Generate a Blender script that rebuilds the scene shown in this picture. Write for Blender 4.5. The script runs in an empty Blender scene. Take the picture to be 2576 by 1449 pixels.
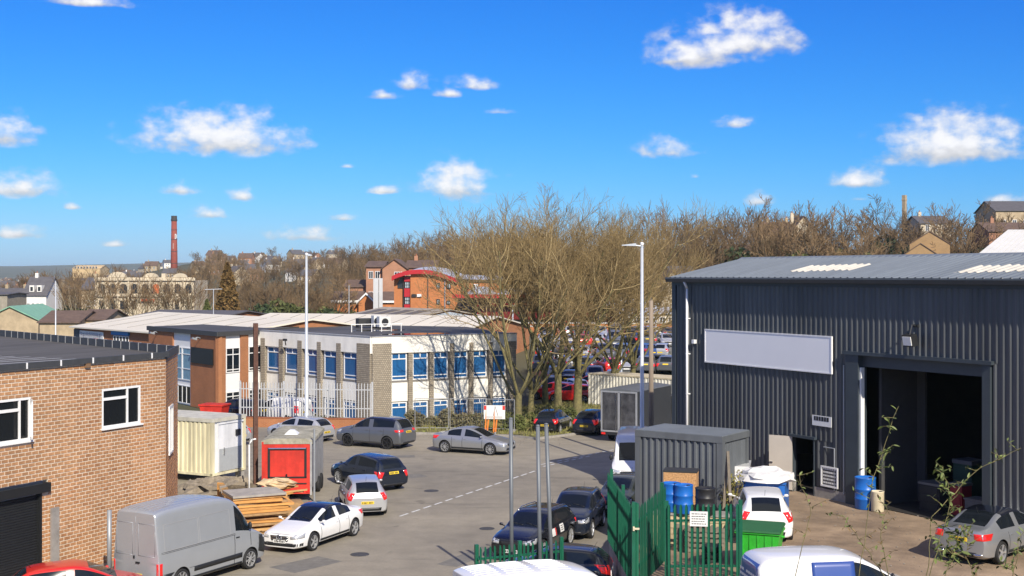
import bpy, bmesh, math, random
import numpy as np
from mathutils import Vector, Matrix
from mathutils.bvhtree import BVHTree
R = math.radians
random.seed(7)
scene = bpy.context.scene
COL = scene.collection

# ------------------------------------------------------------------ camera
FOC, CX, HY, CAMZ = 3200.0, 1288.0, 690.0, 10.0        # calibration of the view
cd = bpy.data.cameras.new('camera')
cam = bpy.data.objects.new('camera', cd); COL.objects.link(cam)
cam.location = (0, 0, CAMZ); cam.rotation_euler = (R(90), 0, 0)
cd.sensor_width = 36.0; cd.lens = 36.0 * FOC / 2576.0
cd.shift_y = -(724.5 - HY) / 2576.0
cd.clip_start = 0.5; cd.clip_end = 20000
scene.camera = cam

# ------------------------------------------------------------------ light
SUN = Vector((0.34 * math.cos(R(35)), -0.94 * math.cos(R(35)), math.sin(R(35)))).normalized()
sl = bpy.data.lights.new('sun', 'SUN'); sl.energy = 5.0; sl.angle = R(0.5); sl.color = (1.0, 0.915, 0.785)
so = bpy.data.objects.new('sun', sl); COL.objects.link(so)
so.rotation_euler = (-SUN).to_track_quat('-Z', 'Y').to_euler(); so.location = (60, -80, 90)
vs = scene.view_settings
vs.view_transform = 'Standard'; vs.look = 'None'; vs.gamma = 1; vs.use_curve_mapping = False; vs.exposure = 0.22
scene.display_settings.display_device = 'sRGB'

world = bpy.data.worlds.new('World'); scene.world = world; world.use_nodes = True
wt = world.node_tree; wt.nodes.clear()
def wn(t, **kw):
    n = wt.nodes.new(t)
    for k, v in kw.items(): setattr(n, k, v)
    return n
def wl_(a, b): wt.links.new(a, b)
def wmath(op, a, b=None, c=None, clamp=False):
    n = wn('ShaderNodeMath', operation=op, use_clamp=clamp)
    for i, q in enumerate((a, b, c)):
        if q is None: continue
        if isinstance(q, (int, float)): n.inputs[i].default_value = q
        else: wl_(q, n.inputs[i])
    return n.outputs[0]
sky = wn('ShaderNodeTexSky', sky_type='NISHITA', sun_disc=False)
sky.sun_elevation = R(35); sky.sun_rotation = math.atan2(SUN.x, SUN.y)
sky.altitude = 100; sky.air_density = 1.0; sky.dust_density = 0.3; sky.ozone_density = 2.2
# one contrast curve per channel over the whole sky (deep April blue), the same in every direction
ssp = wn('ShaderNodeSeparateColor'); wl_(sky.outputs[0], ssp.inputs[0]); scb = wn('ShaderNodeCombineColor')
SKY_S = 0.125
for i, (ga, gp, gl_) in enumerate(((.26, 2.5, .025), (.41, 1.5, .145), (1.05, .8, .0))):
    ch = wmath('MULTIPLY', ssp.outputs[i], SKY_S)
    wl_(wmath('MULTIPLY', wmath('MULTIPLY_ADD', ch, gl_ / ga, wmath('POWER', ch, gp)), ga / SKY_S / 1.16), scb.inputs[i])
bg = wn('ShaderNodeBackground'); bg.inputs['Strength'].default_value = SKY_S
wl_(scb.outputs[0], bg.inputs['Color'])
# cumulus: ellipses in azimuth / elevation, broken up with fractal noise
tc = wn('ShaderNodeTexCoord'); sx = wn('ShaderNodeSeparateXYZ'); wl_(tc.outputs['Generated'], sx.inputs[0])
az = wmath('ARCTAN2', sx.outputs[0], sx.outputs[1]); el = wmath('ARCSINE', sx.outputs[2])
cmb = wn('ShaderNodeCombineXYZ'); wl_(az, cmb.inputs[0]); wl_(el, cmb.inputs[1])
def noise(scale, det, rough, stretch=(1, 1.5, 1), w=0.0):
    vm = wn('ShaderNodeVectorMath', operation='MULTIPLY'); wl_(cmb.outputs[0], vm.inputs[0]); vm.inputs[1].default_value = stretch
    n = wn('ShaderNodeTexNoise', noise_dimensions='4D'); n.inputs['Scale'].default_value = scale; n.inputs['Detail'].default_value = det
    n.inputs['Roughness'].default_value = rough; n.inputs['W'].default_value = w
    wl_(vm.outputs[0], n.inputs['Vector']); return n.outputs[0]
n1 = noise(26, 7, .56); n2 = noise(70, 4, .5, w=3.1)
CLOUDS = [  # px, py of the centre, half width, half height, strength
 (560,330,200,58,1.0),(60,462,95,34,.95),(20,325,75,42,.85),(45,580,75,20,.85),(1155,455,100,48,1.15),(760,585,90,22,.95),
 (1860,80,165,70,.86),(1740,125,125,44,.95),(1690,140,70,26,.85),(1030,203,60,26,.82),(965,232,50,18,.72),(1185,206,62,24,.80),(1130,228,46,18,.74),(1690,365,85,36,.78),(1850,302,62,22,.72),(2400,350,165,58,1.1),
 (2160,448,70,26,.95),(615,484,44,24,.85),(445,468,52,22,.85),(530,532,46,19,.85),(1910,500,36,19,.8),(235,0,120,18,.8),
 (970,474,50,15,.7),(865,545,48,12,.62),(875,413,28,11,.6),(1255,275,55,14,.55),(2540,498,60,16,.7),(1750,440,22,10,.5),
 (185,517,30,11,.55),(290,610,42,12,.5),(2160,496,40,11,.5),(1800,60,90,40,.6)]
acc = None; hacc = None
for (cpx, cpy, hw, hh, st) in CLOUDS:
    a0 = math.atan((cpx - CX) / FOC); e0 = math.atan((HY - cpy - hh * .55) / FOC * math.cos(a0))
    s1 = wn('ShaderNodeVectorMath', operation='SUBTRACT'); wl_(cmb.outputs[0], s1.inputs[0]); s1.inputs[1].default_value = (a0, e0, 0)
    s2 = wn('ShaderNodeVectorMath', operation='MULTIPLY'); wl_(s1.outputs[0], s2.inputs[0])
    s2.inputs[1].default_value = (FOC / (hw * 1.14), FOC / (hh * 1.66), 0)
    s3 = wn('ShaderNodeSeparateXYZ'); wl_(s2.outputs[0], s3.inputs[0])
    ym = wmath('MAXIMUM', s3.outputs[1], wmath('MULTIPLY', s3.outputs[1], -3.2))
    c3 = wn('ShaderNodeCombineXYZ'); wl_(s3.outputs[0], c3.inputs[0]); wl_(ym, c3.inputs[1])
    ln = wn('ShaderNodeVectorMath', operation='LENGTH'); wl_(c3.outputs[0], ln.inputs[0])
    m = wmath('MULTIPLY_ADD', ln.outputs['Value'], -1.0, .22 + .78 * st)
    acc = m if acc is None else wmath('MAXIMUM', acc, m)
    hh_ = wmath('MULTIPLY', s3.outputs[1], wmath('MULTIPLY', m, 1.6, clamp=True)); hacc = hh_ if hacc is None else wmath('ADD', hacc, hh_)
brk = wmath('ADD', wmath('MULTIPLY_ADD', n1, 3.0, -1.5), wmath('MULTIPLY_ADD', n2, 2.0, -1.0))
den = wmath('ADD', wmath('MULTIPLY', acc, 1.25), brk)
ss = wn('ShaderNodeMapRange', interpolation_type='SMOOTHSTEP'); wl_(den, ss.inputs['Value'])
ss.inputs['From Min'].default_value = -.15; ss.inputs['From Max'].default_value = 1.15
gate = wn('ShaderNodeMapRange', interpolation_type='SMOOTHSTEP'); wl_(acc, gate.inputs['Value'])
gate.inputs['From Min'].default_value = -.45; gate.inputs['From Max'].default_value = .1
mask = wmath('MULTIPLY', wmath('MULTIPLY', ss.outputs[0], gate.outputs[0]), .93)
cc = wn('ShaderNodeMapRange'); wl_(den, cc.inputs['Value']); cc.inputs['From Min'].default_value = .2; cc.inputs['From Max'].default_value = 1.7
cc.inputs['To Min'].default_value = .74; cc.inputs['To Max'].default_value = .97
ccol = wn('ShaderNodeMixRGB', blend_type='MULTIPLY'); ccol.inputs[0].default_value = 1; ccol.inputs[1].default_value = (1.0, .985, .985, 1)
wl_(cc.outputs[0], ccol.inputs[2])
bs = wn('ShaderNodeMapRange', interpolation_type='SMOOTHSTEP'); wl_(wmath('ADD', hacc, wmath('MULTIPLY_ADD', n2, .5, -.25)), bs.inputs['Value']); bs.inputs['From Min'].default_value = -.16; bs.inputs['From Max'].default_value = .22
bs.inputs['To Min'].default_value = .70; bs.inputs['To Max'].default_value = 1.03
csh = wn('ShaderNodeMixRGB', blend_type='MULTIPLY'); csh.inputs[0].default_value = 1; wl_(ccol.outputs[0], csh.inputs[1]); wl_(bs.outputs[0], csh.inputs[2])
cbg = wn('ShaderNodeBackground'); wl_(csh.outputs[0], cbg.inputs['Color']); cbg.inputs['Strength'].default_value = .98
# denser cumulus added out of view overhead and behind to whiten blue ambient light, laid out on a level cloud base
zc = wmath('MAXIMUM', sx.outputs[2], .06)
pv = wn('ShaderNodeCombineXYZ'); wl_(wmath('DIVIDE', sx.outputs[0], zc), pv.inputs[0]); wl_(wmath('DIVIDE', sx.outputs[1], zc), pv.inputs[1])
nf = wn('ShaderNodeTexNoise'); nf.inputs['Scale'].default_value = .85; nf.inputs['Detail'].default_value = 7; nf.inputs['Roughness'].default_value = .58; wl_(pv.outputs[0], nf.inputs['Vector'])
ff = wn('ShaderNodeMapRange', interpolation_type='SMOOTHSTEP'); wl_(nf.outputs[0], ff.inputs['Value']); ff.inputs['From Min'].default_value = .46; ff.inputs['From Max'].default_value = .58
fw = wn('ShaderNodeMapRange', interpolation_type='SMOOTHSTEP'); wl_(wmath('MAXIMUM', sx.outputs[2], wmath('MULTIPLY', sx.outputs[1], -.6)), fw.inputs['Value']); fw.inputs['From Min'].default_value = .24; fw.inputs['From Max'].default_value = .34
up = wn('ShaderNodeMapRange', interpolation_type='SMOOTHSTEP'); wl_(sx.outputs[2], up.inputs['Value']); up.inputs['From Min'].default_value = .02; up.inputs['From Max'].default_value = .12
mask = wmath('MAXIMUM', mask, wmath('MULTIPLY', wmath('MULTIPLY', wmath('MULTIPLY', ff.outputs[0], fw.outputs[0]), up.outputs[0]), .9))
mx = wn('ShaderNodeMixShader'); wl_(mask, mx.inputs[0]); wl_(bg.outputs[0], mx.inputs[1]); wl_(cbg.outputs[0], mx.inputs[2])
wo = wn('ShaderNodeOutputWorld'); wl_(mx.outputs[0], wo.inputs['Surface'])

# ------------------------------------------------------------------ helpers
def G(px, py, z=0.0):
    Y = (CAMZ - z) * FOC / (py - HY); return Vector(((px - CX) / FOC * Y, Y, z))
def P(px, py, Y): return Vector(((px - CX) / FOC * Y, Y, CAMZ - (py - HY) / FOC * Y))
def X(px, Y): return (px - CX) / FOC * Y
def Z(py, Y): return CAMZ - (py - HY) / FOC * Y
def smooth(a, b, x):
    t = min(1.0, max(0.0, (x - a) / (b - a))); return t * t * (3 - 2 * t)
def lerp(a, b, t): return a + (b - a) * t

class MB:
    def __init__(s): s.v = []; s.f = []; s.m = []; s.mi = 0
    def add(s, vs, fs):
        b = len(s.v); s.v += [tuple(q) for q in vs]; s.f += [tuple(i + b for i in f) for f in fs]; s.m += [s.mi] * len(fs); return s
    def box(s, x0, x1, y0, y1, z0, z1):
        return s.add([(x0,y0,z0),(x1,y0,z0),(x1,y1,z0),(x0,y1,z0),(x0,y0,z1),(x1,y0,z1),(x1,y1,z1),(x0,y1,z1)],
                     [(3,2,1,0),(4,5,6,7),(0,1,5,4),(1,2,6,5),(2,3,7,6),(3,0,4,7)])
    def obox(s, c, size, rz=0, rx=0, ry=0):
        M = Matrix.Translation(c) @ Matrix.Rotation(rz, 4, 'Z') @ Matrix.Rotation(rx, 4, 'X') @ Matrix.Rotation(ry, 4, 'Y')
        a, b, h = [q / 2 for q in size]
        vs = [M @ Vector(q) for q in ((-a,-b,-h),(a,-b,-h),(a,b,-h),(-a,b,-h),(-a,-b,h),(a,-b,h),(a,b,h),(-a,b,h))]
        return s.add(vs, [(3,2,1,0),(4,5,6,7),(0,1,5,4),(1,2,6,5),(2,3,7,6),(3,0,4,7)])
    def tube(s, a, b, r0, r1=None, n=8):
        a = Vector(a); b = Vector(b); r1 = r0 if r1 is None else r1
        d = (b - a).normalized(); u = d.orthogonal().normalized(); w = d.cross(u)
        vs = []
        for p, r in ((a, r0), (b, r1)):
            for i in range(n):
                t = 2 * math.pi * i / n; vs.append(p + u * math.cos(t) * r + w * math.sin(t) * r)
        fs = [(i, (i + 1) % n, n + (i + 1) % n, n + i) for i in range(n)] + [tuple(range(n - 1, -1, -1)), tuple(range(n, 2 * n))]
        return s.add(vs, fs)
    def path(s, pts, r, n=6):
        for a, b in zip(pts[:-1], pts[1:]): s.tube(a, b, r, r, n)
        return s
    def poly(s, pts): return s.add(pts, [tuple(range(len(pts)))])
    def prism(s, pts, d):
        pts = [Vector(q) for q in pts]; d = Vector(d); n = len(pts)
        return s.add(pts + [q + d for q in pts], [tuple(range(n - 1, -1, -1)), tuple(range(n, 2 * n))] + [(i, (i + 1) % n, n + (i + 1) % n, n + i) for i in range(n)])
    def lathe(s, prof, n=16, c=(0, 0, 0), axis='Z', caps=True):
        vs = []; c = Vector(c)
        for r, z in prof:
            for i in range(n):
                t = 2 * math.pi * i / n
                q = Vector((r * math.cos(t), r * math.sin(t), z)) if axis == 'Z' else Vector((z, r * math.cos(t), r * math.sin(t)))
                vs.append(q + c)
        m = len(prof)
        fs = [(j * n + i, j * n + (i + 1) % n, (j + 1) * n + (i + 1) % n, (j + 1) * n + i) for j in range(m - 1) for i in range(n)]
        if caps: fs += [tuple(range(n - 1, -1, -1)), tuple((m - 1) * n + i for i in range(n))]
        return s.add(vs, fs)
    def mesh(s, name, mats, smooth=False):
        me = bpy.data.meshes.new(name); me.from_pydata(s.v, [], s.f)
        for m in (mats if isinstance(mats, (list, tuple)) else [mats]): me.materials.append(m)
        if any(s.m): me.polygons.foreach_set('material_index', s.m)
        if smooth: me.polygons.foreach_set('use_smooth', [True] * len(me.polygons))
        me.update(); return me
    def build(s, name, mats, parent=None, smooth=False, fix=True):
        me = s.mesh(name, mats, smooth)
        if fix:
            bm = bmesh.new(); bm.from_mesh(me); bmesh.ops.recalc_face_normals(bm, faces=bm.faces); bm.to_mesh(me); bm.free()
        return inst(name, me, parent)

def inst(name, me, parent=None, loc=(0, 0, 0), rz=0.0, rx=0.0, ry=0.0, sc=None):
    o = bpy.data.objects.new(name, me); COL.objects.link(o); o.location = loc; o.rotation_euler = (rx, ry, rz)
    if sc is not None: o.scale = (sc, sc, sc) if isinstance(sc, (int, float)) else sc
    if parent is not None: o.parent = parent
    return o
def tag(o, label=None, cat=None, group=None, kind=None):
    if label: o['label'] = label
    if cat: o['category'] = cat
    if group: o['group'] = group
    if kind: o['kind'] = kind
    return o
def thing(name, label, cat, loc=(0, 0, 0), rz=0.0, group=None):
    o = bpy.data.objects.new(name, None); COL.objects.link(o); o.location = loc; o.rotation_euler = (0, 0, rz)
    o.empty_display_size = .3
    return tag(o, label, cat, group)
def copy_tree(o, parent=None):
    c = o.copy(); COL.objects.link(c)
    if parent is not None: c.parent = parent
    for ch in list(o.children): copy_tree(ch, c)
    return c
def on_plane(root, px, py, yl=0.0):
    """where the sight line meets the local plane y = yl of a building frame -> local (x, z)"""
    rz = root.rotation_euler.z; c, s = math.cos(rz), math.sin(rz)
    n = Vector((-s, c, 0)); o = Vector(root.location) + n * yl
    d = Vector(((px - CX) / FOC, 1, -(py - HY) / FOC)); c0 = Vector((0, 0, CAMZ))
    t = (o - c0).dot(n) / d.dot(n); q = c0 + d * t - Vector(root.location)
    return q.x * c + q.y * s, q.z

# ------------------------------------------------------------------ materials
_M = {}
def mat(name, col, rough=.6, var=.12, scale=4.0, bump=0.0, bscale=None, metal=0.0, coat=0.0, spec=.5, emit=None, col2=None, stretch=None, det=5, trans=0.0, alpha=None, rand=0.0, macro=0.0, mst=(.6, .6, .25)):
    if name in _M: return _M[name]
    m = bpy.data.materials.new(name); m.use_nodes = True; nt = m.node_tree; b = nt.nodes['Principled BSDF']
    b.inputs['Roughness'].default_value = rough; b.inputs['Metallic'].default_value = metal
    b.inputs['Coat Weight'].default_value = coat; b.inputs['Specular IOR Level'].default_value = spec
    if coat: b.inputs['Coat Roughness'].default_value = .04
    c4 = (*col, 1); b.inputs['Base Color'].default_value = c4
    vec = None
    if var or bump or col2:
        t = nt.nodes.new('ShaderNodeTexCoord'); vec = t.outputs['Object']
        if stretch:
            vm = nt.nodes.new('ShaderNodeVectorMath'); vm.operation = 'MULTIPLY'; nt.links.new(vec, vm.inputs[0]); vm.inputs[1].default_value = stretch; vec = vm.outputs[0]
    if var or col2:
        n = nt.nodes.new('ShaderNodeTexNoise'); n.inputs['Scale'].default_value = scale; n.inputs['Detail'].default_value = det; n.inputs['Roughness'].default_value = .65
        nt.links.new(vec, n.inputs['Vector'])
        r = nt.nodes.new('ShaderNodeValToRGB'); r.color_ramp.elements[0].position = .3; r.color_ramp.elements[1].position = .7
        lo = col2 if col2 else tuple(q * (1 - var) for q in col)
        hi = tuple(min(1, q * (1 + var)) for q in col)
        r.color_ramp.elements[0].color = (*lo, 1); r.color_ramp.elements[1].color = (*hi, 1)
        nt.links.new(n.outputs[0], r.inputs[0]); outc = r.outputs[0]
        if rand:
            oi = nt.nodes.new('ShaderNodeObjectInfo'); mr = nt.nodes.new('ShaderNodeMapRange'); nt.links.new(oi.outputs['Random'], mr.inputs[0])
            mr.inputs['To Min'].default_value = 1 - rand; mr.inputs['To Max'].default_value = 1 + rand
            mm = nt.nodes.new('ShaderNodeMixRGB'); mm.blend_type = 'MULTIPLY'; mm.inputs[0].default_value = 1
            nt.links.new(outc, mm.inputs[1]); nt.links.new(mr.outputs[0], mm.inputs[2]); outc = mm.outputs[0]
        if macro:   # broad weathering and run-off, laid out in world space
            gp = nt.nodes.new('ShaderNodeNewGeometry'); vm2 = nt.nodes.new('ShaderNodeVectorMath'); vm2.operation = 'MULTIPLY'; nt.links.new(gp.outputs['Position'], vm2.inputs[0]); vm2.inputs[1].default_value = mst
            n3 = nt.nodes.new('ShaderNodeTexNoise'); n3.inputs['Scale'].default_value = 1.0; n3.inputs['Detail'].default_value = 7; n3.inputs['Roughness'].default_value = .62; nt.links.new(vm2.outputs[0], n3.inputs['Vector'])
            m3 = nt.nodes.new('ShaderNodeMapRange'); nt.links.new(n3.outputs[0], m3.inputs[0]); m3.inputs['From Min'].default_value = .33; m3.inputs['From Max'].default_value = .62; m3.inputs['To Min'].default_value = 1 - macro; m3.inputs['To Max'].default_value = 1 + macro * .35
            x3 = nt.nodes.new('ShaderNodeMixRGB'); x3.blend_type = 'MULTIPLY'; x3.inputs[0].default_value = 1; nt.links.new(outc, x3.inputs[1]); nt.links.new(m3.outputs[0], x3.inputs[2]); outc = x3.outputs[0]
        nt.links.new(outc, b.inputs['Base Color'])
    if bump:
        n2 = nt.nodes.new('ShaderNodeTexNoise'); n2.inputs['Scale'].default_value = bscale or scale * 4; n2.inputs['Detail'].default_value = 4
        nt.links.new(vec, n2.inputs['Vector'])
        bp = nt.nodes.new('ShaderNodeBump'); bp.inputs['Strength'].default_value = bump; bp.inputs['Distance'].default_value = .05
        nt.links.new(n2.outputs[0], bp.inputs['Height']); nt.links.new(bp.outputs[0], b.inputs['Normal'])
    if emit: b.inputs['Emission Color'].default_value = (*emit[0], 1); b.inputs['Emission Strength'].default_value = emit[1]
    if trans: b.inputs['Transmission Weight'].default_value = trans
    _M[name] = m; return m
def brickmat(name, c1, c2, mortar, w=.225, h=.075, rough=.85, rot=False, msize=.012):
    if name in _M: return _M[name]
    m = bpy.data.materials.new(name); m.use_nodes = True; nt = m.node_tree; b = nt.nodes['Principled BSDF']; b.inputs['Roughness'].default_value = rough
    t = nt.nodes.new('ShaderNodeTexCoord'); sp = nt.nodes.new('ShaderNodeSeparateXYZ'); nt.links.new(t.outputs['Object'], sp.inputs[0])
    ad = nt.nodes.new('ShaderNodeMath'); ad.operation = 'ADD'; nt.links.new(sp.outputs[0], ad.inputs[0]); nt.links.new(sp.outputs[1], ad.inputs[1])
    cb = nt.nodes.new('ShaderNodeCombineXYZ'); nt.links.new(ad.outputs[0], cb.inputs[0]); nt.links.new(sp.outputs[2], cb.inputs[1])
    k = nt.nodes.new('ShaderNodeTexBrick'); nt.links.new(cb.outputs[0], k.inputs['Vector']); k.inputs['Scale'].default_value = 1
    k.inputs['Brick Width'].default_value = w; k.inputs['Row Height'].default_value = h; k.inputs['Mortar Size'].default_value = msize
    k.inputs['Color1'].default_value = (*c1, 1); k.inputs['Color2'].default_value = (*c2, 1); k.inputs['Mortar'].default_value = (*mortar, 1)
    n = nt.nodes.new('ShaderNodeTexNoise'); n.inputs['Scale'].default_value = .7; n.inputs['Detail'].default_value = 6; nt.links.new(t.outputs['Object'], n.inputs['Vector'])
    mr = nt.nodes.new('ShaderNodeMapRange'); nt.links.new(n.outputs[0], mr.inputs[0]); mr.inputs['To Min'].default_value = .72; mr.inputs['To Max'].default_value = 1.2
    mm = nt.nodes.new('ShaderNodeMixRGB'); mm.blend_type = 'MULTIPLY'; mm.inputs[0].default_value = 1
    nt.links.new(k.outputs['Color'], mm.inputs[1]); nt.links.new(mr.outputs[0], mm.inputs[2]); nt.links.new(mm.outputs[0], b.inputs['Base Color'])
    bp = nt.nodes.new('ShaderNodeBump'); bp.inputs['Strength'].default_value = .5; bp.inputs['Distance'].default_value = .01; bp.invert = True
    nt.links.new(k.outputs['Fac'], bp.inputs['Height']); nt.links.new(bp.outputs[0], b.inputs['Normal'])
    _M[name] = m; return m

glass_dark = mat('dark_glass', (.010, .013, .016), .05, 0, spec=.4)
glass_blue = mat('blue_curtain_glass', (.02, .105, .27), .12, .35, 9, stretch=(6, 6, .15), spec=.55)
upvc = mat('white_upvc', (.8, .8, .79), .35, .03)
white_render = mat('cream_render', (.85, .82, .74), .8, .06, 1.2, .08, macro=.12, mst=(1.2, 1.2, .3))
steel_grey = mat('grey_steel', (.33, .35, .37), .45, .08, 3, metal=.3)
black_rub = mat('black_rubber', (.015, .015, .016), .8, .2, 8)
black_pl = mat('black_plastic', (.018, .019, .021), .5, .15, 8)
chrome = mat('chrome', (.7, .71, .72), .18, 0, metal=1.0)
rust = mat('rusty_steel', (.10, .045, .03), .8, .35, 6, .3)
white_paint = mat('white_paint', (.8, .8, .78), .5, .05)
concrete = mat('concrete', (.32, .30, .27), .9, .2, 2.5, .3, macro=.25, mst=(1, 1, 1))
wood_new = mat('sawn_timber', (.55, .27, .075), .75, .25, 3, .15, stretch=(1, 1, 6), rand=.25)
ORD = ['first', 'second', 'third', 'fourth', 'fifth', 'sixth', 'seventh', 'eighth', 'ninth', 'tenth', 'eleventh', 'twelfth', 'thirteenth', 'fourteenth', 'fifteenth', 'sixteenth', 'seventeenth', 'eighteenth', 'nineteenth', 'twentieth']
# ================================================================== GROUND
def terrain_z(x, y):
    if y < 27: return min(8.3, (27 - y) * .33) - .05
    s = x / max(y, 1.0)
    z = -.03
    right = smooth(-.16, -.06, s)
    z += 2.9 * smooth(104, 150, y) * right
    hr = lerp(4.0, 9.5, smooth(-.12, .16, s))
    z += hr * smooth(165, 285, y) * right
    z += 6.0 * smooth(285, 420, y) * smooth(-.20, -.05, s)
    z += 17.0 * smooth(260, 760, y) * smooth(-.36, -.24, s) * (1 - smooth(-.16, -.02, s)) * (1 - smooth(1100, 2200, y))
    z += (46 + 10 * math.sin(x * .0011 + 2.2) + 5 * math.sin(x * .0041)) * smooth(2600, 5200, y)
    if y > 300: z += 1.2 * math.sin(x * .021) * math.sin(y * .013)
    return z
def grid_obj(name, xs, ys, zf, m, label=None, kind='structure'):
    v = [(x, y, zf(x, y)) for y in ys for x in xs]; nx = len(xs)
    f = [(j * nx + i, j * nx + i + 1, (j + 1) * nx + i + 1, (j + 1) * nx + i) for j in range(len(ys) - 1) for i in range(nx - 1)]
    mb = MB(); mb.add(v, f); o = mb.build(name, m, None, smooth=True, fix=False); tag(o, label, kind=kind); return o
earth = mat('hill_ground', (.10, .085, .045), .95, .3, .006, col2=(.045, .055, .022), det=12)
def nonuni(a): return sorted(set(a))
xs = nonuni([-9000, -6500, -5000, -3800, -3000, -2400, -1900, -1500, -1200, -950, -750] + list(range(-600, 601, 25)) + [750, 950, 1200, 1600, 2200, 3000, 4200, 6500, 9000])
ys = nonuni([-400, -100, -20, 0, 5, 10, 15, 20, 24, 27, 30, 40, 60, 80] + list(range(100, 460, 12)) + list(range(470, 900, 30)) + [1000, 1200, 1500, 1900, 2300, 2600, 2900, 3200, 3600, 4000, 4400, 4800, 5200, 6000, 7500, 9500])
grid_obj('terrain', xs, ys, terrain_z, earth)

# road / forecourt ---------------------------------------------------
def asphalt():
    m = bpy.data.materials.new('worn_asphalt'); m.use_nodes = True; nt = m.node_tree; b = nt.nodes['Principled BSDF']; b.inputs['Roughness'].default_value = .88
    N = nt.nodes.new; L = nt.links.new
    t = N('ShaderNodeTexCoord'); 
    def nz(scale, det, st=(1, 1, 1), rough=.6, dist=0.0):
        v = N('ShaderNodeVectorMath'); v.operation = 'MULTIPLY'; L(t.outputs['Object'], v.inputs[0]); v.inputs[1].default_value = st
        n = N('ShaderNodeTexNoise'); n.inputs['Scale'].default_value = scale; n.inputs['Detail'].default_value = det; n.inputs['Roughness'].default_value = rough
        n.inputs['Distortion'].default_value = dist
        L(v.outputs[0], n.inputs['Vector']); return n.outputs[0]
    r = N('ShaderNodeValToRGB'); L(nz(.09, 6), r.inputs[0]); e = r.color_ramp.elements
    e[0].position = .36; e[0].color = (.21, .188, .15, 1); e[1].position = .64; e[1].color = (.31, .274, .21, 1)
    def mul(c, f, lo, hi, a=.3, bb=.7):
        mr = N('ShaderNodeMapRange'); L(f, mr.inputs[0]); mr.inputs['From Min'].default_value = a; mr.inputs['From Max'].default_value = bb
        mr.inputs['To Min'].default_value = lo; mr.inputs['To Max'].default_value = hi
        x = N('ShaderNodeMixRGB'); x.blend_type = 'MULTIPLY'; x.inputs[0].default_value = 1; L(c, x.inputs[1]); L(mr.outputs[0], x.inputs[2]); return x.outputs[0]
    c = mul(r.outputs[0], nz(1.1, 8), .86, 1.1)
    c = mul(c, nz(9, 4, (1, 1, 1)), .93, 1.07)
    c = mul(c, nz(.5, 3, (.35, 1.6, 1), .5, 1.2), .80, 1.0, .30, .40)      # oil and tyre streaks
    c = mul(c, nz(.8, 2, (1, 1, 1), .5, .6), .72, 1.0, .24, .30)             # drips
    L(c, b.inputs['Base Color'])
    bp = N('ShaderNodeBump'); bp.inputs['Strength'].default_value = .25; bp.inputs['Distance'].default_value = .02; L(nz(30, 4), bp.inputs['Height']); L(bp.outputs[0], b.inputs['Normal'])
    return m
road_m = asphalt()
mb = MB(); mb.poly([(-32, 25, .0), (3.42, 25, .0), (3.42, 44, 0), (30, 60, 0), (30, 88, .0), (-12, 83.2, 0), (-40, 92, 0), (-60, 100, 0), (-60, 40, 0)])
tag(mb.build('road', road_m), kind='structure')
line_m = mat('road_line_paint', (.62, .62, .60), .8, .25, 6)
mb = MB(); k = 0
def dash(a, b, n, duty, w, ph=0.0):
    a = Vector(a); b = Vector(b); d = (b - a); L = d.length; d.normalize(); r = Vector((d.y, -d.x, 0)) * w / 2
    for i in range(n):
        p = a + d * (L * (i + ph) / n); q = p + d * (L / n * duty)
        mb.poly([p - r, q - r, q + r, p + r])
z9 = .009
dash((*G(1006, 1299).xy, z9), (*G(1352, 1183).xy, z9), 14, .68, .11)
dash((*G(1361, 1169).xy, z9), (*G(1551, 1130).xy, z9), 10, .55, .10)
dash((*G(1366, 1174).xy, z9), (*G(1490, 1146).xy, z9), 7, .55, .10)
dash((*G(1222, 1117).xy, z9), (*G(1262, 1107).xy, z9), 2, .9, .09)
tag(mb.build('road_markings', line_m, fix=False), kind='structure')

# ironwork and repairs in the road
iron = mat('cast_iron', (.06, .058, .055), .6, .2, 20, .4, 60); patch_m = mat('tar_patch', (.17, .16, .14), .9, .2, 3, .2, 30)
for (px_, py_, r_) in ((1085, 1235, .34), (905, 1395, .34), (1225, 1330, .3)):
    g = G(px_, py_); m = MB(); m.lathe([(r_, 0), (r_, .012), (r_ * .9, .016), (r_ * .86, .010)], 20); o = m.build('manhole_cover', iron); o.location = (g.x, g.y, 0); tag(o, kind='structure')
mb = MB(); rq = random.Random(6)
for (px_, py_, w_, d_, a_) in ((1010, 1200, 2.4, 1.1, .5), (1180, 1400, 3.2, .8, 1.1), (770, 1420, 2.2, 1.3, .9), (960, 1150, 3.6, .9, .2)):
    g = G(px_, py_); c_, s_ = math.cos(a_), math.sin(a_); mb.poly([(g.x + c_ * u * w_ / 2 - s_ * v * d_ / 2, g.y + s_ * u * w_ / 2 + c_ * v * d_ / 2, .004) for u, v in ((-1, -1), (1, -1), (1.03, .95), (-.98, 1.04))])
tag(mb.build('road_repairs', patch_m, fix=False), kind='structure')
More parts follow.
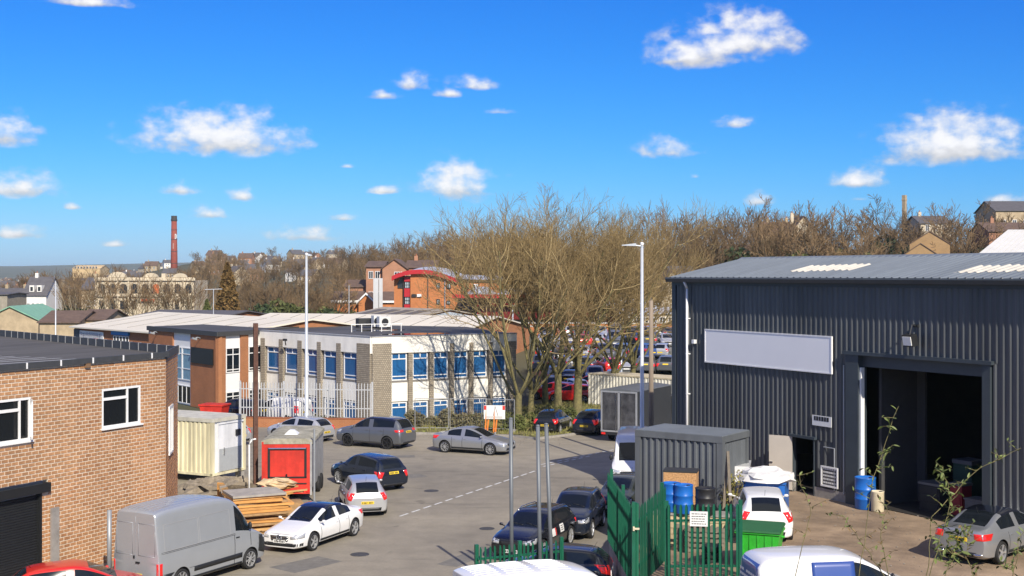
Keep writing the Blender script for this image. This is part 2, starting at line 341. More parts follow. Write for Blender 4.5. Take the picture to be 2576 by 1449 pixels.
# yard ---------------------------------------------------------------
def yard_z(x, y): return 1.0 + .7 * smooth(3.6, 8.0, x)
dirt = mat('yard_dirt', (.31, .225, .145), .95, .3, .55, .5, 14, col2=(.17, .12, .078), det=9, macro=.3, mst=(.5, .5, .5))
left = [(3.50, 24), (3.50, 36.4), (3.28, 43), (4.3, 47.2), (7.0, 55.6), (9, 62)]
def yl(y):
    for (x0, y0), (x1, y1) in zip(left[:-1], left[1:]):
        if y0 <= y <= y1: return lerp(x0, x1, (y - y0) / (y1 - y0))
    return left[-1][0]
mb = MB(); rows = []; ysy = [24 + i * 1.25 for i in range(31)]
for y in ysy:
    xl = yl(y); rows.append([(xl + (40 - xl) * (i / 24) ** 1.4, y) for i in range(25)])
v = [(x, y, yard_z(x, y)) for r in rows for (x, y) in r]
mb.add(v, [(j * 25 + i, j * 25 + i + 1, (j + 1) * 25 + i + 1, (j + 1) * 25 + i) for j in range(30) for i in range(24)])
yard = mb.build('yard_ground', dirt, None, True, fix=False); tag(yard, kind='structure')
mb = MB()
for (x0, y0), (x1, y1) in zip(left[:-1], left[1:]):
    za, zb = yard_z(x0, y0) + .06, yard_z(x1, y1) + .06
    mb.add([(x0, y0, -.1), (x1, y1, -.1), (x1, y1, zb), (x0, y0, za), (x0 + .2, y0, -.1), (x1 + .2, y1, -.1), (x1 + .2, y1, zb), (x0 + .2, y0, za)],
           [(0, 3, 2, 1), (4, 5, 6, 7), (3, 7, 6, 2)])
tag(mb.build('retaining_wall', concrete, fix=False), 'low concrete retaining wall along the left edge of the dirt yard', 'wall')
# oil stain in the yard left by the silver saloon
# grass verge by the office --------------------------------------------
grass_m = mat('verge_grass', (.12, .13, .035), .95, .35, 1.3, .4, 12, col2=(.16, .12, .06))
vp = [(-6.4, 79.6), (-3.0, 79.2), (.2, 78.2), (1.5, 77.0), (3.2, 78.6), (5.2, 80.5), (7.4, 84), (7.6, 104), (0, 93.5), (-6.0, 87.2), (-7.2, 84.5)]
mb = MB(); mb.prism([(x, y, -.05) for x, y in vp], (0, 0, .17)); tag(mb.build('grass_verge', grass_m), kind='structure')
kerb_m = mat('kerb_concrete', (.30, .28, .25), .9, .2, 3)
mb = MB()
for (x0, y0), (x1, y1) in zip(vp[:6], vp[1:7]):
    d = Vector((x1 - x0, y1 - y0, 0)); n = Vector((d.y, -d.x, 0)).normalized() * .13
    nseg = max(1, int(d.length / .92))
    for i in range(nseg):
        a = Vector((x0, y0, 0)) + d * (i / nseg); b = Vector((x0, y0, 0)) + d * ((i + .985) / nseg)
        mb.prism([a, b, b + n, a + n], (0, 0, .135 + random.uniform(-.01, .01)))
tag(mb.build('kerb', kerb_m), kind='structure')
def inside(x, y, poly):
    c = False; j = len(poly) - 1
    for i in range(len(poly)):
        if (poly[i][1] > y) != (poly[j][1] > y) and x < (poly[j][0] - poly[i][0]) * (y - poly[i][1]) / (poly[j][1] - poly[i][1]) + poly[i][0]: c = not c
        j = i
    return c
blade_m = mat('grass_blades', (.15, .17, .04), .9, .4, 3, col2=(.22, .17, .07))
mb = MB(); rg = random.Random(3)
while len(mb.f) < 9000:
    x, y = rg.uniform(-7, 7.6), rg.uniform(77, 98)
    if not inside(x, y, vp): continue
    a = rg.uniform(0, 6.28); h = rg.uniform(.06, .26) * (1.8 if rg.random() < .06 else 1); w = rg.uniform(.015, .045); l = rg.uniform(-.1, .1)
    mb.add([(x - w * math.cos(a), y - w * math.sin(a), .11), (x + w * math.cos(a), y + w * math.sin(a), .11), (x + l, y + rg.uniform(-.1, .1), .11 + h)], [(0, 1, 2)])
tag(mb.build('grass', blade_m, fix=False), 'rough grass with weeds on the verge below the bare trees', kind='stuff')
# gravel, litter and weeds in the yard and road edge
peb = mat('loose_stone', (.30, .26, .21), .9, .35, 8, rand=.3)
mb = MB()
def stone(x, y, z, s, r=rg):
    q = [Vector((r.uniform(-1, 1), r.uniform(-1, 1), r.uniform(-.4, .8))).normalized() * s * r.uniform(.6, 1.2) for _ in range(6)]
    ps = [Vector((s, 0, 0)), Vector((-s * .9, .2 * s, 0)), Vector((0, s, .1 * s)), Vector((.1 * s, -s, 0)), Vector((0, 0, s * .8)), Vector((0, 0, -s * .4))]
    ps = [p * r.uniform(.6, 1.2) + Vector((x, y, z)) for p in ps]
    mb.add(ps, [(0, 2, 4), (2, 1, 4), (1, 3, 4), (3, 0, 4), (2, 0, 5), (1, 2, 5), (3, 1, 5), (0, 3, 5)])
for i in range(900):
    x, y = rg.uniform(4, 22), rg.uniform(30, 56); stone(x, y, yard_z(x, y) + .01, rg.uniform(.015, .05))
for i in range(260):
    x, y = rg.uniform(-16, -11.2), rg.uniform(47, 62); stone(x, y, .02, rg.uniform(.03, .16))
for i in range(120):
    x, y = rg.uniform(-8, 3), rg.uniform(74, 79); stone(x, y, .015, rg.uniform(.02, .06))
tag(mb.build('gravel', peb), 'loose stones and rubble scattered on the yard and beside the containers', kind='stuff')
# ================================================================== VEHICLES
def paint(name, col, metal=.0, rough=.28, coat=.8): return mat(name, col, rough, .03, 2, coat=coat, metal=metal)
pt_white = paint('car_white', (.78, .78, .77)); pt_silver = paint('car_silver', (.54, .55, .56), .5, .30); pt_grey = paint('car_grey', (.155, .165, .18), .5, .33)
pt_navy = paint('car_navy', (.012, .018, .032), .2, .25); pt_black = paint('car_black', (.008, .009, .012), .1, .22); pt_red = paint('car_red', (.62, .02, .015), 0, .3)
pt_vansilver = paint('van_silver', (.41, .435, .46), .4, .36, .5); pt_sedan = paint('car_sedan_silver', (.37, .38, .39), .55, .28); pt_cclass = paint('car_mid_silver', (.36, .375, .39), .55, .28)
pt_blue = paint('van_blue', (.03, .07, .28), 0, .35); pt_roofblk = paint('roof_black', (.01, .012, .02), 0, .12)
lamp_red = mat('red_lamp', (.55, .012, .01), .12, 0, coat=1.0, emit=((1, .03, .02), .25)); lamp_clear = mat('clear_lamp', (.55, .57, .6), .08, .2, 30, coat=1.0, metal=.4)
lamp_amber = mat('amber_lamp', (.7, .25, .02), .15, 0, coat=1)
plate_y = mat('yellow_plate', (.78, .55, .03), .5, 0); plate_w = mat('white_plate', (.75, .75, .72), .5, 0); ink = mat('black_ink', (.02, .02, .02), .7, 0)
rim_al = mat('alloy_rim', (.66, .67, .68), .3, .1, 5, metal=.7); rim_dk = mat('dark_rim', (.035, .035, .037), .3, .2, 5, metal=.5); rim_bolt = mat('silver_hubcap', (.5, .5, .5), .4, .1, 5)
under_m = mat('underbody', (.012, .012, .012), .9, .1)

# cage stations: (y, belt half width, belt z, rail half width, rail z, top z, low z, max half width)
ST = {
 'sedan': dict(L=4.65, W=.905, H=1.43, wf=1.40, wr=-1.44, R=.33, st=[
   (2.31,.66,.60,.55,.64,.655,.24,.70),(2.20,.76,.69,.60,.73,.745,.20,.83),(1.55,.80,.80,.60,.87,.895,.20,.895),(1.02,.80,.87,.62,.945,.98,.20,.905),
   (.93,.80,.885,.64,.99,1.02,.20,.905),(.15,.80,.91,.585,1.34,1.405,.20,.905),(-.28,.80,.92,.585,1.37,1.43,.20,.905),(-.38,.80,.92,.585,1.37,1.43,.20,.905),
   (-.98,.79,.94,.57,1.32,1.385,.20,.905),(-1.28,.78,.95,.60,1.20,1.255,.20,.905),(-1.72,.77,.97,.64,1.02,1.045,.20,.89),(-2.15,.74,.96,.62,1.03,1.05,.22,.84),(-2.31,.68,.90,.58,.96,.975,.28,.73)],
   win=dict(ws=(3,5), rw=(8,10), side=[(4,6),(7,9)])),
 'hatch': dict(L=4.2, W=.88, H=1.48, wf=1.30, wr=-1.27, R=.315, st=[
   (2.10,.64,.62,.54,.66,.68,.24,.68),(1.98,.74,.72,.60,.77,.79,.20,.82),(1.45,.77,.86,.60,.93,.955,.20,.87),(1.05,.78,.92,.63,1.01,1.04,.20,.88),
   (.96,.78,.925,.645,1.05,1.085,.20,.88),(.20,.78,.95,.60,1.39,1.455,.20,.88),(-.22,.78,.96,.60,1.42,1.48,.20,.88),(-.30,.78,.96,.60,1.42,1.48,.20,.88),
   (-1.05,.77,.99,.585,1.39,1.455,.20,.88),(-1.58,.75,1.02,.565,1.34,1.405,.20,.87),(-1.88,.72,1.00,.585,1.10,1.13,.22,.84),(-1.99,.72,.95,.60,1.0,1.03,.22,.83),(-2.09,.69,.72,.60,.77,.80,.26,.76)],
   win=dict(ws=(3,5), rw=(9,11), side=[(4,6),(7,9)])),
 'suv': dict(L=4.6, W=.95, H=1.70, wf=1.38, wr=-1.36, R=.36, st=[
   (2.29,.72,.76,.60,.82,.84,.32,.76),(2.18,.81,.88,.66,.94,.955,.28,.88),(1.55,.84,1.02,.66,1.08,1.10,.26,.94),(1.10,.85,1.06,.70,1.14,1.165,.26,.95),
   (1.0,.85,1.065,.72,1.195,1.225,.26,.95),(.32,.85,1.09,.69,1.57,1.655,.26,.95),(-.12,.85,1.10,.69,1.61,1.70,.26,.95),(-.22,.85,1.10,.69,1.61,1.70,.26,.95),
   (-1.10,.84,1.13,.675,1.59,1.685,.26,.95),(-1.85,.82,1.16,.65,1.53,1.63,.26,.93),(-2.07,.80,1.14,.66,1.24,1.27,.28,.90),(-2.15,.80,1.06,.68,1.12,1.16,.28,.90),(-2.27,.77,.80,.68,.86,.90,.34,.83)],
   win=dict(ws=(3,5), rw=(9,11), side=[(4,6),(7,9)])),
 'van': dict(L=5.3, W=.99, H=2.72, wf=1.72, wr=-1.62, R=.345, st=[
   (2.64,.78,.84,.68,.92,.95,.30,.80),(2.54,.90,1.00,.74,1.08,1.10,.24,.93),(2.15,.95,1.20,.78,1.25,1.28,.24,.985),(1.92,.95,1.25,.80,1.34,1.38,.24,.99),
   (1.74,.95,1.28,.835,1.56,1.62,.24,.99),(1.20,.955,1.32,.83,2.24,2.36,.24,.99),(.95,.96,1.33,.83,2.40,2.52,.24,.99),(.86,.96,1.33,.83,2.44,2.57,.24,.99),
   (.40,.96,1.34,.83,2.56,2.68,.24,.99),(-.8,.96,1.34,.83,2.60,2.72,.24,.99),(-2.1,.96,1.34,.83,2.60,2.70,.24,.99),(-2.52,.95,1.34,.82,2.57,2.66,.26,.985),(-2.64,.92,1.32,.80,2.50,2.56,.34,.95)],
   win=dict(ws=(3,5), rw=None, side=[(4,6)])),
 'smallvan': dict(L=4.35, W=.90, H=1.82, wf=1.40, wr=-1.30, R=.315, st=[
   (2.17,.68,.70,.56,.76,.78,.26,.72),(2.06,.78,.82,.62,.88,.90,.22,.85),(1.60,.81,.97,.64,1.03,1.06,.22,.89),(1.28,.82,1.03,.66,1.12,1.15,.22,.90),
   (1.08,.82,1.05,.70,1.24,1.28,.22,.90),(.42,.83,1.08,.68,1.63,1.72,.22,.90),(.02,.83,1.08,.68,1.70,1.79,.22,.90),(-.08,.83,1.08,.68,1.71,1.80,.22,.90),
   (-.8,.83,1.10,.68,1.73,1.82,.22,.90),(-1.7,.82,1.12,.67,1.71,1.80,.22,.90),(-2.0,.81,1.12,.665,1.66,1.745,.22,.89),(-2.10,.80,1.10,.66,1.60,1.66,.24,.88),(-2.17,.77,1.06,.63,1.50,1.54,.30,.84)],
   win=dict(ws=(3,5), rw=None, side=[(4,6)])),
}
_wheel = {}
def wheel_meshes(style, Rw, w=.21):
    key = (style, Rw)
    if key in _wheel: return _wheel[key]
    t = MB(); r = Rw * (.74 if style != 'steel' else .66)
    t.lathe([(r * .97, -w/2 + .01), (Rw * .93, -w/2), (Rw, -w/2 + .03), (Rw, w/2 - .03), (Rw * .93, w/2), (r, w/2 - .005), (r * .97, w/2 - .05), (r * .9, -w/2 + .02)], 28, axis='X')
    tm = t.mesh('tyre', black_rub, True)
    m = MB(); m.mi = 0
    m.lathe([(r, w/2 - .012), (r * .93, w/2 - .008), (r * .90, w/2 - .05), (r * .90, -w/2 + .05)], 28, axis='X', caps=False)
    m.mi = 1; m.lathe([(.02, w/2 - .085), (r * .92, w/2 - .085)], 24, axis='X', caps=False)
    m.mi = 0; m.lathe([(.02, w/2 - .008), (r * .20, w/2 - .012), (r * .24, w/2 - .05)], 12, axis='X')
    ns, wd = {'five': (5, .30), 'ten': (10, .14), 'twist': (8, .17), 'steel': (9, .26)}[style if style in ('five', 'ten', 'twist', 'steel') else 'five']
    for i in range(ns):
        a = 2 * math.pi * i / ns; tw = .28 if style == 'twist' else 0
        def pt(rad, off, x, da=0): return (x, rad * math.cos(a + da) - off * math.sin(a + da), rad * math.sin(a + da) + off * math.cos(a + da))
        r0, r1 = r * .18, r * .94; w0, w1 = r * wd * .34, r * wd * .40
        q = [pt(r0, -w0, w/2 - .015), pt(r1, -w1, w/2 - .012, tw), pt(r1, w1, w/2 - .012, tw), pt(r0, w0, w/2 - .015)]
        m.prism(q, (-.03, 0, 0))
    me = m.mesh('rim', [rim_al, rim_dk]); _wheel[key] = (tm, me); return _wheel[key]
_wheel_dk = {}
def rim_dark(me):
    if me.name not in _wheel_dk:
        q = me.copy(); q.materials[0] = rim_dk; _wheel_dk[me.name] = q
    return _wheel_dk[me.name]

def conform(bvh, quad, dirv, n=6, m=4, off=.007, skirt=.02):
    """a patch of trim laid on the body: bilinear quad of rough points dropped on the surface along dirv"""
    a, b, c, d = [Vector(q) for q in quad]; dv = Vector(dirv).normalized(); pts = {}
    for j in range(m + 1):
        for i in range(n + 1):
            u, v = i / n, j / m; p = (a * (1 - u) + b * u) * (1 - v) + (d * (1 - u) + c * u) * v
            h = bvh.ray_cast(p - dv * 1.2, dv, 2.4)
            if h[0] is not None: pts[(i, j)] = h[0] - dv * off
    mb = MB(); ids = {}
    for k, p in pts.items(): ids[k] = len(mb.v); mb.v.append(tuple(p))
    for j in range(m):
        for i in range(n):
            ks = [(i, j), (i + 1, j), (i + 1, j + 1), (i, j + 1)]
            if all(k in ids for k in ks): mb.f.append(tuple(ids[k] for k in ks)); mb.m.append(0)
    ring = [(i, 0) for i in range(n)] + [(n, j) for j in range(m)] + [(i, m) for i in range(n, 0, -1)] + [(0, j) for j in range(m, 0, -1)]
    for k0, k1 in zip(ring, ring[1:] + ring[:1]):
        if k0 in ids and k1 in ids:
            p0, p1 = Vector(mb.v[ids[k0]]) + dv * skirt, Vector(mb.v[ids[k1]]) + dv * skirt
            b0 = len(mb.v); mb.v += [tuple(p0), tuple(p1)]; mb.f.append((ids[k0], b0, b0 + 1, ids[k1])); mb.m.append(0)
    return mb
_cut = None
def build_body(style, L, W, H, arch=True, roofm=None):
    """subdivided cage with wheel arches cut; returns mesh with slots paint, windscreen, rear glass, side glass..., arch liner"""
    S = ST[style]; fy, fx, fz = L / S['L'], W / S['W'], H / S['H']
    rows = 9; v = []; 
    for (y, wb, zb, wr, zr, zt, zl, wm) in S['st']:
        half = [(wm * .80, zl - .02), (wm * .955, zl + .05), (wm * .995, zl + (zb - zl) * .42), (wm, zl + (zb - zl) * .66), (max(wb, wm * .93), zb - .045), (wb, zb), (wr, zr), (wr - .06, zr + (zt - zr) * .5), (0, zt)]
        sec = [(x, z) for x, z in half] + [(-x, z) for x, z in half[-2::-1]]
        v += [(x * fx, y * fy, z * fz) for x, z in sec]
    n = 17; ns = len(S['st']); f = []; mi = []
    wn_ = S['win']
    for i in range(ns - 1):
        for j in range(n):
            k = (j + 1) % n; f.append((i * n + j, (i + 1) * n + j, (i + 1) * n + k, i * n + k)); m = 0
            if j == 16: m = 20
            if wn_['ws'] and wn_['ws'][0] <= i < wn_['ws'][1] and j in (7, 8): m = 1
            if wn_['rw'] and wn_['rw'][0] <= i < wn_['rw'][1] and j in (7, 8): m = 2
            for q, (a, b) in enumerate(wn_['side']):
                if a <= i < b:
                    if j == 5: m = 3 + q
                    if j == 10: m = 6 + q
            if m == 0 and roofm and j in (6, 7, 8, 9) and (wn_['ws'][1] <= i < (wn_['rw'][0] if wn_['rw'] else ns)): m = 9
            mi.append(m)
    for e in (0, ns - 1):
        for j in range(8):
            a, b, c, d = e * n + j, e * n + j + 1, e * n + 15 - j, e * n + 16 - j
            q = (a, b, c, d) if j < 7 else (a, b, d)
            if j == 7: q = (e * n + 7, e * n + 8, e * n + 9)
            f.append(q); mi.append(0)
    # note: the last ring pair is a triangle at the top centre
    me = bpy.data.meshes.new('cage'); me.from_pydata(v, [], f)
    for i in range(21): me.materials.append(None)
    me.polygons.foreach_set('material_index', mi)
    cr = me.attributes.new('crease_edge', 'FLOAT', 'EDGE'); lc = [0.0] * len(me.edges)
    van = style in ('van', 'smallvan')
    for e in me.edges:
        a, b = e.vertices; ra, rb = a % n, b % n; sa, sb = a // n, b // n
        if sa == sb and sa in (0, ns - 1): lc[e.index] = .35 if not van else (.55 if sa else .35)
        if sa != sb and ra == rb and ra in (0, 1, 15, 16): lc[e.index] = .5
        if sa != sb and ra == rb and ra in (5, 11): lc[e.index] = .3
        if sa != sb and ra == rb and ra in (6, 10): lc[e.index] = .25
    cr.data.foreach_set('value', lc)
    bm = bmesh.new(); bm.from_mesh(me); bmesh.ops.recalc_face_normals(bm, faces=bm.faces); bm.to_mesh(me); bm.free()
    o = bpy.data.objects.new('tmp', me); COL.objects.link(o)
    sub = o.modifiers.new('s', 'SUBSURF'); sub.levels = 2; sub.render_levels = 2
    cut = None
    if arch:
        c = MB()
        for wy in (S['wf'] * fy, S['wr'] * fy):
            for sgn in (-1, 1):
                Rr = S['R'] * 1.16
                x0, x1 = (W * .62, W * 1.4) if sgn > 0 else (-W * 1.4, -W * .62)
                c.lathe([(Rr, x0), (Rr, x1)], 32, (0, wy, S['R'] + .01), 'X')
        cm = c.mesh('cut', [None]); 
        for i in range(21): cm.materials.append(None)
        cm.polygons.foreach_set('material_index', [20] * len(cm.polygons))
        bm = bmesh.new(); bm.from_mesh(cm); bmesh.ops.recalc_face_normals(bm, faces=bm.faces); bm.to_mesh(cm); bm.free()
        cut = bpy.data.objects.new('tmpc', cm); COL.objects.link(cut)
        bo = o.modifiers.new('b', 'BOOLEAN'); bo.operation = 'DIFFERENCE'; bo.object = cut; bo.solver = 'EXACT'; bo.material_mode = 'INDEX'
    dg = bpy.context.evaluated_depsgraph_get(); dg.update()
    out = bpy.data.meshes.new_from_object(o.evaluated_get(dg))
    bpy.data.objects.remove(o); bpy.data.meshes.remove(me)
    if cut: bpy.data.objects.remove(cut)
    return out
def split(me, idxs, name, mats):
    bm = bmesh.new(); bm.from_mesh(me)
    kill = [f for f in bm.faces if f.material_index not in idxs]; bmesh.ops.delete(bm, geom=kill, context='FACES')
    if not bm.faces: bm.free(); return None
    for f in bm.faces: f.material_index = idxs.index(f.material_index) if len(mats) > 1 else 0; f.smooth = True
    for e in bm.edges:
        if len(e.link_faces) == 2 and e.calc_face_angle(0) > .55: e.smooth = False
    r = bpy.data.meshes.new(name); bm.to_mesh(r); bm.free()
    for m in mats: r.materials.append(m)
    return r
def make_car(name, label, cat, style, body, L=None, W=None, H=None, wheel='five', rimdark=False, group=None, roofm=None, lite=False,
             cladding=False, plate=('y', 'w'), front='grille', rails=False, tail='split', privacy=False, glass=None, black_bumper=False):
    S = ST[style]; L = L or S['L']; W = W or S['W']; H = H or S['H']; fy, fx, fz = L / S['L'], W / S['W'], H / S['H']; Rw = S['R']
    g = glass or glass_dark
    root = thing(name, label, cat, group=group)
    me = build_body(style, L, W, H, True, roofm)
    P_ = lambda mb, nm, m, par=root, sm=True: mb.build(nm, m, par, smooth=sm) if mb.f else None
    bm_ = bmesh.new(); bm_.from_mesh(me); bvh = BVHTree.FromBMesh(bm_); bm_.free()
    bo = split(me, [0, 20], 'body', [body, under_m]); inst('body', bo, root)
    if roofm: q = split(me, [9], 'roof_panel', [roofm]); q and inst('roof_panel', q, root)
    for ids, nm in (([1], 'windscreen'), ([2], 'rear_window'), ([3], 'side_window'), ([4], 'side_window'), ([6], 'side_window'), ([7], 'side_window')):
        q = split(me, ids, nm, [g])
        if q: inst(nm, q, root)
    bpy.data.meshes.remove(me)
    tm, rm = wheel_meshes(wheel, Rw)
    if rimdark: rm = rim_dark(rm)
    for wy in (S['wf'] * fy, S['wr'] * fy):
        for sg in (1, -1):
            t = inst('wheel', tm, root, (sg * (W - .115), wy, Rw), rz=0 if sg > 0 else math.pi); inst('rim', rm, t)
    f, b = (0, -1, 0), (0, 1, 0)      # rays that hit the nose travel -y, the tail +y
    hf, hb = L / 2, -L / 2; st = S['st']
    zn = st[1][2] * fz                 # height of the bonnet edge at the nose
    van = style in ('van', 'smallvan')
    for sg in (1, -1):
        x = lambda q: sg * q * W
        # head lamps wrap round the corner
        hl = conform(bvh, [(x(.50), hf, zn - .02), (x(.97), hf - .38, zn + .05), (x(.99), hf - .30, zn - .12), (x(.52), hf, zn - .15)], (-sg * .55, -.83, 0), 6, 3)
        P_(hl, 'headlight', lamp_clear)
        if tail == 'van':
            P_(conform(bvh, [(x(.88), hb, 1.02 * fz), (x(1.02), hb + .10, 1.02 * fz), (x(1.02), hb + .10, .62 * fz), (x(.88), hb, .62 * fz)], (-sg * .45, .89, 0), 3, 5), 'tail_light', lamp_red)
        elif tail == 'high':
            P_(conform(bvh, [(x(.78), hb, 1.30 * fz), (x(1.0), hb + .22, 1.32 * fz), (x(1.0), hb + .20, .84 * fz), (x(.80), hb, .82 * fz)], (-sg * .5, .87, 0), 4, 6), 'tail_light', lamp_red)
        elif tail == 'sedan':
            P_(conform(bvh, [(x(.52), hb, .93 * fz), (x(.99), hb + .36, .93 * fz), (x(.97), hb + .26, .76 * fz), (x(.55), hb, .74 * fz)], (-sg * .55, .83, 0), 6, 4), 'tail_light', lamp_red)
        elif tail == 'slim':
            P_(conform(bvh, [(x(.55), hb, 1.07 * fz), (x(1.0), hb + .34, 1.05 * fz), (x(1.0), hb + .28, .93 * fz), (x(.55), hb, .95 * fz)], (-sg * .5, .87, 0), 6, 3), 'tail_light', lamp_red)
        else:
            P_(conform(bvh, [(x(.62), hb, .98 * fz), (x(1.0), hb + .34, 1.02 * fz), (x(.99), hb + .24, .76 * fz), (x(.78), hb, .68 * fz)], (-sg * .5, .87, 0), 5, 4), 'tail_light', lamp_red)
        # mirrors
        my = (st[4][0] - (.05 if not van else .12)) * fy; mz = (st[4][2] + (.10 if not van else .22)) * fz
        mm = MB(); hgt = .075 if not van else .2
        mm.lathe([(.0, -.09), (.055, -.075), (.075, -.02), (.07, .03), (.03, .06)], 10, (0, 0, 0), 'X')
        mm.v = [(sg * (W + .045) + vx * 1.0, my + vy * (.7 if not van else .6), mz + vz * (hgt / .07 * .62)) for vx, vy, vz in mm.v]
        mm.tube((sg * (W * .86), my + .02, mz - .05), (sg * (W + .0), my + .01, mz - .03), .022, .02, 6)
        P_(mm, 'wing_mirror', body if not (van or cladding) else black_pl)
        if lite: continue
        # doors: shut lines, handles, sill
        zb = st[6][2] * fz
        lines = [st[4][0] * fy - .02, st[6][0] * fy - .05] + ([] if van else [st[8][0] * fy - .02])
        sm_ = MB()
        for ly in lines:
            q = conform(bvh, [(x(1), ly - .011, zb - .04), (x(1), ly + .011, zb - .04), (x(1), ly + .011, .36 * fz), (x(1), ly - .011, .36 * fz)], (-sg, 0, 0), 1, 6, .003, .004)
            sm_.add(q.v, q.f)
        if van:
            for zz in ((1.34 * fz, 1.30 * fz) if style == 'van' else ()):
                q = conform(bvh, [(x(1), st[6][0] * fy, zz + .006), (x(1), hb + .15, zz + .006), (x(1), hb + .15, zz - .006), (x(1), st[6][0] * fy, zz - .006)], (-sg, 0, 0), 12, 1, .003, .004)
                sm_.add(q.v, q.f)
        P_(sm_, 'door_seam', black_pl)
        for hy in ([st[6][0] * fy + .12, st[8][0] * fy + .14] if not van else [st[6][0] * fy + .1]):
            h = bvh.ray_cast(Vector((sg * 3, hy, zb - .13)), Vector((-sg, 0, 0)))
            if h[0]:
                d = MB(); d.obox(h[0] + Vector((sg * .012, 0, 0)), (.03, .17, .028)); P_(d, 'door_handle', body if not van else black_pl, sm=False)
        sk = conform(bvh, [(x(1), S['wf'] * fy - Rw * 1.25, .36 * fz), (x(1), S['wr'] * fy + Rw * 1.25, .36 * fz), (x(1), S['wr'] * fy + Rw * 1.25, .23 * fz), (x(1), S['wf'] * fy - Rw * 1.25, .23 * fz)], (-sg, 0, 0), 10, 2, .012)
        P_(sk, 'sill_trim', black_pl if (cladding or van) else under_m)
        if van and style == 'van':
            sk = conform(bvh, [(x(1), S['wf'] * fy - Rw * 1.3, .66), (x(1), hb + .22, .66), (x(1), hb + .22, .50), (x(1), S['wf'] * fy - Rw * 1.3, .50)], (-sg, 0, 0), 16, 1, .016)
            P_(sk, 'rubbing_strip', black_pl)
        if rails:
            rl = MB(); pts = []
            for k in range(7):
                yy = lerp(st[5][0] * fy - .1, st[9][0] * fy + .1, k / 6); h = bvh.ray_cast(Vector((sg * W * .64, yy, 3)), Vector((0, 0, -1)))
                if h[0]: pts.append(h[0] + Vector((0, 0, .045 if 0 < k < 6 else .0)))
            rl.path(pts, .018, 6); P_(rl, 'roof_rail', chrome if rails == 'chrome' else black_pl)
    # nose
    if front == 'grille':
        P_(conform(bvh, [(-.50 * W, hf, zn - .02), (.50 * W, hf, zn - .02), (.42 * W, hf, zn - .20), (-.42 * W, hf, zn - .20)], f, 8, 3), 'grille', black_pl)
    P_(conform(bvh, [(-.62 * W, hf, .40 * fz), (.62 * W, hf, .40 * fz), (.70 * W, hf, .27 * fz), (-.70 * W, hf, .27 * fz)], f, 8, 2), 'lower_grille', black_pl)
    def plate_at(y, z, dirv, m, w=.26, h=.056):
        q = conform(bvh, [(-w, y, z + h), (w, y, z + h), (w, y, z - h), (-w, y, z - h)], dirv, 4, 1, .016, .02); o = P_(q, 'number_plate', m, sm=False)
        if o and not lite:
            t = MB()
            for k in range(7):
                cx_ = (-.21 + k * .06 + (.03 if k > 3 else 0)); q = conform(bvh, [(cx_ - .019, y, z + .034), (cx_ + .019, y, z + .034), (cx_ + (.019 if k % 3 else .006), y, z - .034), (cx_ - .019, y, z - .034)], dirv, 1, 1, .020, .002); t.add(q.v, q.f)
            t.build('plate_characters', ink, o)
    zp = (.50 if style == 'sedan' else .52) * fz
    plate_at(hf, zp - (.06 if not van else .12), f, plate_w)
    zr_ = {'sedan': .74, 'hatch': .60, 'suv': .92, 'van': .60, 'smallvan': .86}[style] * fz
    plate_at(hb, zr_, b, plate_y)
    if style != 'van':
        P_(conform(bvh, [(-.66 * W, hb, .40 * fz), (.66 * W, hb, .40 * fz), (.62 * W, hb, .27 * fz), (-.62 * W, hb, .27 * fz)], b, 8, 2), 'rear_bumper_trim', black_pl)
    else:
        sm_ = MB()
        for xx in (0,):
            q = conform(bvh, [(-.007, hb, 2.45), (.007, hb, 2.45), (.007, hb, .55), (-.007, hb, .55)], b, 1, 8, .004, .004); sm_.add(q.v, q.f)
        for sg in (1, -1):   # the stamped panels of the rear doors, an outline each
            a, c, t_, u = .12, .80, 1.22, 2.22
            for (xa, za, xb, zb_) in ((a, u, c, u), (c, u, c, t_), (c, t_, a, t_), (a, t_, a, u)):
                h0 = .009
                quad = [(sg * xa, hb, za - h0), (sg * xb, hb, za - h0), (sg * xb, hb, za + h0), (sg * xa, hb, za + h0)] if za == zb_ else [(sg * xa - h0, hb, za), (sg * xa + h0, hb, za), (sg * xa + h0, hb, zb_), (sg * xa - h0, hb, zb_)]
                q = conform(bvh, quad, b, 2, 2, .004, .004); sm_.add(q.v, q.f)
        P_(sm_, 'rear_door_seam', steel_grey)
        P_(conform(bvh, [(-.95 * W, hb, .50), (.95 * W, hb, .50), (.93 * W, hb, .34), (-.93 * W, hb, .34)], b, 10, 2, .05), 'rear_bumper', black_pl)
        h = bvh.ray_cast(Vector((.1, -6, 1.0)), Vector((0, 1, 0)))
        if h[0]: d = MB(); d.obox(h[0] + Vector((0, -.015, 0)), (.16, .04, .05)); d.obox(h[0] + Vector((-.16, -.012, .16)), (.05, .03, .09)); P_(d, 'door_handle', black_pl, sm=False)
    if not lite:
        wp = MB()
        for x0, x1 in ((-.55, -.02), (.05, .6)):
            y0 = st[3][0] * fy - .06; pts = []
            for t_ in (0, .5, 1):
                h = bvh.ray_cast(Vector((lerp(x0, x1, t_) * W, y0 - .12 * t_, 4)), Vector((0, 0, -1)))
                if h[0]: pts.append(h[0] + Vector((0, 0, .012)))
            if len(pts) > 1: wp.path(pts, .009, 4)
        P_(wp, 'wiper', black_pl)
        h = bvh.ray_cast(Vector((0, st[9][0] * fy + .15, 4)), Vector((0, 0, -1)))
        if h[0] and not van:
            an = MB(); an.tube(h[0], h[0] + Vector((0, -.12, .2)), .007, .004, 5); P_(an, 'aerial', black_pl)
    root['L'] = L; root['W'] = W
    root['_k'] = 0
    for k in ('L', 'W', '_k'): del root[k]
    CARS[root.name] = (bvh, L, W, H, fy, fx, fz)
    return root
CARS = {}
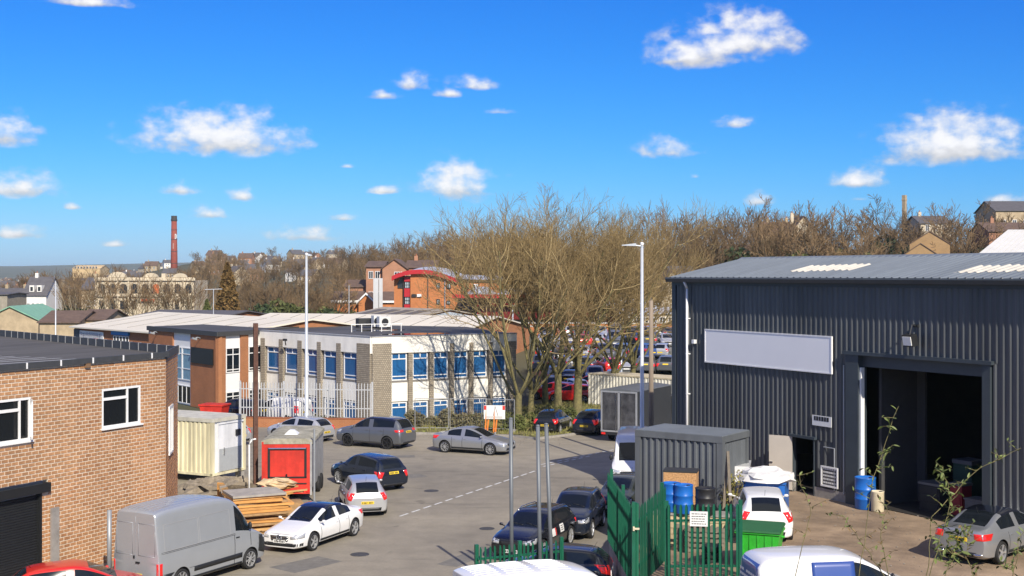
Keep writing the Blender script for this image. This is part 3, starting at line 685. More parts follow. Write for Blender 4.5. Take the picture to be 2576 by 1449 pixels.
def put(o, ref, pt, theta, z=None):
    """heading theta (degrees from +x); local point ref (right, forward) stands on the ground point pt"""
    t = R(theta); fwd = Vector((math.cos(t), math.sin(t), 0)); rgt = Vector((math.sin(t), -math.cos(t), 0))
    o.rotation_euler = (0, 0, t - math.pi / 2); p = Vector((pt[0], pt[1], 0)) - rgt * ref[0] - fwd * ref[1]
    o.location = (p.x, p.y, (pt[2] if len(pt) > 2 else 0) if z is None else z); return o
# ------------------------------------------------------------------ the vehicles in view
def clen(n): return CARS[n.name]
# silver panel van
v = make_car('panel_van', 'silver high-roof panel van parked beside the brick building, rear doors towards the camera', 'van', 'van', pt_vansilver, L=5.3, tail='van', wheel='twist')
put(v, (.99, -2.65), (-10.9, 39.3), 62)
bvh = CARS[v.name][0]
q = conform(bvh, [(-.98, 2.62, .95), (.98, 2.62, .95), (.98, 2.62, .30), (-.98, 2.62, .30)], (0, -1, 0), 10, 5, .02); q.build('front_bumper', black_pl, v, True)
for sg in (1, -1):
    conform(bvh, [(sg, 2.60, 1.02), (sg, 2.16, 1.1), (sg, 2.12, .55), (sg, 2.60, .40)], (-sg, 0, 0), 6, 6, .012).build('front_wing_trim', black_pl, v, True)
    mbp = MB()                                   # pressed panels along the load bay
    for (y0, y1) in ((.72, -.75), (-.82, -2.35)):
        for (ya, za, yb, zb) in ((y0, 2.18, y1, 2.18), (y1, 2.18, y1, 1.36), (y1, 1.36, y0, 1.36), (y0, 1.36, y0, 2.18)):
            h0 = .011
            quad = [(sg, ya, za - h0), (sg, yb, za - h0), (sg, yb, za + h0), (sg, ya, za + h0)] if za == zb else [(sg, ya - h0, za), (sg, ya + h0, za), (sg, ya + h0, zb), (sg, ya - h0, zb)]
            c = conform(bvh, quad, (-sg, 0, 0), 4, 4, .005, .004); mbp.add(c.v, c.f)
    mbp.build('panel_pressing', pt_silver, v)
mbp = MB()
for k in range(-3, 4):
    for i in range(10):
        y0, y1 = 0.2 - i * .27, 0.2 - (i + 1) * .27
        h0 = bvh.ray_cast(Vector((k * .21, y0, 4)), Vector((0, 0, -1))); h1 = bvh.ray_cast(Vector((k * .21, y1, 4)), Vector((0, 0, -1)))
        if h0[0] and h1[0]: mbp.tube(h0[0], h1[0], .016, .016, 6)
    mbp.build('roof_rib', pt_vansilver, v); mbp = MB()

# white saloon, nose to the camera
c = make_car('saloon_car', 'white saloon with black roof and star badge on its grille, parked by the timber stack', 'car', 'sedan', pt_white, roofm=pt_roofblk, tail='sedan', front='none')
put(c, (-.79, 1.40), (*G(785, 1385).xy,), 246)
bvh = CARS[c.name][0]
conform(bvh, [(-.40, 2.3, .70), (.40, 2.3, .70), (.34, 2.3, .45), (-.34, 2.3, .45)], (0, -1, 0), 8, 4, .006).build('grille', black_pl, c, True)
for zz in (.61, .535):
    conform(bvh, [(-.37, 2.3, zz + .014), (.37, 2.3, zz + .014), (.36, 2.3, zz - .014), (-.36, 2.3, zz - .014)], (0, -1, 0), 8, 1, .018).build('grille_bar', chrome, c, True)
h = bvh.ray_cast(Vector((0, 5, .575)), Vector((0, -1, 0)))[0]
m = MB()
for i in range(20):
    a, b = 2 * math.pi * i / 20, 2 * math.pi * (i + 1) / 20
    m.tube((.105 * math.sin(a), h.y + .035, .575 + .105 * math.cos(a)), (.105 * math.sin(b), h.y + .035, .575 + .105 * math.cos(b)), .013, .013, 5)
for a in (0, 2.094, 4.189): m.tube((0, h.y + .035, .575), (.10 * math.sin(a), h.y + .035, .575 + .10 * math.cos(a)), .02, .006, 5)
m.build('star_badge', chrome, c, True)
for sg in (1, -1):
    conform(bvh, [(sg * .50, 2.3, .38), (sg * .86, 2.1, .40), (sg * .84, 2.1, .29), (sg * .48, 2.3, .29)], (-sg * .3, -.95, 0), 5, 2, .008).build('bumper_intake', black_pl, c, True)

# silver hatchback seen from behind
c = make_car('hatchback_car', 'silver hatchback seen from behind between the white saloon and the navy crossover', 'car', 'hatch', pt_silver, L=4.25, H=1.5, tail='split', wheel='twist')
put(c, (.76, -1.27), (*G(965, 1291).xy,), 103)
# navy crossover
c = make_car('crossover_car', 'dark navy crossover with red tail lights parked beyond the silver hatchback', 'car', 'suv', pt_navy, L=4.33, W=.90, H=1.60, tail='split', wheel='ten')
put(c, (.78, -1.28), (*G(1000, 1226).xy,), 130)
# grey suv
c = make_car('suv_car', 'grey metallic off-roader on black wheels parked in front of the corner pier', 'car', 'suv', pt_grey, L=4.6, H=1.80, tail='slim', wheel='five', rimdark=True, roofm=pt_roofblk)
put(c, (-.83, -1.36), (*G(975, 1130).xy,), 152)
# silver estate behind the box trailer
c = make_car('estate_car', 'pale silver hatchback half hidden behind the red box trailer', 'car', 'hatch', pt_silver, L=4.25, H=1.45, tail='split')
put(c, (.70, -1.9), (*G(836, 1108).xy,), 147)
# silver saloon facing right
c = make_car('saloon_car', 'silver saloon side-on in the road with its nose to the right', 'car', 'sedan', pt_sedan, L=4.58, H=1.46, tail='sedan', wheel='ten')
put(c, (.79, -1.42), (*G(1120, 1138).xy,), -24)
# two dark hatchbacks below the trees
c = make_car('hatchback_car', 'small black hatchback with round rear screen parked on the grass below the trees', 'car', 'hatch', pt_black, L=3.85, W=.83, H=1.45, tail='split', wheel='twist')
put(c, (0, -1.92), (*G(1370, 1094).xy,), 72)
c = make_car('hatchback_car', 'dark blue hatchback parked between the black hatchback and the box lorry', 'car', 'hatch', pt_navy, L=4.2, H=1.5, tail='split', wheel='ten')
put(c, (-.2, -2.05), (*G(1462, 1096).xy,), 66)
# dark cars along the green fence
c = make_car('compact_suv', 'dark navy compact four-by-four nose to camera against the tall green fence', 'car', 'suv', pt_navy, L=4.1, W=.88, H=1.58, wheel='five', tail='high', front='grille')
put(c, (-.80, 1.25), (3.0, 48.2), 256)
c = make_car('estate_car', 'black estate car with chrome roof rails and door stickers behind the low green fence', 'car', 'suv', pt_black, L=4.55, W=.90, H=1.55, wheel='ten', rails='chrome', tail='split')
put(c, (-.80, -1.34), (2.1, 47.0), 247)
bvh = CARS[c.name][0]
st_white = mat('sticker_white', (.75, .75, .74), .5, 0); st_red = mat('sticker_red', (.6, .04, .03), .5, 0)
conform(bvh, [(-.95, .55, .92), (-.95, .25, .92), (-.95, .25, .66), (-.95, .55, .66)], (1, 0, 0), 3, 3, .006).build('door_sticker', st_white, c)
conform(bvh, [(-.95, .22, .92), (-.95, .14, .92), (-.95, .14, .66), (-.95, .22, .66)], (1, 0, 0), 2, 3, .006).build('door_sticker', st_red, c)
o = conform(bvh, [(-.95, -.25, .96), (-.95, -.60, .96), (-.95, -.60, .68), (-.95, -.25, .68)], (1, 0, 0), 3, 3, .006).build('door_sticker', st_white, c)
t = MB()
for k in range(3):
    q = conform(bvh, [(-.95, -.32, .91 - k * .07), (-.95, -.53, .91 - k * .07), (-.95, -.53, .885 - k * .07), (-.95, -.32, .885 - k * .07)], (1, 0, 0), 2, 1, .010); t.add(q.v, q.f)
t.build('sticker_print', ink, o)
c = make_car('mini_car', 'small black hatchback, only roof and windows showing above the white van roof', 'car', 'hatch', pt_navy, L=3.7, W=.84, H=1.43, tail='split', roofm=pt_black)
put(c, (0, 0), (1.35, 40.4), 172)
bvh = CARS[c.name][0]
conform(bvh, [(-.6, -1.95, .78), (.6, -1.95, .78), (.6, -1.95, .55), (-.6, -1.95, .55)], (0, 1, 0), 6, 3, .02).build('white_tailgate_band', pt_white, c, True)
# yard: white hatchback, silver saloon, sign-written van
c = make_car('hatchback_car', 'dirty white hatchback parked in the yard behind the green wheelie bin', 'car', 'hatch', pt_white, L=4.05, W=.87, H=1.50, tail='split', wheel='five')
put(c, (.1, -2.0), (7.95, 39.2), 84, z=1.66)
cs = make_car('saloon_car', 'silver saloon with dark glass roof in front of the big workshop doorway', 'car', 'sedan', pt_cclass, L=4.69, roofm=pt_roofblk, tail='sedan', wheel='five')
put(cs, (-.86, -2.25), (12.25, 37.1), 43, z=1.7)
bvh = CARS[cs.name][0]
for sg in (1, -1):
    conform(bvh, [(sg * .45, -2.3, .36), (sg * .72, -2.3, .37), (sg * .70, -2.3, .30), (sg * .47, -2.3, .30)], (0, 1, 0), 4, 2, .02).build('exhaust_tip', chrome, cs, True)
vb = make_car('courier_van', 'white small van with blue rear and blue side panel along the bottom of the photo', 'van', 'smallvan', pt_white, L=4.35, H=1.84, tail='high', wheel='steel')
put(vb, (0, 0), (7.75, 30.3), 8, z=1.66)
bvh = CARS[vb.name][0]
conform(bvh, [(-.84, -2.2, 1.62), (.84, -2.2, 1.62), (.88, -2.2, .5), (-.88, -2.2, .5)], (0, 1, 0), 12, 12, .008).build('blue_rear_door', pt_blue, vb, True)
vt = MB()
for r_ in range(4):
    for k in range(9):
        if random.random() < .25: continue
        x0 = .66 - k * .15
        q = conform(bvh, [(x0, -2.2, 1.34 - r_ * .13), (x0 - .11, -2.2, 1.34 - r_ * .13), (x0 - .11, -2.2, 1.28 - r_ * .13), (x0, -2.2, 1.28 - r_ * .13)], (0, 1, 0), 1, 1, .016, .004); vt.add(q.v, q.f)
vt.build('rear_lettering', plate_w, vb)
for sg in (1, -1):
    o = conform(bvh, [(sg, .12, 1.66), (sg, -.92, 1.66), (sg, -.92, .72), (sg, .12, .72)], (-sg, 0, 0), 10, 8, .008).build('blue_side_panel', pt_blue, vb, True)
    vt = MB(); r_ = random.Random(4)          # unreadable lettering: blocky white marks with an orange patch between them
    for y0, y1, z0, z1 in ((-.02, -.24, 1.20, 1.08), (-.48, -.86, 1.22, 1.06), (-.46, -.88, 1.02, .93)):
        y = y0
        while y > y1:
            w = r_.uniform(.03, .055); q = conform(bvh, [(sg, y, z0), (sg, y - w, z0), (sg, y - w, z1), (sg, y, z1)], (-sg, 0, 0), 1, 1, .014, .004); vt.add(q.v, q.f); y -= w + .014
    vt.build('side_lettering', plate_w, vb)
    conform(bvh, [(sg, -.27, 1.22), (sg, -.44, 1.22), (sg, -.44, 1.06), (sg, -.27, 1.06)], (-sg, 0, 0), 2, 2, .014, .004).build('orange_mark', lamp_amber, vb)
# road-level white van, only its ribbed roof in the picture
vw = make_car('panel_van', 'white panel van at the bottom of the photo, only its ribbed roof showing', 'van', 'van', pt_white, L=5.0, H=2.45, tail='van', wheel='steel')
put(vw, (0, 0), (1.05, 33.4), 22)
bvh = CARS[vw.name][0]; m = MB()
for k in range(-4, 5):
    for (ya, yb) in ((.3, -.55), (-.75, -1.5), (-1.65, -2.3)):
        n_ = 4; m = MB()
        for i in range(n_):
            y0, y1 = lerp(ya, yb, i / n_), lerp(ya, yb, (i + 1) / n_)
            h0 = bvh.ray_cast(Vector((k * .17, y0, 4)), Vector((0, 0, -1)))[0]; h1 = bvh.ray_cast(Vector((k * .17, y1, 4)), Vector((0, 0, -1)))[0]
            if h0 and h1: m.tube(h0 - Vector((0, 0, .006)), h1 - Vector((0, 0, .006)), .02, .02, 6)
        m.build('roof_rib', pt_white, vw)
# white van nosing out behind the metal store
c = make_car('panel_van', 'white panel van mostly hidden behind the grey metal store', 'van', 'van', pt_white, L=5.3, H=2.45, tail='van', wheel='steel')
put(c, (0, 2.64), (5.55, 59.0), 262)
# olive car behind the navy four-by-four
c = make_car('hatchback_car', 'dark olive hatchback glimpsed between the navy four-by-four and the white van', 'car', 'hatch', mat('car_olive', (.035, .04, .028), .25, .03, 2, coat=.8), L=4.2)
put(c, (0, 2.0), (4.05, 52.2), 250)
# red car, bottom left
c = make_car('hatchback_car', 'bright red hatchback, roof only, at the bottom left below the brick wall', 'car', 'hatch', pt_red, L=4.0, H=1.46, tail='split')
put(c, (0, 0), (-12.9, 37.9), 22)
# dark hatchback hidden beyond the trailer, vehicles by the white fence
c = make_car('hatchback_car', 'dark hatchback hidden behind the red box trailer, one tail light showing', 'car', 'hatch', pt_black, L=4.1)
put(c, (.8, -2.0), (*G(814, 1190).xy,), 120)
c = make_car('suv_car', 'black off-roader parked by the red skip behind the cream container', 'car', 'suv', pt_black, L=4.5)
put(c, (0, 0), (-18.4, 86.0), 150)
c = make_car('hatchback_car', 'silver car tail just visible behind the cream storage container', 'car', 'hatch', pt_silver, L=4.2)
put(c, (.8, -2.0), (*G(632, 1118).xy,), 150)
c = make_car('courier_van', 'white small van parked behind the white palisade fence', 'van', 'smallvan', pt_white, L=4.35, tail='high', wheel='steel')
put(c, (0, 0), (-15.6, 85.6), 150)
# ================================================================== WORKSHOP SHED
anth = mat('anthracite_cladding', (.092, .098, .102), .36, .18, 1.1, metal=.15, stretch=(5, 5, .25), rand=.13, macro=.2, mst=(1.5, 1.5, .12))
anth_trim = mat('anthracite_trim', (.045, .057, .066), .45, .10, 2)
roof_g = mat('shed_roof_sheet', (.17, .195, .215), .5, .16, .5, stretch=(1.5, .4, 1), metal=.1, rand=.07)
rooflight = mat('grp_rooflight', (.56, .53, .45), .6, .12, 2)
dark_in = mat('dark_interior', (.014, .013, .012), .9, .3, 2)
shed = thing('workshop_shed', 'anthracite corrugated metal workshop with a tall open roller doorway and grey roof', 'building', (7.04, 55.1, 1.7), R(-60))
def ray_local(root, px, py, p0, n):
    rz = root.rotation_euler.z; Rm = Matrix.Rotation(-rz, 3, 'Z')
    c0 = Rm @ (Vector((0, 0, CAMZ)) - Vector(root.location)); d = Rm @ Vector(((px - CX) / FOC, 1, -(py - HY) / FOC))
    t = (Vector(p0) - c0).dot(Vector(n)) / d.dot(Vector(n)); return c0 + d * t
HW = 7.95; LEN = 27.3; YR = 3.85; ZR = 8.98; DP = 7.7
dx0 = on_plane(shed, 2165, 1272)[0]; dx1 = on_plane(shed, 2477, 1100)[0]; dz = on_plane(shed, 2300, 903)[1]
px0 = on_plane(shed, 1996, 1180)[0]; px1 = on_plane(shed, 2049, 1180)[0]; pz = on_plane(shed, 2020, 1101)[1]
def sheet_profile(w, pitch=.2625, d=.055):
    p = [0.0, 0.0]; out = [(0, 0)]; n = int(round(w / pitch))
    for i in range(n):
        x = i * pitch; q = pitch
        out += [(x + q * .36, 0), (x + q * .54, -d), (x + q * .70, -d), (x + q * .88, 0)]
    out.append((w, 0)); return out
_sh = {}
def clad_sheet(parent, x0, z0, z1, w=1.05, y=0.0, m=anth, name='cladding_sheet', flip=False):
    key = (round(w, 3), round(z1 - z0, 3), m.name)
    if key not in _sh:
        pr = sheet_profile(w - .004); mb = MB(); n = len(pr); h = z1 - z0
        mb.add([(x, yy, 0) for x, yy in pr] + [(x, yy, h) for x, yy in pr], [(i, i + 1, n + i + 1, n + i) for i in range(n - 1)]); _sh[key] = mb.mesh(name, m)
    return inst(name, _sh[key], parent, (x0, y, z0), rz=math.pi if flip else 0)
x = 0.12
while x < LEN:
    z0 = .38; segs = [(z0, HW)]
    xm0, xm1 = x, x + 1.05
    if xm1 > dx0 - .25 and xm0 < dx1 + .2:
        segs = [(dz + .05, HW)]
        if xm0 < dx0 - .3: segs = [(dz + .05, HW)]
    elif xm1 > px0 and xm0 < px1: segs = [(pz, HW)]
    for a, b in segs: clad_sheet(shed, x, a, b)
    # make good beside the openings with narrower sheets
    x += 1.05
def edge_fill(a, b, z0, z1):
    if b - a < .03: return
    n = (b - a); mb = MB(); pr = [(a, 0)]; q = a
    while q + .35 <= b: pr += [(q + .126, 0), (q + .189, -.06), (q + .245, -.06), (q + .308, 0)]; q += .35
    pr.append((b, 0)); k = len(pr)
    mb.add([(x_, y_, z0) for x_, y_ in pr] + [(x_, y_, z1) for x_, y_ in pr], [(i, i + 1, k + i + 1, k + i) for i in range(k - 1)]); mb.build('cladding_sheet', anth, shed, fix=False)
def sheet_edges(): 
    xs_ = []; q = .12
    while q < LEN: xs_.append(q); q += 1.05
    return xs_
es = sheet_edges()
cut0 = max(e for e in es if e + 1.05 <= dx0 - .25 + 1e-6) + 1.05; cut1 = min(e for e in es if e >= dx1 + .2 - 1e-6)
pc0 = max(e for e in es if e + 1.05 <= px0 + 1e-6) + 1.05; pc1 = min(e for e in es if e >= px1 - 1e-6)
edge_fill(cut0, dx0 - .25, .38, dz + .05); edge_fill(dx1 + .2, cut1, .38, dz + .05); edge_fill(pc0, px0, .38, pz); edge_fill(px1, pc1, .38, pz)
# plinth
for a, b in ((0, px0), (px1, dx0 - .02), (dx1, LEN)):
    m = MB(); m.box(a, b, -.06, .2, 0, .36); m.build('plinth', concrete, shed)
# corner flashing, door trims, lintel, gutter
m = MB(); m.box(-.10, .16, -.07, .12, .3, HW); m.build('corner_flashing', anth_trim, shed)
m = MB(); m.box(dx0 - .62, dx0, -.13, .30, .0, dz); m.build('door_jamb', anth_trim, shed)
m = MB(); m.box(dx1, dx1 + .32, -.13, .30, .0, dz); m.build('door_jamb', anth_trim, shed)
m = MB(); m.box(dx0 - .72, dx1 + .42, -.20, .30, dz, dz + .12); m.build('door_lintel', anth_trim, shed)
m = MB(); m.box(dx0, dx1, .10, .34, dz - .42, dz - .002); m.build('roller_box', mat('roller_box_grey', (.05, .06, .066), .5, .1), shed)
m = MB(); m.box(dx0 + .0, dx0 + .07, -.05, .12, .0, dz - .45); m.build('door_guide', white_paint, shed)
m = MB(); m.box(px0 - .1, px1 + .16, -.16, .06, pz, pz + .10); m.build('door_hood', anth_trim, shed)
m = MB(); m.box(px0 - .06, px0, -.07, .15, 0, pz); m.box(px1, px1 + .06, -.07, .15, 0, pz); m.build('door_frame', anth_trim, shed)
gu = MB(); gu.prism([(-.15, -.34, HW + .02), (-.15, -.08, HW + .02), (-.15, -.08, HW + .22), (-.15, -.36, HW + .22), (-.15, -.40, HW + .16)], (LEN, 0, 0)); gu.build('gutter', anth_trim, shed)
m = MB(); m.box(-.1, LEN, -.08, .1, HW - .12, HW + .1); m.build('eaves_trim', anth_trim, shed)
# roof sheets with raised ribs
def slope_sheet(w, y0, z0, y1, z1, m, name, pitch=.35, d=.045, lift=0.0):
    mb = MB(); pr = sheet_profile(w - .004, pitch, -d); n = len(pr); nn = Vector((0, -(z1 - z0), y1 - y0)).normalized()
    if nn.z < 0: nn = -nn
    a = [Vector((x_, y0, z0)) + nn * (y_ + lift) for x_, y_ in pr]; b = [Vector((x_, y1, z1)) + nn * (y_ + lift) for x_, y_ in pr]
    mb.add(a + b, [(i, i + 1, n + i + 1, n + i) for i in range(n - 1)]); return mb.mesh(name, m)
fs = slope_sheet(1.05, -.30, HW + .20, YR, ZR + .02, roof_g, 'roof_sheet'); bs = slope_sheet(1.05, YR, ZR + .02, DP + .3, HW + .20, roof_g, 'roof_sheet')
x = -.12; k = 0
while x < LEN:
    inst('roof_sheet', fs, shed, (x, 0, 0)); inst('roof_sheet', bs, shed, (x, 0, 0)); x += 1.05
m = MB(); m.prism([(-.14, YR - .22, ZR - .02), (-.14, YR, ZR + .085), (-.14, YR + .22, ZR - .02), (-.14, YR, ZR + .03)], (LEN, 0, 0)); m.build('ridge_cap', roof_g, shed)
m = MB(); m.box(-.22, -.12, -.34, YR, HW + .1, HW + .16)
m.v = [(x_, y_, z_ + (y_ + .34) / (YR + .34) * (ZR - HW - .14)) for x_, y_, z_ in m.v]; m.build('verge_flashing', anth_trim, shed)
nrm = Vector((0, -(ZR - HW - .18), YR + .30)).normalized()
for (ax, ay, n_) in ((1962, 685, 4), (2378, 688, 4)):
    q0 = ray_local(shed, ax, ay, (0, -.3, HW + .2), nrm)
    for i in range(n_ - 1):
        xx = q0.x + .1 + i * 1.05 - .0; xx = -.12 + 1.05 * round((xx + .12) / 1.05)
        ya, yb = q0.y + .12 * i, q0.y + 1.15 + .12 * i
        za = HW + .2 + (ya + .3) / (YR + .3) * (ZR - HW - .18); zb = HW + .2 + (yb + .3) / (YR + .3) * (ZR - HW - .18)
        inst('rooflight', slope_sheet(1.05, ya, za, yb, zb, rooflight, 'rooflight', lift=.012), shed, (xx, 0, 0))
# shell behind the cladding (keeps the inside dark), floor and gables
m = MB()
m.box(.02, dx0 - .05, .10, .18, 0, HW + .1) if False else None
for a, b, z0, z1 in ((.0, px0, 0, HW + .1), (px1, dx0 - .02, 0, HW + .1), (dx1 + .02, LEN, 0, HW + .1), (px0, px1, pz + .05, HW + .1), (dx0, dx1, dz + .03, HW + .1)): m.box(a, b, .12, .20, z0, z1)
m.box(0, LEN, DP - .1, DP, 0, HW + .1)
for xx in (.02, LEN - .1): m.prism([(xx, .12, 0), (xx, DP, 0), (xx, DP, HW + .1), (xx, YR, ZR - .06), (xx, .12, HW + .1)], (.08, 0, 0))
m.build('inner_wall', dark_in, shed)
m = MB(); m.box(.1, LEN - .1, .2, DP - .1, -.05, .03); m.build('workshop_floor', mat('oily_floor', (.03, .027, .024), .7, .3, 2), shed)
# open side door leaf
q = on_plane(shed, 2004, 1180); m = MB(); w_ = .92
leaf = MB(); leaf.obox((-w_ / 2, -.0, pz / 2), (w_, .05, pz - .06)); o = leaf.build('door', mat('beige_door', (.52, .47, .40), .6, .06, 1.5), shed); o.location = (px0 + .02, -.08, .03); o.rotation_euler = (0, 0, R(28))
h = MB(); h.obox((-w_ + .1, -.05, 1.05), (.12, .05, .04)); h.build('door_handle', chrome, o)
# downpipe
m = MB(); xd, _ = on_plane(shed, 1735, 900)
m.path([(xd, -.3, HW + .05), (xd, -.14, HW - .25), (xd, -.14, .1)], .055, 10); m.build('downpipe', upvc, shed, True)
for zz in (1.6, 3.2, 4.9, 6.4): m = MB(); m.box(xd - .09, xd + .09, -.16, -.03, zz, zz + .04); m.build('pipe_bracket', upvc, shed)
# floodlight and small sensor light
fx_, fz_ = on_plane(shed, 2310, 855); fl = MB(); fl.obox((fx_, -.40, fz_), (.44, .26, .40), rx=R(12)); o = fl.build('floodlight', black_pl, shed)
m = MB(); m.obox((fx_, -.54, fz_ - .03), (.36, .03, .30), rx=R(12)); m.build('lamp_glass', mat('lamp_glass_w', (.8, .8, .76), .2, 0), o)
m = MB(); m.path([(fx_, -.02, fz_ + .45), (fx_, -.3, fz_ + .52), (fx_, -.42, fz_ + .15)], .03, 6); m.obox((fx_, -.08, fz_ + .48), (.2, .12, .1)); m.build('lamp_arm', black_pl, o)
fx_, fz_ = on_plane(shed, 1752, 859); fl = MB(); fl.obox((fx_, -.12, fz_), (.16, .16, .16)); fl.build('bulkhead_light', white_paint, shed)
# conduit and drain pipe low on the wall
fx_, fz_ = on_plane(shed, 2078, 1160); m = MB(); m.path([(fx_ + .5, -.07, .35), (fx_ + .5, -.07, 1.9), (fx_ - .05, -.07, 1.9)], .022, 6); m.path([(dx0 - .75, -.08, .3), (dx0 - .75, -.08, 5.0)], .03, 6); m.build('conduit', steel_grey, shed)
# signs on the wall (things of their own)
blank = mat('blank_sign_panel', (.88, .88, .87), .5, .02, 1)
ca = [on_plane(shed, *p_) for p_ in ((1778, 826), (2098, 838), (2098, 932), (1778, 911))]
sg_ = thing('wall_sign', 'long blank pale grey sign board with white edging high on the dark shed wall', 'sign', shed.matrix_basis @ Vector((ca[3][0], -.06, ca[3][1])), R(-60))
sw = ca[1][0] - ca[0][0]; shh = (ca[0][1] + ca[1][1]) / 2 - (ca[2][1] + ca[3][1]) / 2
m = MB(); m.box(0, sw, -.05, 0, 0, shh); m.build('sign_panel', blank, sg_)
m = MB(); 
for a in ((0, sw, 0, .05), (0, sw, shh - .05, shh), (0, .05, .05, shh - .05), (sw - .05, sw, .05, shh - .05)): m.box(a[0], a[1], -.065, -.048, a[2], a[3])
m.build('sign_edging', white_paint, sg_)
def small_sign(px, py, w, h, label, rows, back=plate_w, frame=None, y=-.06):
    a = on_plane(shed, px, py); t = thing('notice_sign', label, 'sign', shed.matrix_basis @ Vector((a[0], y, a[1] - h)), R(-60))
    m = MB(); m.box(0, w, -.02, 0, 0, h); m.build('sign_panel', back, t)
    if frame:
        m = MB()
        for q in ((-.03, w + .03, -.03, .03), (-.03, w + .03, h - .03, h + .03), (-.03, .03, .03, h - .03), (w - .03, w + .03, .03, h - .03)): m.box(q[0], q[1], -.05, -.018, q[2], q[3])
        m.build('sign_frame', frame, t)
    m = MB(); r_ = random.Random(5)
    for k in range(rows):
        z_ = h - (k + .75) * h / (rows + .5); q = w * .1
        while q < w * .88:
            l = r_.uniform(.04, .12) * w; m.box(q, min(q + l, w * .9), -.026, -.0205, z_, z_ + h / rows * .42); q += l + w * .03
    m.build('sign_text', ink if back is plate_w else plate_w, t); return t
small_sign(2047, 1043, 1.0, .38, 'narrow white wall plate with dark print above the side doorway', 1)
small_sign(2071, 1172, .82, .70, 'white framed dark notice on the shed wall right of the side doorway', 5, mat('notice_dark', (.10, .10, .10), .5, 0), white_paint)
# inside the workshop
iw = mat('office_grey_wall', (.05, .05, .05), .8, .1); shelf_m = mat('racking_steel', (.10, .09, .08), .6, .3)
m = MB(); m.box(dx0 + .3, dx0 + .42, .6, 2.4, .03, 5.0); m.box(dx0 + .3, dx0 + .8, 2.4, 2.5, .03, 5.0); m.build('office_partition', iw, shed)
t = thing('storage_rack', 'dark steel racking loaded with boxes deep inside the workshop', 'rack', shed.matrix_basis @ Vector((dx0 + 3.2, DP - 1.3, .03)), R(-60))
for xx in (0, 1.6, 3.2):
    m = MB(); m.box(xx, xx + .08, 0, .08, 0, 4.2); m.box(xx, xx + .08, .8, .88, 0, 4.2); m.build('upright', shelf_m, t)
for zz in (.5, 1.6, 2.7, 3.9): m = MB(); m.box(0, 3.3, 0, .9, zz, zz + .07); m.build('shelf', shelf_m, t)
r_ = random.Random(9); bxm = [mat('box_brown', (.20, .13, .07), .8), mat('box_tan', (.30, .24, .15), .8), mat('box_blue', (.03, .06, .16), .6), mat('box_red', (.28, .03, .02), .6), mat('box_white', (.5, .5, .48), .6)]
for zz in (.57, 1.67, 2.77):
    q = .15; nb_ = -1
    while q < 3.0:
        w_ = r_.uniform(.25, .55); m = MB(); m.box(q, q + w_, .1, .75, zz, zz + r_.uniform(.25, .8)); bk_ = r_.randrange(5); o = m.build('storage_box', bxm[bk_]); o.matrix_basis = t.matrix_basis.copy()
        nb_ += 1; tag(o, ('brown', 'tan', 'blue', 'red', 'white')[bk_] + ' box on the ' + {.57: 'lowest', 1.67: 'middle', 2.77: 'upper'}[zz] + ' rack shelf in the workshop, ' + ORD[nb_] + ' from the left', 'box', 'boxes on the workshop racking'); q += w_ + r_.uniform(.05, .2)
def drum(name, label, cat, m_, loc, r=.29, h=.88, group=None, open_top=False, rib=True):
    t = thing(name, label, cat, loc, group=group); mb = MB()
    pr = [(r * .93, 0), (r, .03)]
    for z_ in (.33, .63):
        if rib: pr += [(r, h * z_ - .03), (r * 1.04, h * z_ - .012), (r * 1.04, h * z_ + .012), (r, h * z_ + .03)]
    pr += [(r, h - .05), (r * 1.03, h - .03), (r * 1.03, h), (r * .93, h), (r * .92, h - .04)]
    mb.lathe(pr, 24); mb.build('drum_body', m_, t, True)
    for o_ in t.children:
        for e in o_.data.edges: pass
    m2 = MB(); m2.lathe([(.06, h - .06), (.06, h - .015), (.045, h - .01)], 10, (r * .5, 0, 0)); m2.build('bung', black_pl, t); return t
blue_pl = mat('blue_plastic', (.012, .13, .48), .35, .12, 3, spec=.5); cream_pl = mat('cream_plastic', (.62, .55, .38), .5, .15, 4)
drum('plastic_barrel', 'blue plastic barrel standing just inside the left jamb of the big doorway', 'barrel', blue_pl, shed.matrix_basis @ Vector((dx0 + .5, -.28, .0)), .36, 1.12)
drum('plastic_drum', 'cream plastic drum beside the blue barrel at the workshop doorway', 'drum', cream_pl, shed.matrix_basis @ Vector((dx0 + 1.12, -.32, .0)), .22, .72, rib=False)
r_ = random.Random(4)
junk_m = [mat('junk_black', (.02, .02, .022), .6), mat('junk_green', (.02, .06, .04), .6), mat('junk_red', (.3, .02, .03), .5), mat('junk_grey', (.12, .12, .12), .6)]
for k, (lx, ly, w_, d_, h_, mi_, lab) in enumerate(((1.7, 1.1, .9, .7, 1.0, 0, 'black tool chest inside the workshop near the office partition'), (2.8, 1.4, .5, .5, 1.1, 2, 'red upright cylinder trolley in the dark workshop'), (3.6, 1.2, .7, .6, .7, 3, 'grey machine box on the workshop floor'), (1.9, 2.6, .8, .8, 1.7, 1, 'dark green cabinet at the back of the workshop'))):
    t = thing('workshop_cabinet', lab, 'cabinet', shed.matrix_basis @ Vector((dx0 + lx, ly, .03)), R(-60)); m = MB(); m.box(0, w_, 0, d_, 0, h_ * .92); m.build('cabinet_body', junk_m[mi_], t)
    m = MB(); m.box(-.03, w_ + .03, -.03, d_ + .03, h_ * .92, h_); m.build('cabinet_top', junk_m[3], t)
    for j in range(3): m = MB(); m.box(.06, w_ - .06, -.03, -.002, h_ * (.08 + .28 * j), h_ * (.3 + .28 * j)); m.build('drawer', junk_m[mi_], t)

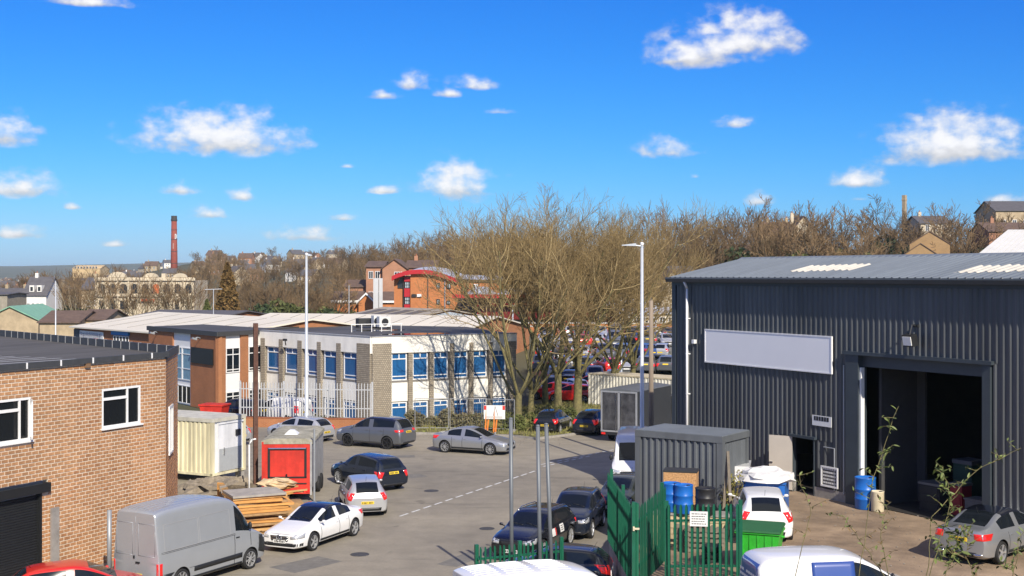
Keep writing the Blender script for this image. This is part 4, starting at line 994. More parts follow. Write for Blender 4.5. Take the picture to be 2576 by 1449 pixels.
# ================================================================== METAL STORE, FENCE, YARD CLUTTER
store_m = mat('store_grey', (.125, .137, .148), .5, .08, 1, metal=.1, macro=.2, mst=(1.5, 1.5, .2)); store_roof = mat('store_roof', (.16, .18, .195), .55, .12, 1.2)
store = thing('metal_store', 'flat-roofed grey ribbed metal store standing behind the green fence', 'shed', (4.6, 46.4, 1.08), R(-35.0))
SL, SD, SH = 3.32, 2.1, 3.24
pr = []; q = 0
for i in range(3):
    x0, x1 = .14 + i * (SL - .28) / 3, .14 + (i + 1) * (SL - .28) / 3; mb = MB(); prf = [(x0, 0)]; n = 4; p_ = (x1 - x0) / n
    for j in range(n): a = x0 + j * p_; prf += [(a + p_ * .40, 0), (a + p_ * .50, -.07), (a + p_ * .80, -.07), (a + p_ * .90, 0)]
    prf.append((x1 - .004, 0)); k = len(prf); mb.add([(a, b, .1) for a, b in prf] + [(a, b, SH - .22) for a, b in prf], [(i_, i_ + 1, k + i_ + 1, k + i_) for i_ in range(k - 1)]); mb.build('cladding_sheet', store_m, store, fix=False)
for i in range(2):
    y0, y1 = .14 + i * (SD - .28) / 2, .14 + (i + 1) * (SD - .28) / 2; mb = MB(); prf = [(SL, y0)]; n = 7; p_ = (y1 - y0) / n
    for j in range(n): a = y0 + j * p_; prf += [(SL, a + p_ * .5), (SL + .03, a + p_ * .6), (SL + .03, a + p_ * .85), (SL, a + p_ * .95)]
    prf.append((SL, y1 - .004)); k = len(prf); mb.add([(a, b, .1) for a, b in prf] + [(a, b, SH - .22) for a, b in prf], [(i_, i_ + 1, k + i_ + 1, k + i_) for i_ in range(k - 1)]); mb.build('cladding_sheet', store_m, store, fix=False)
m = MB(); m.box(-.02, SL - .02, .04, SD, 0, SH - .24); m.build('store_core', store_m, store)
for a in ((-.08, .14, -.09, .14), (SL - .14, SL + .09, -.09, .14), (SL - .14, SL + .06, SD - .14, SD + .06), (-.08, .14, SD - .14, SD + .06)): m = MB(); m.box(*a, 0, SH - .22); m.build('corner_post', store_m, store)
m = MB(); m.box(-.08, SL + .09, -.10, SD + .07, SH - .22, SH); m.build('roof_fascia', store_m, store)
m = MB(); m.box(-.07, SL + .08, -.09, SD + .06, SH + .003, SH + .03); m.build('roof', store_roof, store)

gfence = mat('green_fence_paint', (.009, .105, .058), .38, .15, 3, spec=.5)
def palisade(name, label, p0, p1, h, m, spacing=.155, pw=.068, posts=2, rails=(.28, .82), group=None, z0=None, z1=None, post_h=1.05, top='w', side=-1):
    p0 = Vector(p0); p1 = Vector(p1); d = p1 - p0; L = Vector((d.x, d.y, 0)).length; ang = math.atan2(d.y, d.x)
    t = thing(name, label, 'fence', p0, ang, group); sl_ = d.z / L
    mb = MB()
    prf = [(-pw/2, -.012), (-pw*.22, .012), (pw*.22, .012), (pw/2, -.012)]
    bk = [(x_, y_ - .006) for x_, y_ in prf[::-1]]; ring = prf + bk; k = len(ring); hh = [h - .05, h + .03, h + .03, h - .05, h - .05, h + .03, h + .03, h - .05]
    mb.add([(x_, y_, .06) for x_, y_ in ring] + [(x_, y_, z_) for (x_, y_), z_ in zip(ring, hh)], [(i, (i + 1) % k, k + (i + 1) % k, k + i) for i in range(k)] + [tuple(range(k, 2 * k))])
    pm = mb.mesh('pale', m); n = max(2, int(L / spacing)); rg_ = random.Random(len(label))
    for i in range(n):
        xx = (i + .5) * L / n; inst('pale', pm, t, (xx, side * .045, xx * sl_), ry=R(rg_.uniform(-.7, .7)))
    for rz_ in rails: mb = MB(); mb.add([(0, -.03, h * rz_ - .03), (L, -.03, h * rz_ - .03 + d.z), (L, .03, h * rz_ - .03 + d.z), (0, .03, h * rz_ - .03), (0, -.03, h * rz_ + .03), (L, -.03, h * rz_ + .03 + d.z), (L, .03, h * rz_ + .03 + d.z), (0, .03, h * rz_ + .03)], [(3,2,1,0),(4,5,6,7),(0,1,5,4),(1,2,6,5),(2,3,7,6),(3,0,4,7)]); mb.build('rail', m, t)
    for i in range(posts): xx = L * i / max(1, posts - 1); mb = MB(); mb.box(xx - .055, xx + .055, .03, .13, -.1, h * post_h); o = mb.build('post', m, t); o.location.z = xx * sl_
    return t
palisade('palisade_fence', 'tall dark green palisade fence run beside the navy four-by-four, farthest from the camera', (3.28, 43.0, .98), (3.50, 36.45, 1.0), 2.32, gfence, posts=3, spacing=.23, pw=.058)
palisade('palisade_gate', 'green palisade gate leaf standing ajar behind the padlocked post', (3.60, 36.4, 1.0), (4.75, 39.6, 1.05), 2.35, gfence, posts=2, spacing=.17, pw=.058)
fr = palisade('palisade_fence', 'green palisade fence run with the white notice in front of the block wall', (4.40, 36.2, 1.02), (6.45, 35.9, 1.1), 2.40, gfence, posts=2, spacing=.15, pw=.082)
palisade('palisade_fence', 'low green palisade fence in front of the black estate car, left of the grey posts', (-1.03, 38.0, 0), (1.55, 39.1, 0), 1.82, gfence, posts=3)
t = thing('fence_notice', 'white notice board fixed to the green fence in front of the blue barrels', 'sign', (5.03, 35.98, 2.88), R(-8)); m = MB(); m.box(0, .5, -.012, 0, 0, .42); m.build('sign_panel', plate_w, t)
m = MB(); r_ = random.Random(2)
for k in range(5):
    q = .05
    while q < .42: l = r_.uniform(.02, .08); m.box(q, q + l, -.017, -.0125, .34 - k * .07, .36 - k * .07); q += l + .015
m.build('sign_text', ink, t)
m = MB(); m.box(3.42, 3.52, 36.28, 36.38, .9, 3.5); gp = m.build('gate_post', gfence); tag(gp, 'stout green gate post with a pale padlock bracket at the front corner of the fence', 'post')
m = MB(); m.obox((3.55, 36.24, 2.75), (.16, .04, .05)); m.obox((3.47, 36.26, 2.75), (.05, .06, .12)); m.build('lock_bracket', cream_pl, gp)

# block wall carrying the barrels
blk_m = mat('stone_block', (.50, .40, .24), .9, .2, 2, .3, rand=.18); bw = thing('block_wall', 'low buff stone block wall behind the green fence carrying the barrels', 'wall', (4.55, 41.2, 1.0), R(-12))
m = MB(); m.box(.0, 3.1, .05, .62, 0, 1.22); m.build('wall_core', mat('block_mortar', (.20, .16, .11), .95), bw)
bm_s = MB(); bm_s.box(0, .425, 0, .06, 0, .182); bmesh_blk = bm_s.mesh('stone_block', blk_m)
for r in range(6):
    x = -.2 if r % 2 else 0
    while x < 2.9:
        a = max(0, x); o = inst('stone_block', bmesh_blk, bw, (a, random.uniform(-.015, .0), .02 + r * .2), sc=(((min(x + .425, 3.1) - a) / .425), 1, 1)); x += .445
m = MB(); m.box(-.05, 3.15, -.04, .75, 1.222, 1.28); m.build('coping', concrete, bw)
zt = 2.29
drum('plastic_barrel', 'blue plastic barrel on the block wall, left of the pair', 'barrel', blue_pl, (X(1690, 41.3), 41.45, zt), .30, .92)
drum('plastic_barrel', 'blue plastic barrel on the block wall, right of the pair next to the black drum', 'barrel', blue_pl, (X(1722, 40.9), 41.1, zt), .30, .92)
drum('oil_drum', 'black steel drum on the block wall right of the blue barrels', 'drum', mat('black_steel', (.02, .02, .022), .45, .2), (X(1776, 40.8), 40.95, zt), .32, .84)
osb = mat('osb_board', (.48, .27, .12), .85, .5, 22, col2=(.25, .13, .05))
t = thing('wooden_crate', 'brown chipboard crate standing behind the blue barrels against the metal store', 'crate', (X(1668, 42.6), 42.5, 1.3), R(-14)); m = MB(); m.box(0, 1.1, 0, .05, 0, 2.1); m.build('front_board', osb, t)
m = MB(); m.box(0, .05, .052, .7, 0, 2.1); m.box(1.05, 1.1, .052, .7, 0, 2.1); m.build('side_board', osb, t); m = MB(); m.box(-.02, 1.12, -.02, .74, 2.102, 2.15); m.build('lid', mat('dark_lid', (.03, .03, .03), .7), t)
# green four-wheel bin
gb = mat('bin_green', (.035, .42, .035), .4, .2, 3); gl = mat('bin_lid_green', (.022, .115, .035), .5, .1, 3)
bn = thing('wheelie_bin', 'bright green four-wheeled bin with dark green lid beside the green fence', 'bin', (X(1912, 36.9), 36.9, 1.55), R(-20)); bn.scale = (.88, .88, .88)
mb = MB(); mb.add([(-.60, -.42, .22), (.60, -.42, .22), (.60, .42, .22), (-.60, .42, .22), (-.70, -.55, 1.14), (.70, -.55, 1.14), (.70, .55, 1.14), (-.70, .55, 1.14)], [(3,2,1,0),(0,1,5,4),(1,2,6,5),(2,3,7,6),(3,0,4,7)]); mb.build('bin_body', gb, bn)
for k in range(5): m = MB(); m.add([(-.5 + k * .25 - .02, -.475 - .03, .5), (-.5 + k * .25 + .02, -.475 - .03, .5), (-.5 + k * .25 + .02, -.56, 1.1), (-.5 + k * .25 - .02, -.56, 1.1), (-.5 + k * .25 - .02, -.44, .5), (-.5 + k * .25 + .02, -.44, .5), (-.5 + k * .25 + .02, -.52, 1.1), (-.5 + k * .25 - .02, -.52, 1.1)], [(0,1,2,3),(0,3,7,4),(1,5,6,2)]); m.build('rib', gb, bn, fix=False)
m = MB(); m.box(-.74, .74, -.60, .60, 1.142, 1.20); m.build('rim', gb, bn)
m = MB(); m.add([(-.76, -.64, 1.203), (.76, -.64, 1.203), (.76, .58, 1.32), (-.76, .58, 1.32), (-.72, -.60, 1.25), (.72, -.60, 1.25), (.72, .5, 1.39), (-.72, .5, 1.39)], [(3,2,1,0),(4,5,6,7),(0,1,5,4),(1,2,6,5),(2,3,7,6),(3,0,4,7)]); m.build('lid', gl, bn)
for sx_ in (-1, 1):
    m = MB(); m.tube((sx_ * .70, .0, 1.0), (sx_ * .80, 0, 1.0), .04, .04, 8); m.build('trunnion', gb, bn)
    for sy_ in (-1, 1): m = MB(); m.lathe([(.09, -.03), (.09, .03)], 12, (sx_ * .45, sy_ * .32, .09), 'X'); m.box(sx_ * .45 - .05, sx_ * .45 + .05, sy_ * .32 - .04, sy_ * .32 + .04, .1, .23); m.build('castor', black_rub, bn)
# tarpaulin heap, blue crate, bags, trailer
def heap(name, label, cat, m_, loc, r, h, seed, nseg=14, nr=6, rough=.25, rz=0, sy=1.0, group=None):
    rr = random.Random(seed); mb = MB(); v = []
    for j in range(nr + 1):
        f_ = j / nr; rad = r * math.cos(f_ * 1.45) ** .8; z_ = h * math.sin(f_ * 1.5)
        for i in range(nseg):
            a = 2 * math.pi * i / nseg; k = 1 + rr.uniform(-rough, rough); v.append((rad * k * math.cos(a), rad * k * math.sin(a) * sy, max(0, z_ * (1 + rr.uniform(-rough, rough) * .8))))
    mb.add(v, [(j * nseg + i, j * nseg + (i + 1) % nseg, (j + 1) * nseg + (i + 1) % nseg, (j + 1) * nseg + i) for j in range(nr) for i in range(nseg)] + [tuple(nr * nseg + i for i in range(nseg))])
    o = mb.build(name, m_, None, False); o.location = loc; o.rotation_euler = (0, 0, rz); return tag(o, label, cat, group)
tarp_w = mat('white_tarp', (.72, .71, .68), .6, .1, 4)
t = thing('skip_crate', 'blue crate under the white tarpaulin behind the white hatchback', 'crate', (X(1935, 43.4), 43.9, 1.6), R(-20)); m = MB(); m.box(-.7, .7, -.5, .5, .1, 1.25); m.build('crate_body', blue_pl, t); m = MB(); m.box(-.74, .74, -.54, .54, 1.252, 1.32); m.build('crate_rim', blue_pl, t)
heap('tarpaulin', 'crumpled white tarpaulin lying on the blue crate behind the white hatchback', 'tarpaulin', tarp_w, (X(1935, 43.4), 43.9, 2.93), .92, .42, 3, rough=.2)
heap('rubbish_bag', 'black rubbish sacks heaped left of the white hatchback', 'rubbish bag', mat('black_bag', (.015, .015, .016), .35, 0), (X(1848, 41.6), 41.9, 1.4), .42, .95, 8, rough=.2)
heap('scrap_pile', 'dark scrap and cable pile behind the tarpaulin by the shed wall', 'scrap pile', mat('scrap', (.07, .06, .055), .7, .5, 6), (X(1905, 46), 46.6, 1.65), .6, .9, 12, rough=.35)
t = thing('flatbed_trailer', 'white box trailer end standing behind the black sacks', 'trailer', (X(1850, 45.2), 45.4, 1.6), R(-12)); m = MB(); m.box(-.75, .55, 0, 1.6, .45, 1.55); m.build('trailer_box', pt_white, t); m = MB(); m.box(-.8, .6, -.05, 1.65, .3, .44); m.build('chassis', black_pl, t)
for sx_ in (-.8, .6): m = MB(); m.lathe([(.27, -.09), (.27, .09)], 16, (sx_, .9, .27), 'X'); m.build('wheel', black_rub, t)
tim = mat('grey_timber', (.20, .17, .13), .9, .3, 3)
for k, (px_, yy, a_) in enumerate(((1824, 43.2, 4), (1836, 43.0, -3))):
    m = MB(); m.obox((0, 0, 1.3), (.09, .06, 2.6), ry=R(a_)); o = m.build('timber_post', tim); o.location = (X(px_, yy), yy, 1.4); tag(o, ('thin weathered timber post leaning by the store corner', 'shorter weathered post right of the store corner')[k], 'post')
# tyres, pallets behind the fence
for k in range(4):
    t = thing('car_tyre', ('bottom', 'second', 'third', 'topmost')[k] + ' worn car tyre in the stack behind the green fence', 'tyre', (6.0, 38.2, 1.12 + k * .19), group='tyres stacked behind the green fence'); m = MB(); m.lathe([(.17, .03), (.29, 0), (.31, .05), (.31, .13), (.29, .18), (.17, .15)], 20); m.build('tread', black_rub, t, True)
for k in range(3):
    t = thing('wooden_pallet', ('rearmost', 'middle', 'front')[k] + ' grey wooden pallet of three leaning on the block wall behind the fence', 'pallet', (5.2 + k * .12, 40.3 - k * .25, 1.0), R(-12), group='pallets leaning on the block wall')
    for i in range(7): m = MB(); m.box(0, 1.2, 0, .02, i * .16, i * .16 + .1); m.build('board', tim, t)
    for i in range(3): m = MB(); m.box(i * .55, i * .55 + .1, .022, .12, 0, 1.08); m.build('bearer', tim, t)
# three grey steel posts
post_m = mat('galvanised_post', (.15, .165, .18), .5, .15, 3, stretch=(1, 1, .3), metal=.2)
def flagpost(px_t, py_t, px_b, Y, label):
    zt_ = Z(py_t, Y); m = MB(); m.tube((0, 0, 0), (X(px_t, Y) - X(px_b, Y), 0, zt_), .062, .062, 12); m.lathe([(.062, 0), (.066, .0), (.066, .03), (.02, .05)], 12, (X(px_t, Y) - X(px_b, Y), 0, zt_))
    o = m.build('steel_post', post_m, None, True); o.location = (X(px_b, Y), Y, 0); return tag(o, label, 'post', 'bare grey steel posts by the low fence')
flagpost(1285, 1054, 1288, 39.4, 'leftmost and tallest-looking of the three grey steel posts, on its own')
flagpost(1353, 1072, 1360, 38.6, 'middle grey steel post of the three, left of the leaning one')
flagpost(1374, 1068, 1391, 38.8, 'rightmost grey steel post, leaning slightly to the left')
# ================================================================== BRICK BUILDING (near left)
def window(parent, x0, x1, z0, z1, y=0.0, cols=(), rows=(), fr=.055, gm=None, fm=None, depth=.07, name='window', sill=True, top_only=False, bars=0):
    """white frame with mullions / transoms (fractions), glass as its child"""
    m = MB(); w, h = x1 - x0, z1 - z0; f = fm or upvc
    for a in ((x0, x1, z0, z0 + fr), (x0, x1, z1 - fr, z1), (x0, x0 + fr, z0 + fr, z1 - fr), (x1 - fr, x1, z0 + fr, z1 - fr)): m.box(a[0], a[1], y - depth * .4, y + depth * .6, a[2], a[3])
    for r in rows: zz = z0 + h * r; m.box(x0 + fr, x1 - fr, y - depth * .38, y + depth * .5, zz - fr * .45, zz + fr * .45)
    for c in cols:
        if isinstance(c, tuple): c, ra, rb = c
        else: ra, rb = 0, 1
        xx = x0 + w * c; m.box(xx - fr * .45, xx + fr * .45, y - depth * .36, y + depth * .5, max(z0 + fr, z0 + h * ra), min(z1 - fr, z0 + h * rb))
    o = m.build(name, f, parent)
    p = MB(); p.box(x0 + fr * .8, x1 - fr * .8, y + depth * .1, y + depth * .3, z0 + fr * .8, z1 - fr * .8); p.build('pane', gm or glass_dark, o)
    if sill: s = MB(); s.box(x0 - .06, x1 + .06, y - depth * .4 - .09, y - depth * .4, z0 - .06, z0); s.build('sill', f, o)
    return o
brick_near = mat('facing_brick', (.45, .235, .11), .85, .22, 7, .35, 40, rand=.16, macro=.22)
mortar_m = mat('mortar', (.68, .60, .48), .95, .12, 6, .3)
bdir = Vector((.45, .893)); bang = math.degrees(math.atan2(.893, .45))
LB = 12.9; b0 = Vector((-12.74, 46.8)) - bdir * LB                  # left end of the front wall
bb = thing('brick_building', 'two-storey brown brick building with flat felt roof and black roller shutter', 'building', (b0.x, b0.y, 0), R(bang))
BZ = 7.0
felt = mat('roof_felt', (.105, .100, .094), .85, .25, .5, .2, 12, stretch=(.3, 2.5, 1), spec=.15); felt_trim = mat('roof_trim_dark', (.05, .053, .057), .6, .15)
q = lambda px, py: on_plane(bb, px, py)
W1 = (q(257, 1020)[0], q(354, 1020)[0], q(300, 1072)[1], q(305, 974)[1])
W2 = (q(-30, 1050)[0], q(78, 1050)[0], q(40, 1112)[1], q(40, 1003)[1])
SHT = (q(-90, 1300)[0], q(106, 1330)[0], 0, q(60, 1247)[1])
LN = (SHT[0] - .2, q(121, 1235)[0], SHT[3] + .0, q(60, 1225)[1] + .1)
holes = [W1, W2, SHT, LN]
# walls: front (x axis), return wall at the far corner
a2 = Vector((-.62, 4.05)).normalized(); LR = 4.1; c_, s_ = math.cos(R(-bang)), math.sin(R(-bang))
r2 = Vector((a2.x * c_ - a2.y * s_, a2.x * s_ + a2.y * c_))         # return wall direction in local axes
m = MB(); core_y = .014
# backing wall with openings cut out as strips
zs = sorted(set([0, BZ] + [h[2] for h in holes] + [h[3] for h in holes])); xs_ = sorted(set([0, LB] + [h[0] for h in holes] + [h[1] for h in holes]))
xs_ = [v for v in xs_ if 0 <= v <= LB]
for i in range(len(xs_) - 1):
    for j in range(len(zs) - 1):
        cx_, cz_ = (xs_[i] + xs_[i + 1]) / 2, (zs[j] + zs[j + 1]) / 2
        if any(h[0] < cx_ < h[1] and h[2] < cz_ < h[3] for h in holes): continue
        m.add([(xs_[i], core_y, zs[j]), (xs_[i + 1], core_y, zs[j]), (xs_[i + 1], core_y, zs[j + 1]), (xs_[i], core_y, zs[j + 1])], [(0, 1, 2, 3)])
for h in holes:
    m.add([(h[0], core_y, h[2]), (h[0], .25, h[2]), (h[0], .25, h[3]), (h[0], core_y, h[3])], [(0, 1, 2, 3)]); m.add([(h[1], core_y, h[2]), (h[1], .25, h[2]), (h[1], .25, h[3]), (h[1], core_y, h[3])], [(3, 2, 1, 0)])
    m.add([(h[0], core_y, h[3]), (h[1], core_y, h[3]), (h[1], .25, h[3]), (h[0], .25, h[3])], [(0, 1, 2, 3)]); m.add([(h[0], core_y, h[2]), (h[1], core_y, h[2]), (h[1], .25, h[2]), (h[0], .25, h[2])], [(3, 2, 1, 0)])
nrm2 = Vector((-r2.y, r2.x))                                          # pointing inward
if nrm2.dot(Vector((-1, 0))) < 0: nrm2 = -nrm2
e0 = Vector((LB, 0)); e1 = e0 + r2 * LR
i0, i1 = e0 + nrm2 * core_y + Vector((0, core_y)), e1 + nrm2 * core_y
m.add([(i0.x, i0.y, 0), (i1.x, i1.y, 0), (i1.x, i1.y, BZ), (i0.x, i0.y, BZ)], [(0, 1, 2, 3)])
m.build('wall', mortar_m, bb, fix=False)
# bricks
BL, BH, BT = .272, .126, .095
brk_me = MB().box(0, BL - .034, 0, BT, 0, BH - .036).mesh('brick', brick_near)
cells = []
rows_ = int(BZ / BH)
def free(x0, x1, z0, z1): return not any(x1 > h[0] + .004 and x0 < h[1] - .004 and z1 > h[2] + .004 and z0 < h[3] - .004 for h in holes)
for r in range(rows_):
    x = -(BL / 2 if r % 2 else 0)
    while x < LB - .02:
        a, b = max(0, x), min(LB, x + BL)
        if b - a > .05:
            if free(a, b - .034, r * BH, r * BH + BH): cells.append((0, a, b, r * BH))
            else:
                for h in holes:      # part bricks closing against an opening
                    if r * BH + BH > h[2] and r * BH < h[3]:
                        if a < h[0] < b and h[0] - a > .03: cells.append((0, a, h[0] + .012, r * BH))
                        if a < h[1] < b and b - h[1] > .03: cells.append((0, h[1] + .004, b, r * BH))
        x += BL
    x = -(0 if r % 2 else BL / 2)
    while x < LR - .02:
        a, b = max(0, x), min(LR, x + BL)
        if b - a > .05: cells.append((1, a, b, r * BH))
        x += BL
rb = random.Random(11)
vis = [c for c in cells if c[0] == 0 and 5.2 < c[1] < 9.4 and 3.1 < c[3] < 6.9]
rb.shuffle(vis); vis = sorted(vis, key=lambda c: c[1])[:300]; single = set(id(c) for c in vis)
stuffm = MB(); shades = [mat('brick_a', (.45, .23, .105), .85, .22, 9, .3, macro=.22), mat('brick_b', (.46, .23, .105), .85, .22, 9, .3, macro=.22), mat('brick_c', (.39, .185, .08), .85, .22, 9, .3, macro=.22), mat('brick_d', (.49, .26, .13), .85, .22, 9, .3, macro=.22)]
for c in cells:
    dy = rb.uniform(-.007, .003); k, a, b, z = c
    if k == 0 and id(c) in single:
        inst('brick', brk_me, bb, (a, dy, z), sc=((b - a - .034) / (BL - .034), 1, 1))
    else:
        stuffm.mi = rb.choice((0, 0, 0, 1, 1, 2, 3)); w = b - a - .034; z1 = z + BH - .036
        if k == 0: vs_ = [(a, dy), (a + w, dy), (a + w, dy + .05), (a, dy + .05)]
        else:
            p0 = e0 + r2 * a + nrm2 * (dy); p1 = e0 + r2 * (a + w) + nrm2 * dy; vs_ = [tuple(p0), tuple(p1), tuple(p1 + nrm2 * .05), tuple(p0 + nrm2 * .05)]
        stuffm.add([(*v, z) for v in vs_] + [(*v, z1) for v in vs_], [(0, 1, 5, 4), (1, 2, 6, 5), (3, 0, 4, 7), (4, 5, 6, 7), (3, 2, 1, 0)])
tag(stuffm.build('brickwork', shades, bb), kind='stuff')
# windows, shutter, lintel
gl_in = mat('office_glass_dark', (.012, .014, .016), .05, 0, spec=.55)
window(bb, *W1[:2], W1[2], W1[3], .05, cols=(.66,), rows=(), gm=gl_in, fr=.075, depth=.1)
o = bb.children[-1]; m = MB(); wx, wz = W1[1] - W1[0], W1[3] - W1[2]; m.box(W1[0] + .07, W1[0] + wx * .64, -.0, .06, W1[2] + wz * .70, W1[2] + wz * .77); m.build('transom', upvc, o)
m = MB(); m.box(W1[0] + wx * .70, W1[0] + wx * .82, .085, .1, W1[2] + .08, W1[3] - .08); m.build('curtain', mat('cream_curtain', (.55, .46, .30), .8, .1), o)
window(bb, W2[0], W2[1], W2[2], W2[3], .05, cols=(.74,), gm=gl_in, fr=.075, depth=.1)
o = [c for c in bb.children if c.name.startswith('window')][-1]; wx, wz = W2[1] - W2[0], W2[3] - W2[2]; m = MB(); m.box(W2[0] + .07, W2[0] + wx * .72, -.0, .06, W2[2] + wz * .70, W2[2] + wz * .77); m.build('transom', upvc, o)
ca_ = MB(); cw = wx * .25; cz0, cz1 = W2[2] + .05, W2[3] - .05
for a in ((0, cw, cz0, cz0 + .08), (0, cw, cz1 - .08, cz1), (0, .07, cz0, cz1), (cw - .07, cw, cz0, cz1)): ca_.box(a[0], a[1], 0, .05, a[2], a[3])
oc = ca_.build('open_casement', upvc, bb); oc.location = (W2[1] - .03, -.0, 0); oc.rotation_euler = (0, 0, R(180 + 52))
m = MB(); m.box(.06, cw - .06, .02, .03, cz0 + .07, cz1 - .07); m.build('pane', gl_in, oc)
# small window in the return wall
ang2 = math.atan2(r2.y, r2.x)
wf = MB(); 
for a in ((.9, 2.1, 3.2, 3.28), (.9, 2.1, 4.95, 5.03), (.9, .98, 3.28, 4.95), (2.02, 2.1, 3.28, 4.95), (1.46, 1.54, 3.28, 4.95)): wf.box(a[0], a[1], -.05, .03, a[2], a[3])
o = wf.build('window', upvc, bb); o.location = (e0.x, e0.y, 0); o.rotation_euler = (0, 0, ang2); m = MB(); m.box(.97, 2.03, -.02, .0, 3.27, 4.96); m.build('pane', gl_in, o)
sh_b = mat('shutter_black', (.016, .017, .018), .45, .1, 3)
nsl = int((SHT[3] - SHT[2]) / .085)
sl_me = MB().prism([(0, 0, .0), (0, -.022, .02), (0, -.022, .06), (0, 0, .08)], (SHT[1] - SHT[0] - .16, 0, 0)).mesh('shutter_slat', sh_b)
for k in range(nsl): inst('shutter_slat', sl_me, bb, (SHT[0] + .08, .13, k * .085))
m = MB(); m.box(SHT[1] - .09, SHT[1] - .0, .0, .2, 0, SHT[3]); m.build('shutter_guide', sh_b, bb)
m = MB(); m.box(LN[0], LN[1], -.14, .12, LN[2], LN[3] - .08); m.build('shutter_box', sh_b, bb)
m = MB(); m.box(q(365 / 1.19255 * .0 + 212, 925)[0], q(212, 925)[0] + .2, -.1, 0, q(212, 925)[1], q(212, 925)[1] + .16); m.build('wall_vent', mat('vent_brown', (.22, .13, .07), .8), bb)
# roof: polygon, pale sheen strips along the felt seams, upstand tiles along the far edge
def loc(p): d = Vector(p) - Vector((b0.x, b0.y)); return Vector((d.x * c_ - d.y * s_, d.x * s_ + d.y * c_))
rp = [Vector((0, .02)), Vector((LB - .05, .02)), e1 + Vector((-.06, 0)), loc((-26.5, 65.9)), loc((-40, 52))]
m = MB(); m.prism([(p.x, p.y, BZ - .30) for p in rp], (0, 0, .10)); m.build('roof', felt, bb)
m = MB(); m.box(-.05, LB + .07, -.10, -.02, BZ - .04, BZ + .15); m.build('roof_edge_trim', felt_trim, bb)
for k in range(9): m = MB(); m.box(k * 1.43 + .6, k * 1.43 + .66, -.112, -.08, BZ - .04, BZ + .155); m.build('trim_joint', upvc, bb)
m = MB(); seg = (e1 - e0); m.prism([(e0.x + .07, e0.y, BZ - .12), (e1.x + .07, e1.y, BZ - .12), (e1.x - .02, e1.y, BZ - .12), (e0.x - .02, e0.y, BZ - .12)], (0, 0, .29)); m.build('roof_edge_trim', felt_trim, bb)
seam = mat('felt_seam_sheen', (.36, .36, .35), .7, .2, 3)  # felt seams made wide and pale, water sheen put into their colour
f0, f1 = e1 + Vector((.04, .04)), rp[3]; dvec = (f1 - f0); dl = dvec.length; du = dvec.normalized(); dn = Vector((-du.y, du.x))
for k in range(17):
    t_ = .5 + k * .8; m = MB(); pts = []; a = e0 + Vector((-.5, .3 + t_)); n_ = 16
    for i in range(n_ + 1):
        p = Vector((LB - .5 - i * 1.0, .25 + t_ * (1 + .02 * i) + .06 * math.sin(i * 1.3 + k))); pts.append((p.x, p.y, BZ - .194 + .006 * (k % 2)))
    for a, b in zip(pts[:-1], pts[1:]):
        m.add([(a[0], a[1] - .11, a[2]), (b[0], b[1] - .11, b[2]), (b[0], b[1] + .11, b[2]), (a[0], a[1] + .11, a[2])], [(3, 2, 1, 0)])
    m.build('felt_seam_sheen', seam, bb)
npan = 23
ang_d = math.atan2(du.y, du.x); pw_ = dl / npan
pan = MB().box(.012, pw_ - .012, -.06, .06, 0, .33).mesh('parapet_panel', felt_trim); jn = MB().box(-.022, .022, -.07, .07, 0, .335).mesh('parapet_joint', mat('joint_grey', (.42, .42, .41), .6, .1))
for k in range(npan):
    p = f0 + du * (k * pw_); inst('parapet_panel', pan, bb, (p.x, p.y, BZ - .21), rz=ang_d); inst('parapet_joint', jn, bb, (p.x, p.y, BZ - .21), rz=ang_d)
# pipe at the wall and stain-coloured pipe left of the van
m = MB(); m.tube((0, 0, 0), (0, 0, Z(1283, 41.2)), .075, .075, 12); o = m.build('grey_bollard_post', steel_grey, None, True); o.location = (X(275, 41.2), 41.2, 0); tag(o, 'tall plain grey steel post at the rear left corner of the silver van', 'post')
m = MB(); m.box(0, .32, -.10, -.02, 0, 2.3); o = m.build('wall_pipe_casing', mat('render_grey', (.28, .26, .24), .9, .25, 3), bb); o.location = (q(140, 1400)[0] - .25, 0, 0)

# ================================================================== CONTAINERS, BOX TRAILER, TIMBER
cream_c = mat('cream_cladding', (.70, .64, .43), .6, .2, .7, stretch=(4, 4, .4), macro=.28, mst=(2, 2, .3)); door_w = mat('door_white', (.74, .75, .76), .45, .05, macro=.15, mst=(2, 2, .4)); door_g = mat('door_grey', (.40, .42, .43), .5, .06)
pc = Vector((-14.3, 60.7)); cabin = thing('storage_cabin', 'cream steel storage cabin with a white and grey personnel door, behind the silver van', 'container', (pc.x, pc.y, .38), math.atan2(2.0, 1.04))
CW, CD, CH = 2.35, 5.6, 2.72                                        # local x along the door side, local y back to the left
m = MB(); m.box(.02, CW - .02, .02, CD, .0, CH - .08); m.build('cabin_body', door_w, cabin)
for i in range(5):
    mb = MB(); y0, y1 = .05 + i * (CD - .1) / 5, .05 + (i + 1) * (CD - .1) / 5 - .005; prf = [(0, y0)]; n = 4; p_ = (y1 - y0) / n
    for j in range(n): a = y0 + j * p_; prf += [(0, a + p_ * .35), (-.045, a + p_ * .45), (-.045, a + p_ * .85), (0, a + p_ * .95)]
    prf.append((0, y1)); k = len(prf); mb.add([(a, b, .1) for a, b in prf] + [(a, b, CH - .2) for a, b in prf], [(i_ + 1, i_, k + i_, k + i_ + 1) for i_ in range(k - 1)]); mb.build('side_sheet', cream_c, cabin, fix=False)
for a in ((-.06, .1, -.06, .1), (CW - .1, CW + .05, -.06, .1), (-.06, .1, CD - .1, CD + .05)): m = MB(); m.box(*a, 0, CH - .1); m.build('corner_post', cream_c, cabin)
m = MB(); m.box(-.07, CW + .06, -.07, CD + .06, CH - .18, CH); m.build('roof', mat('cabin_roof', (.52, .50, .42), .7, .25, 1.5), cabin)
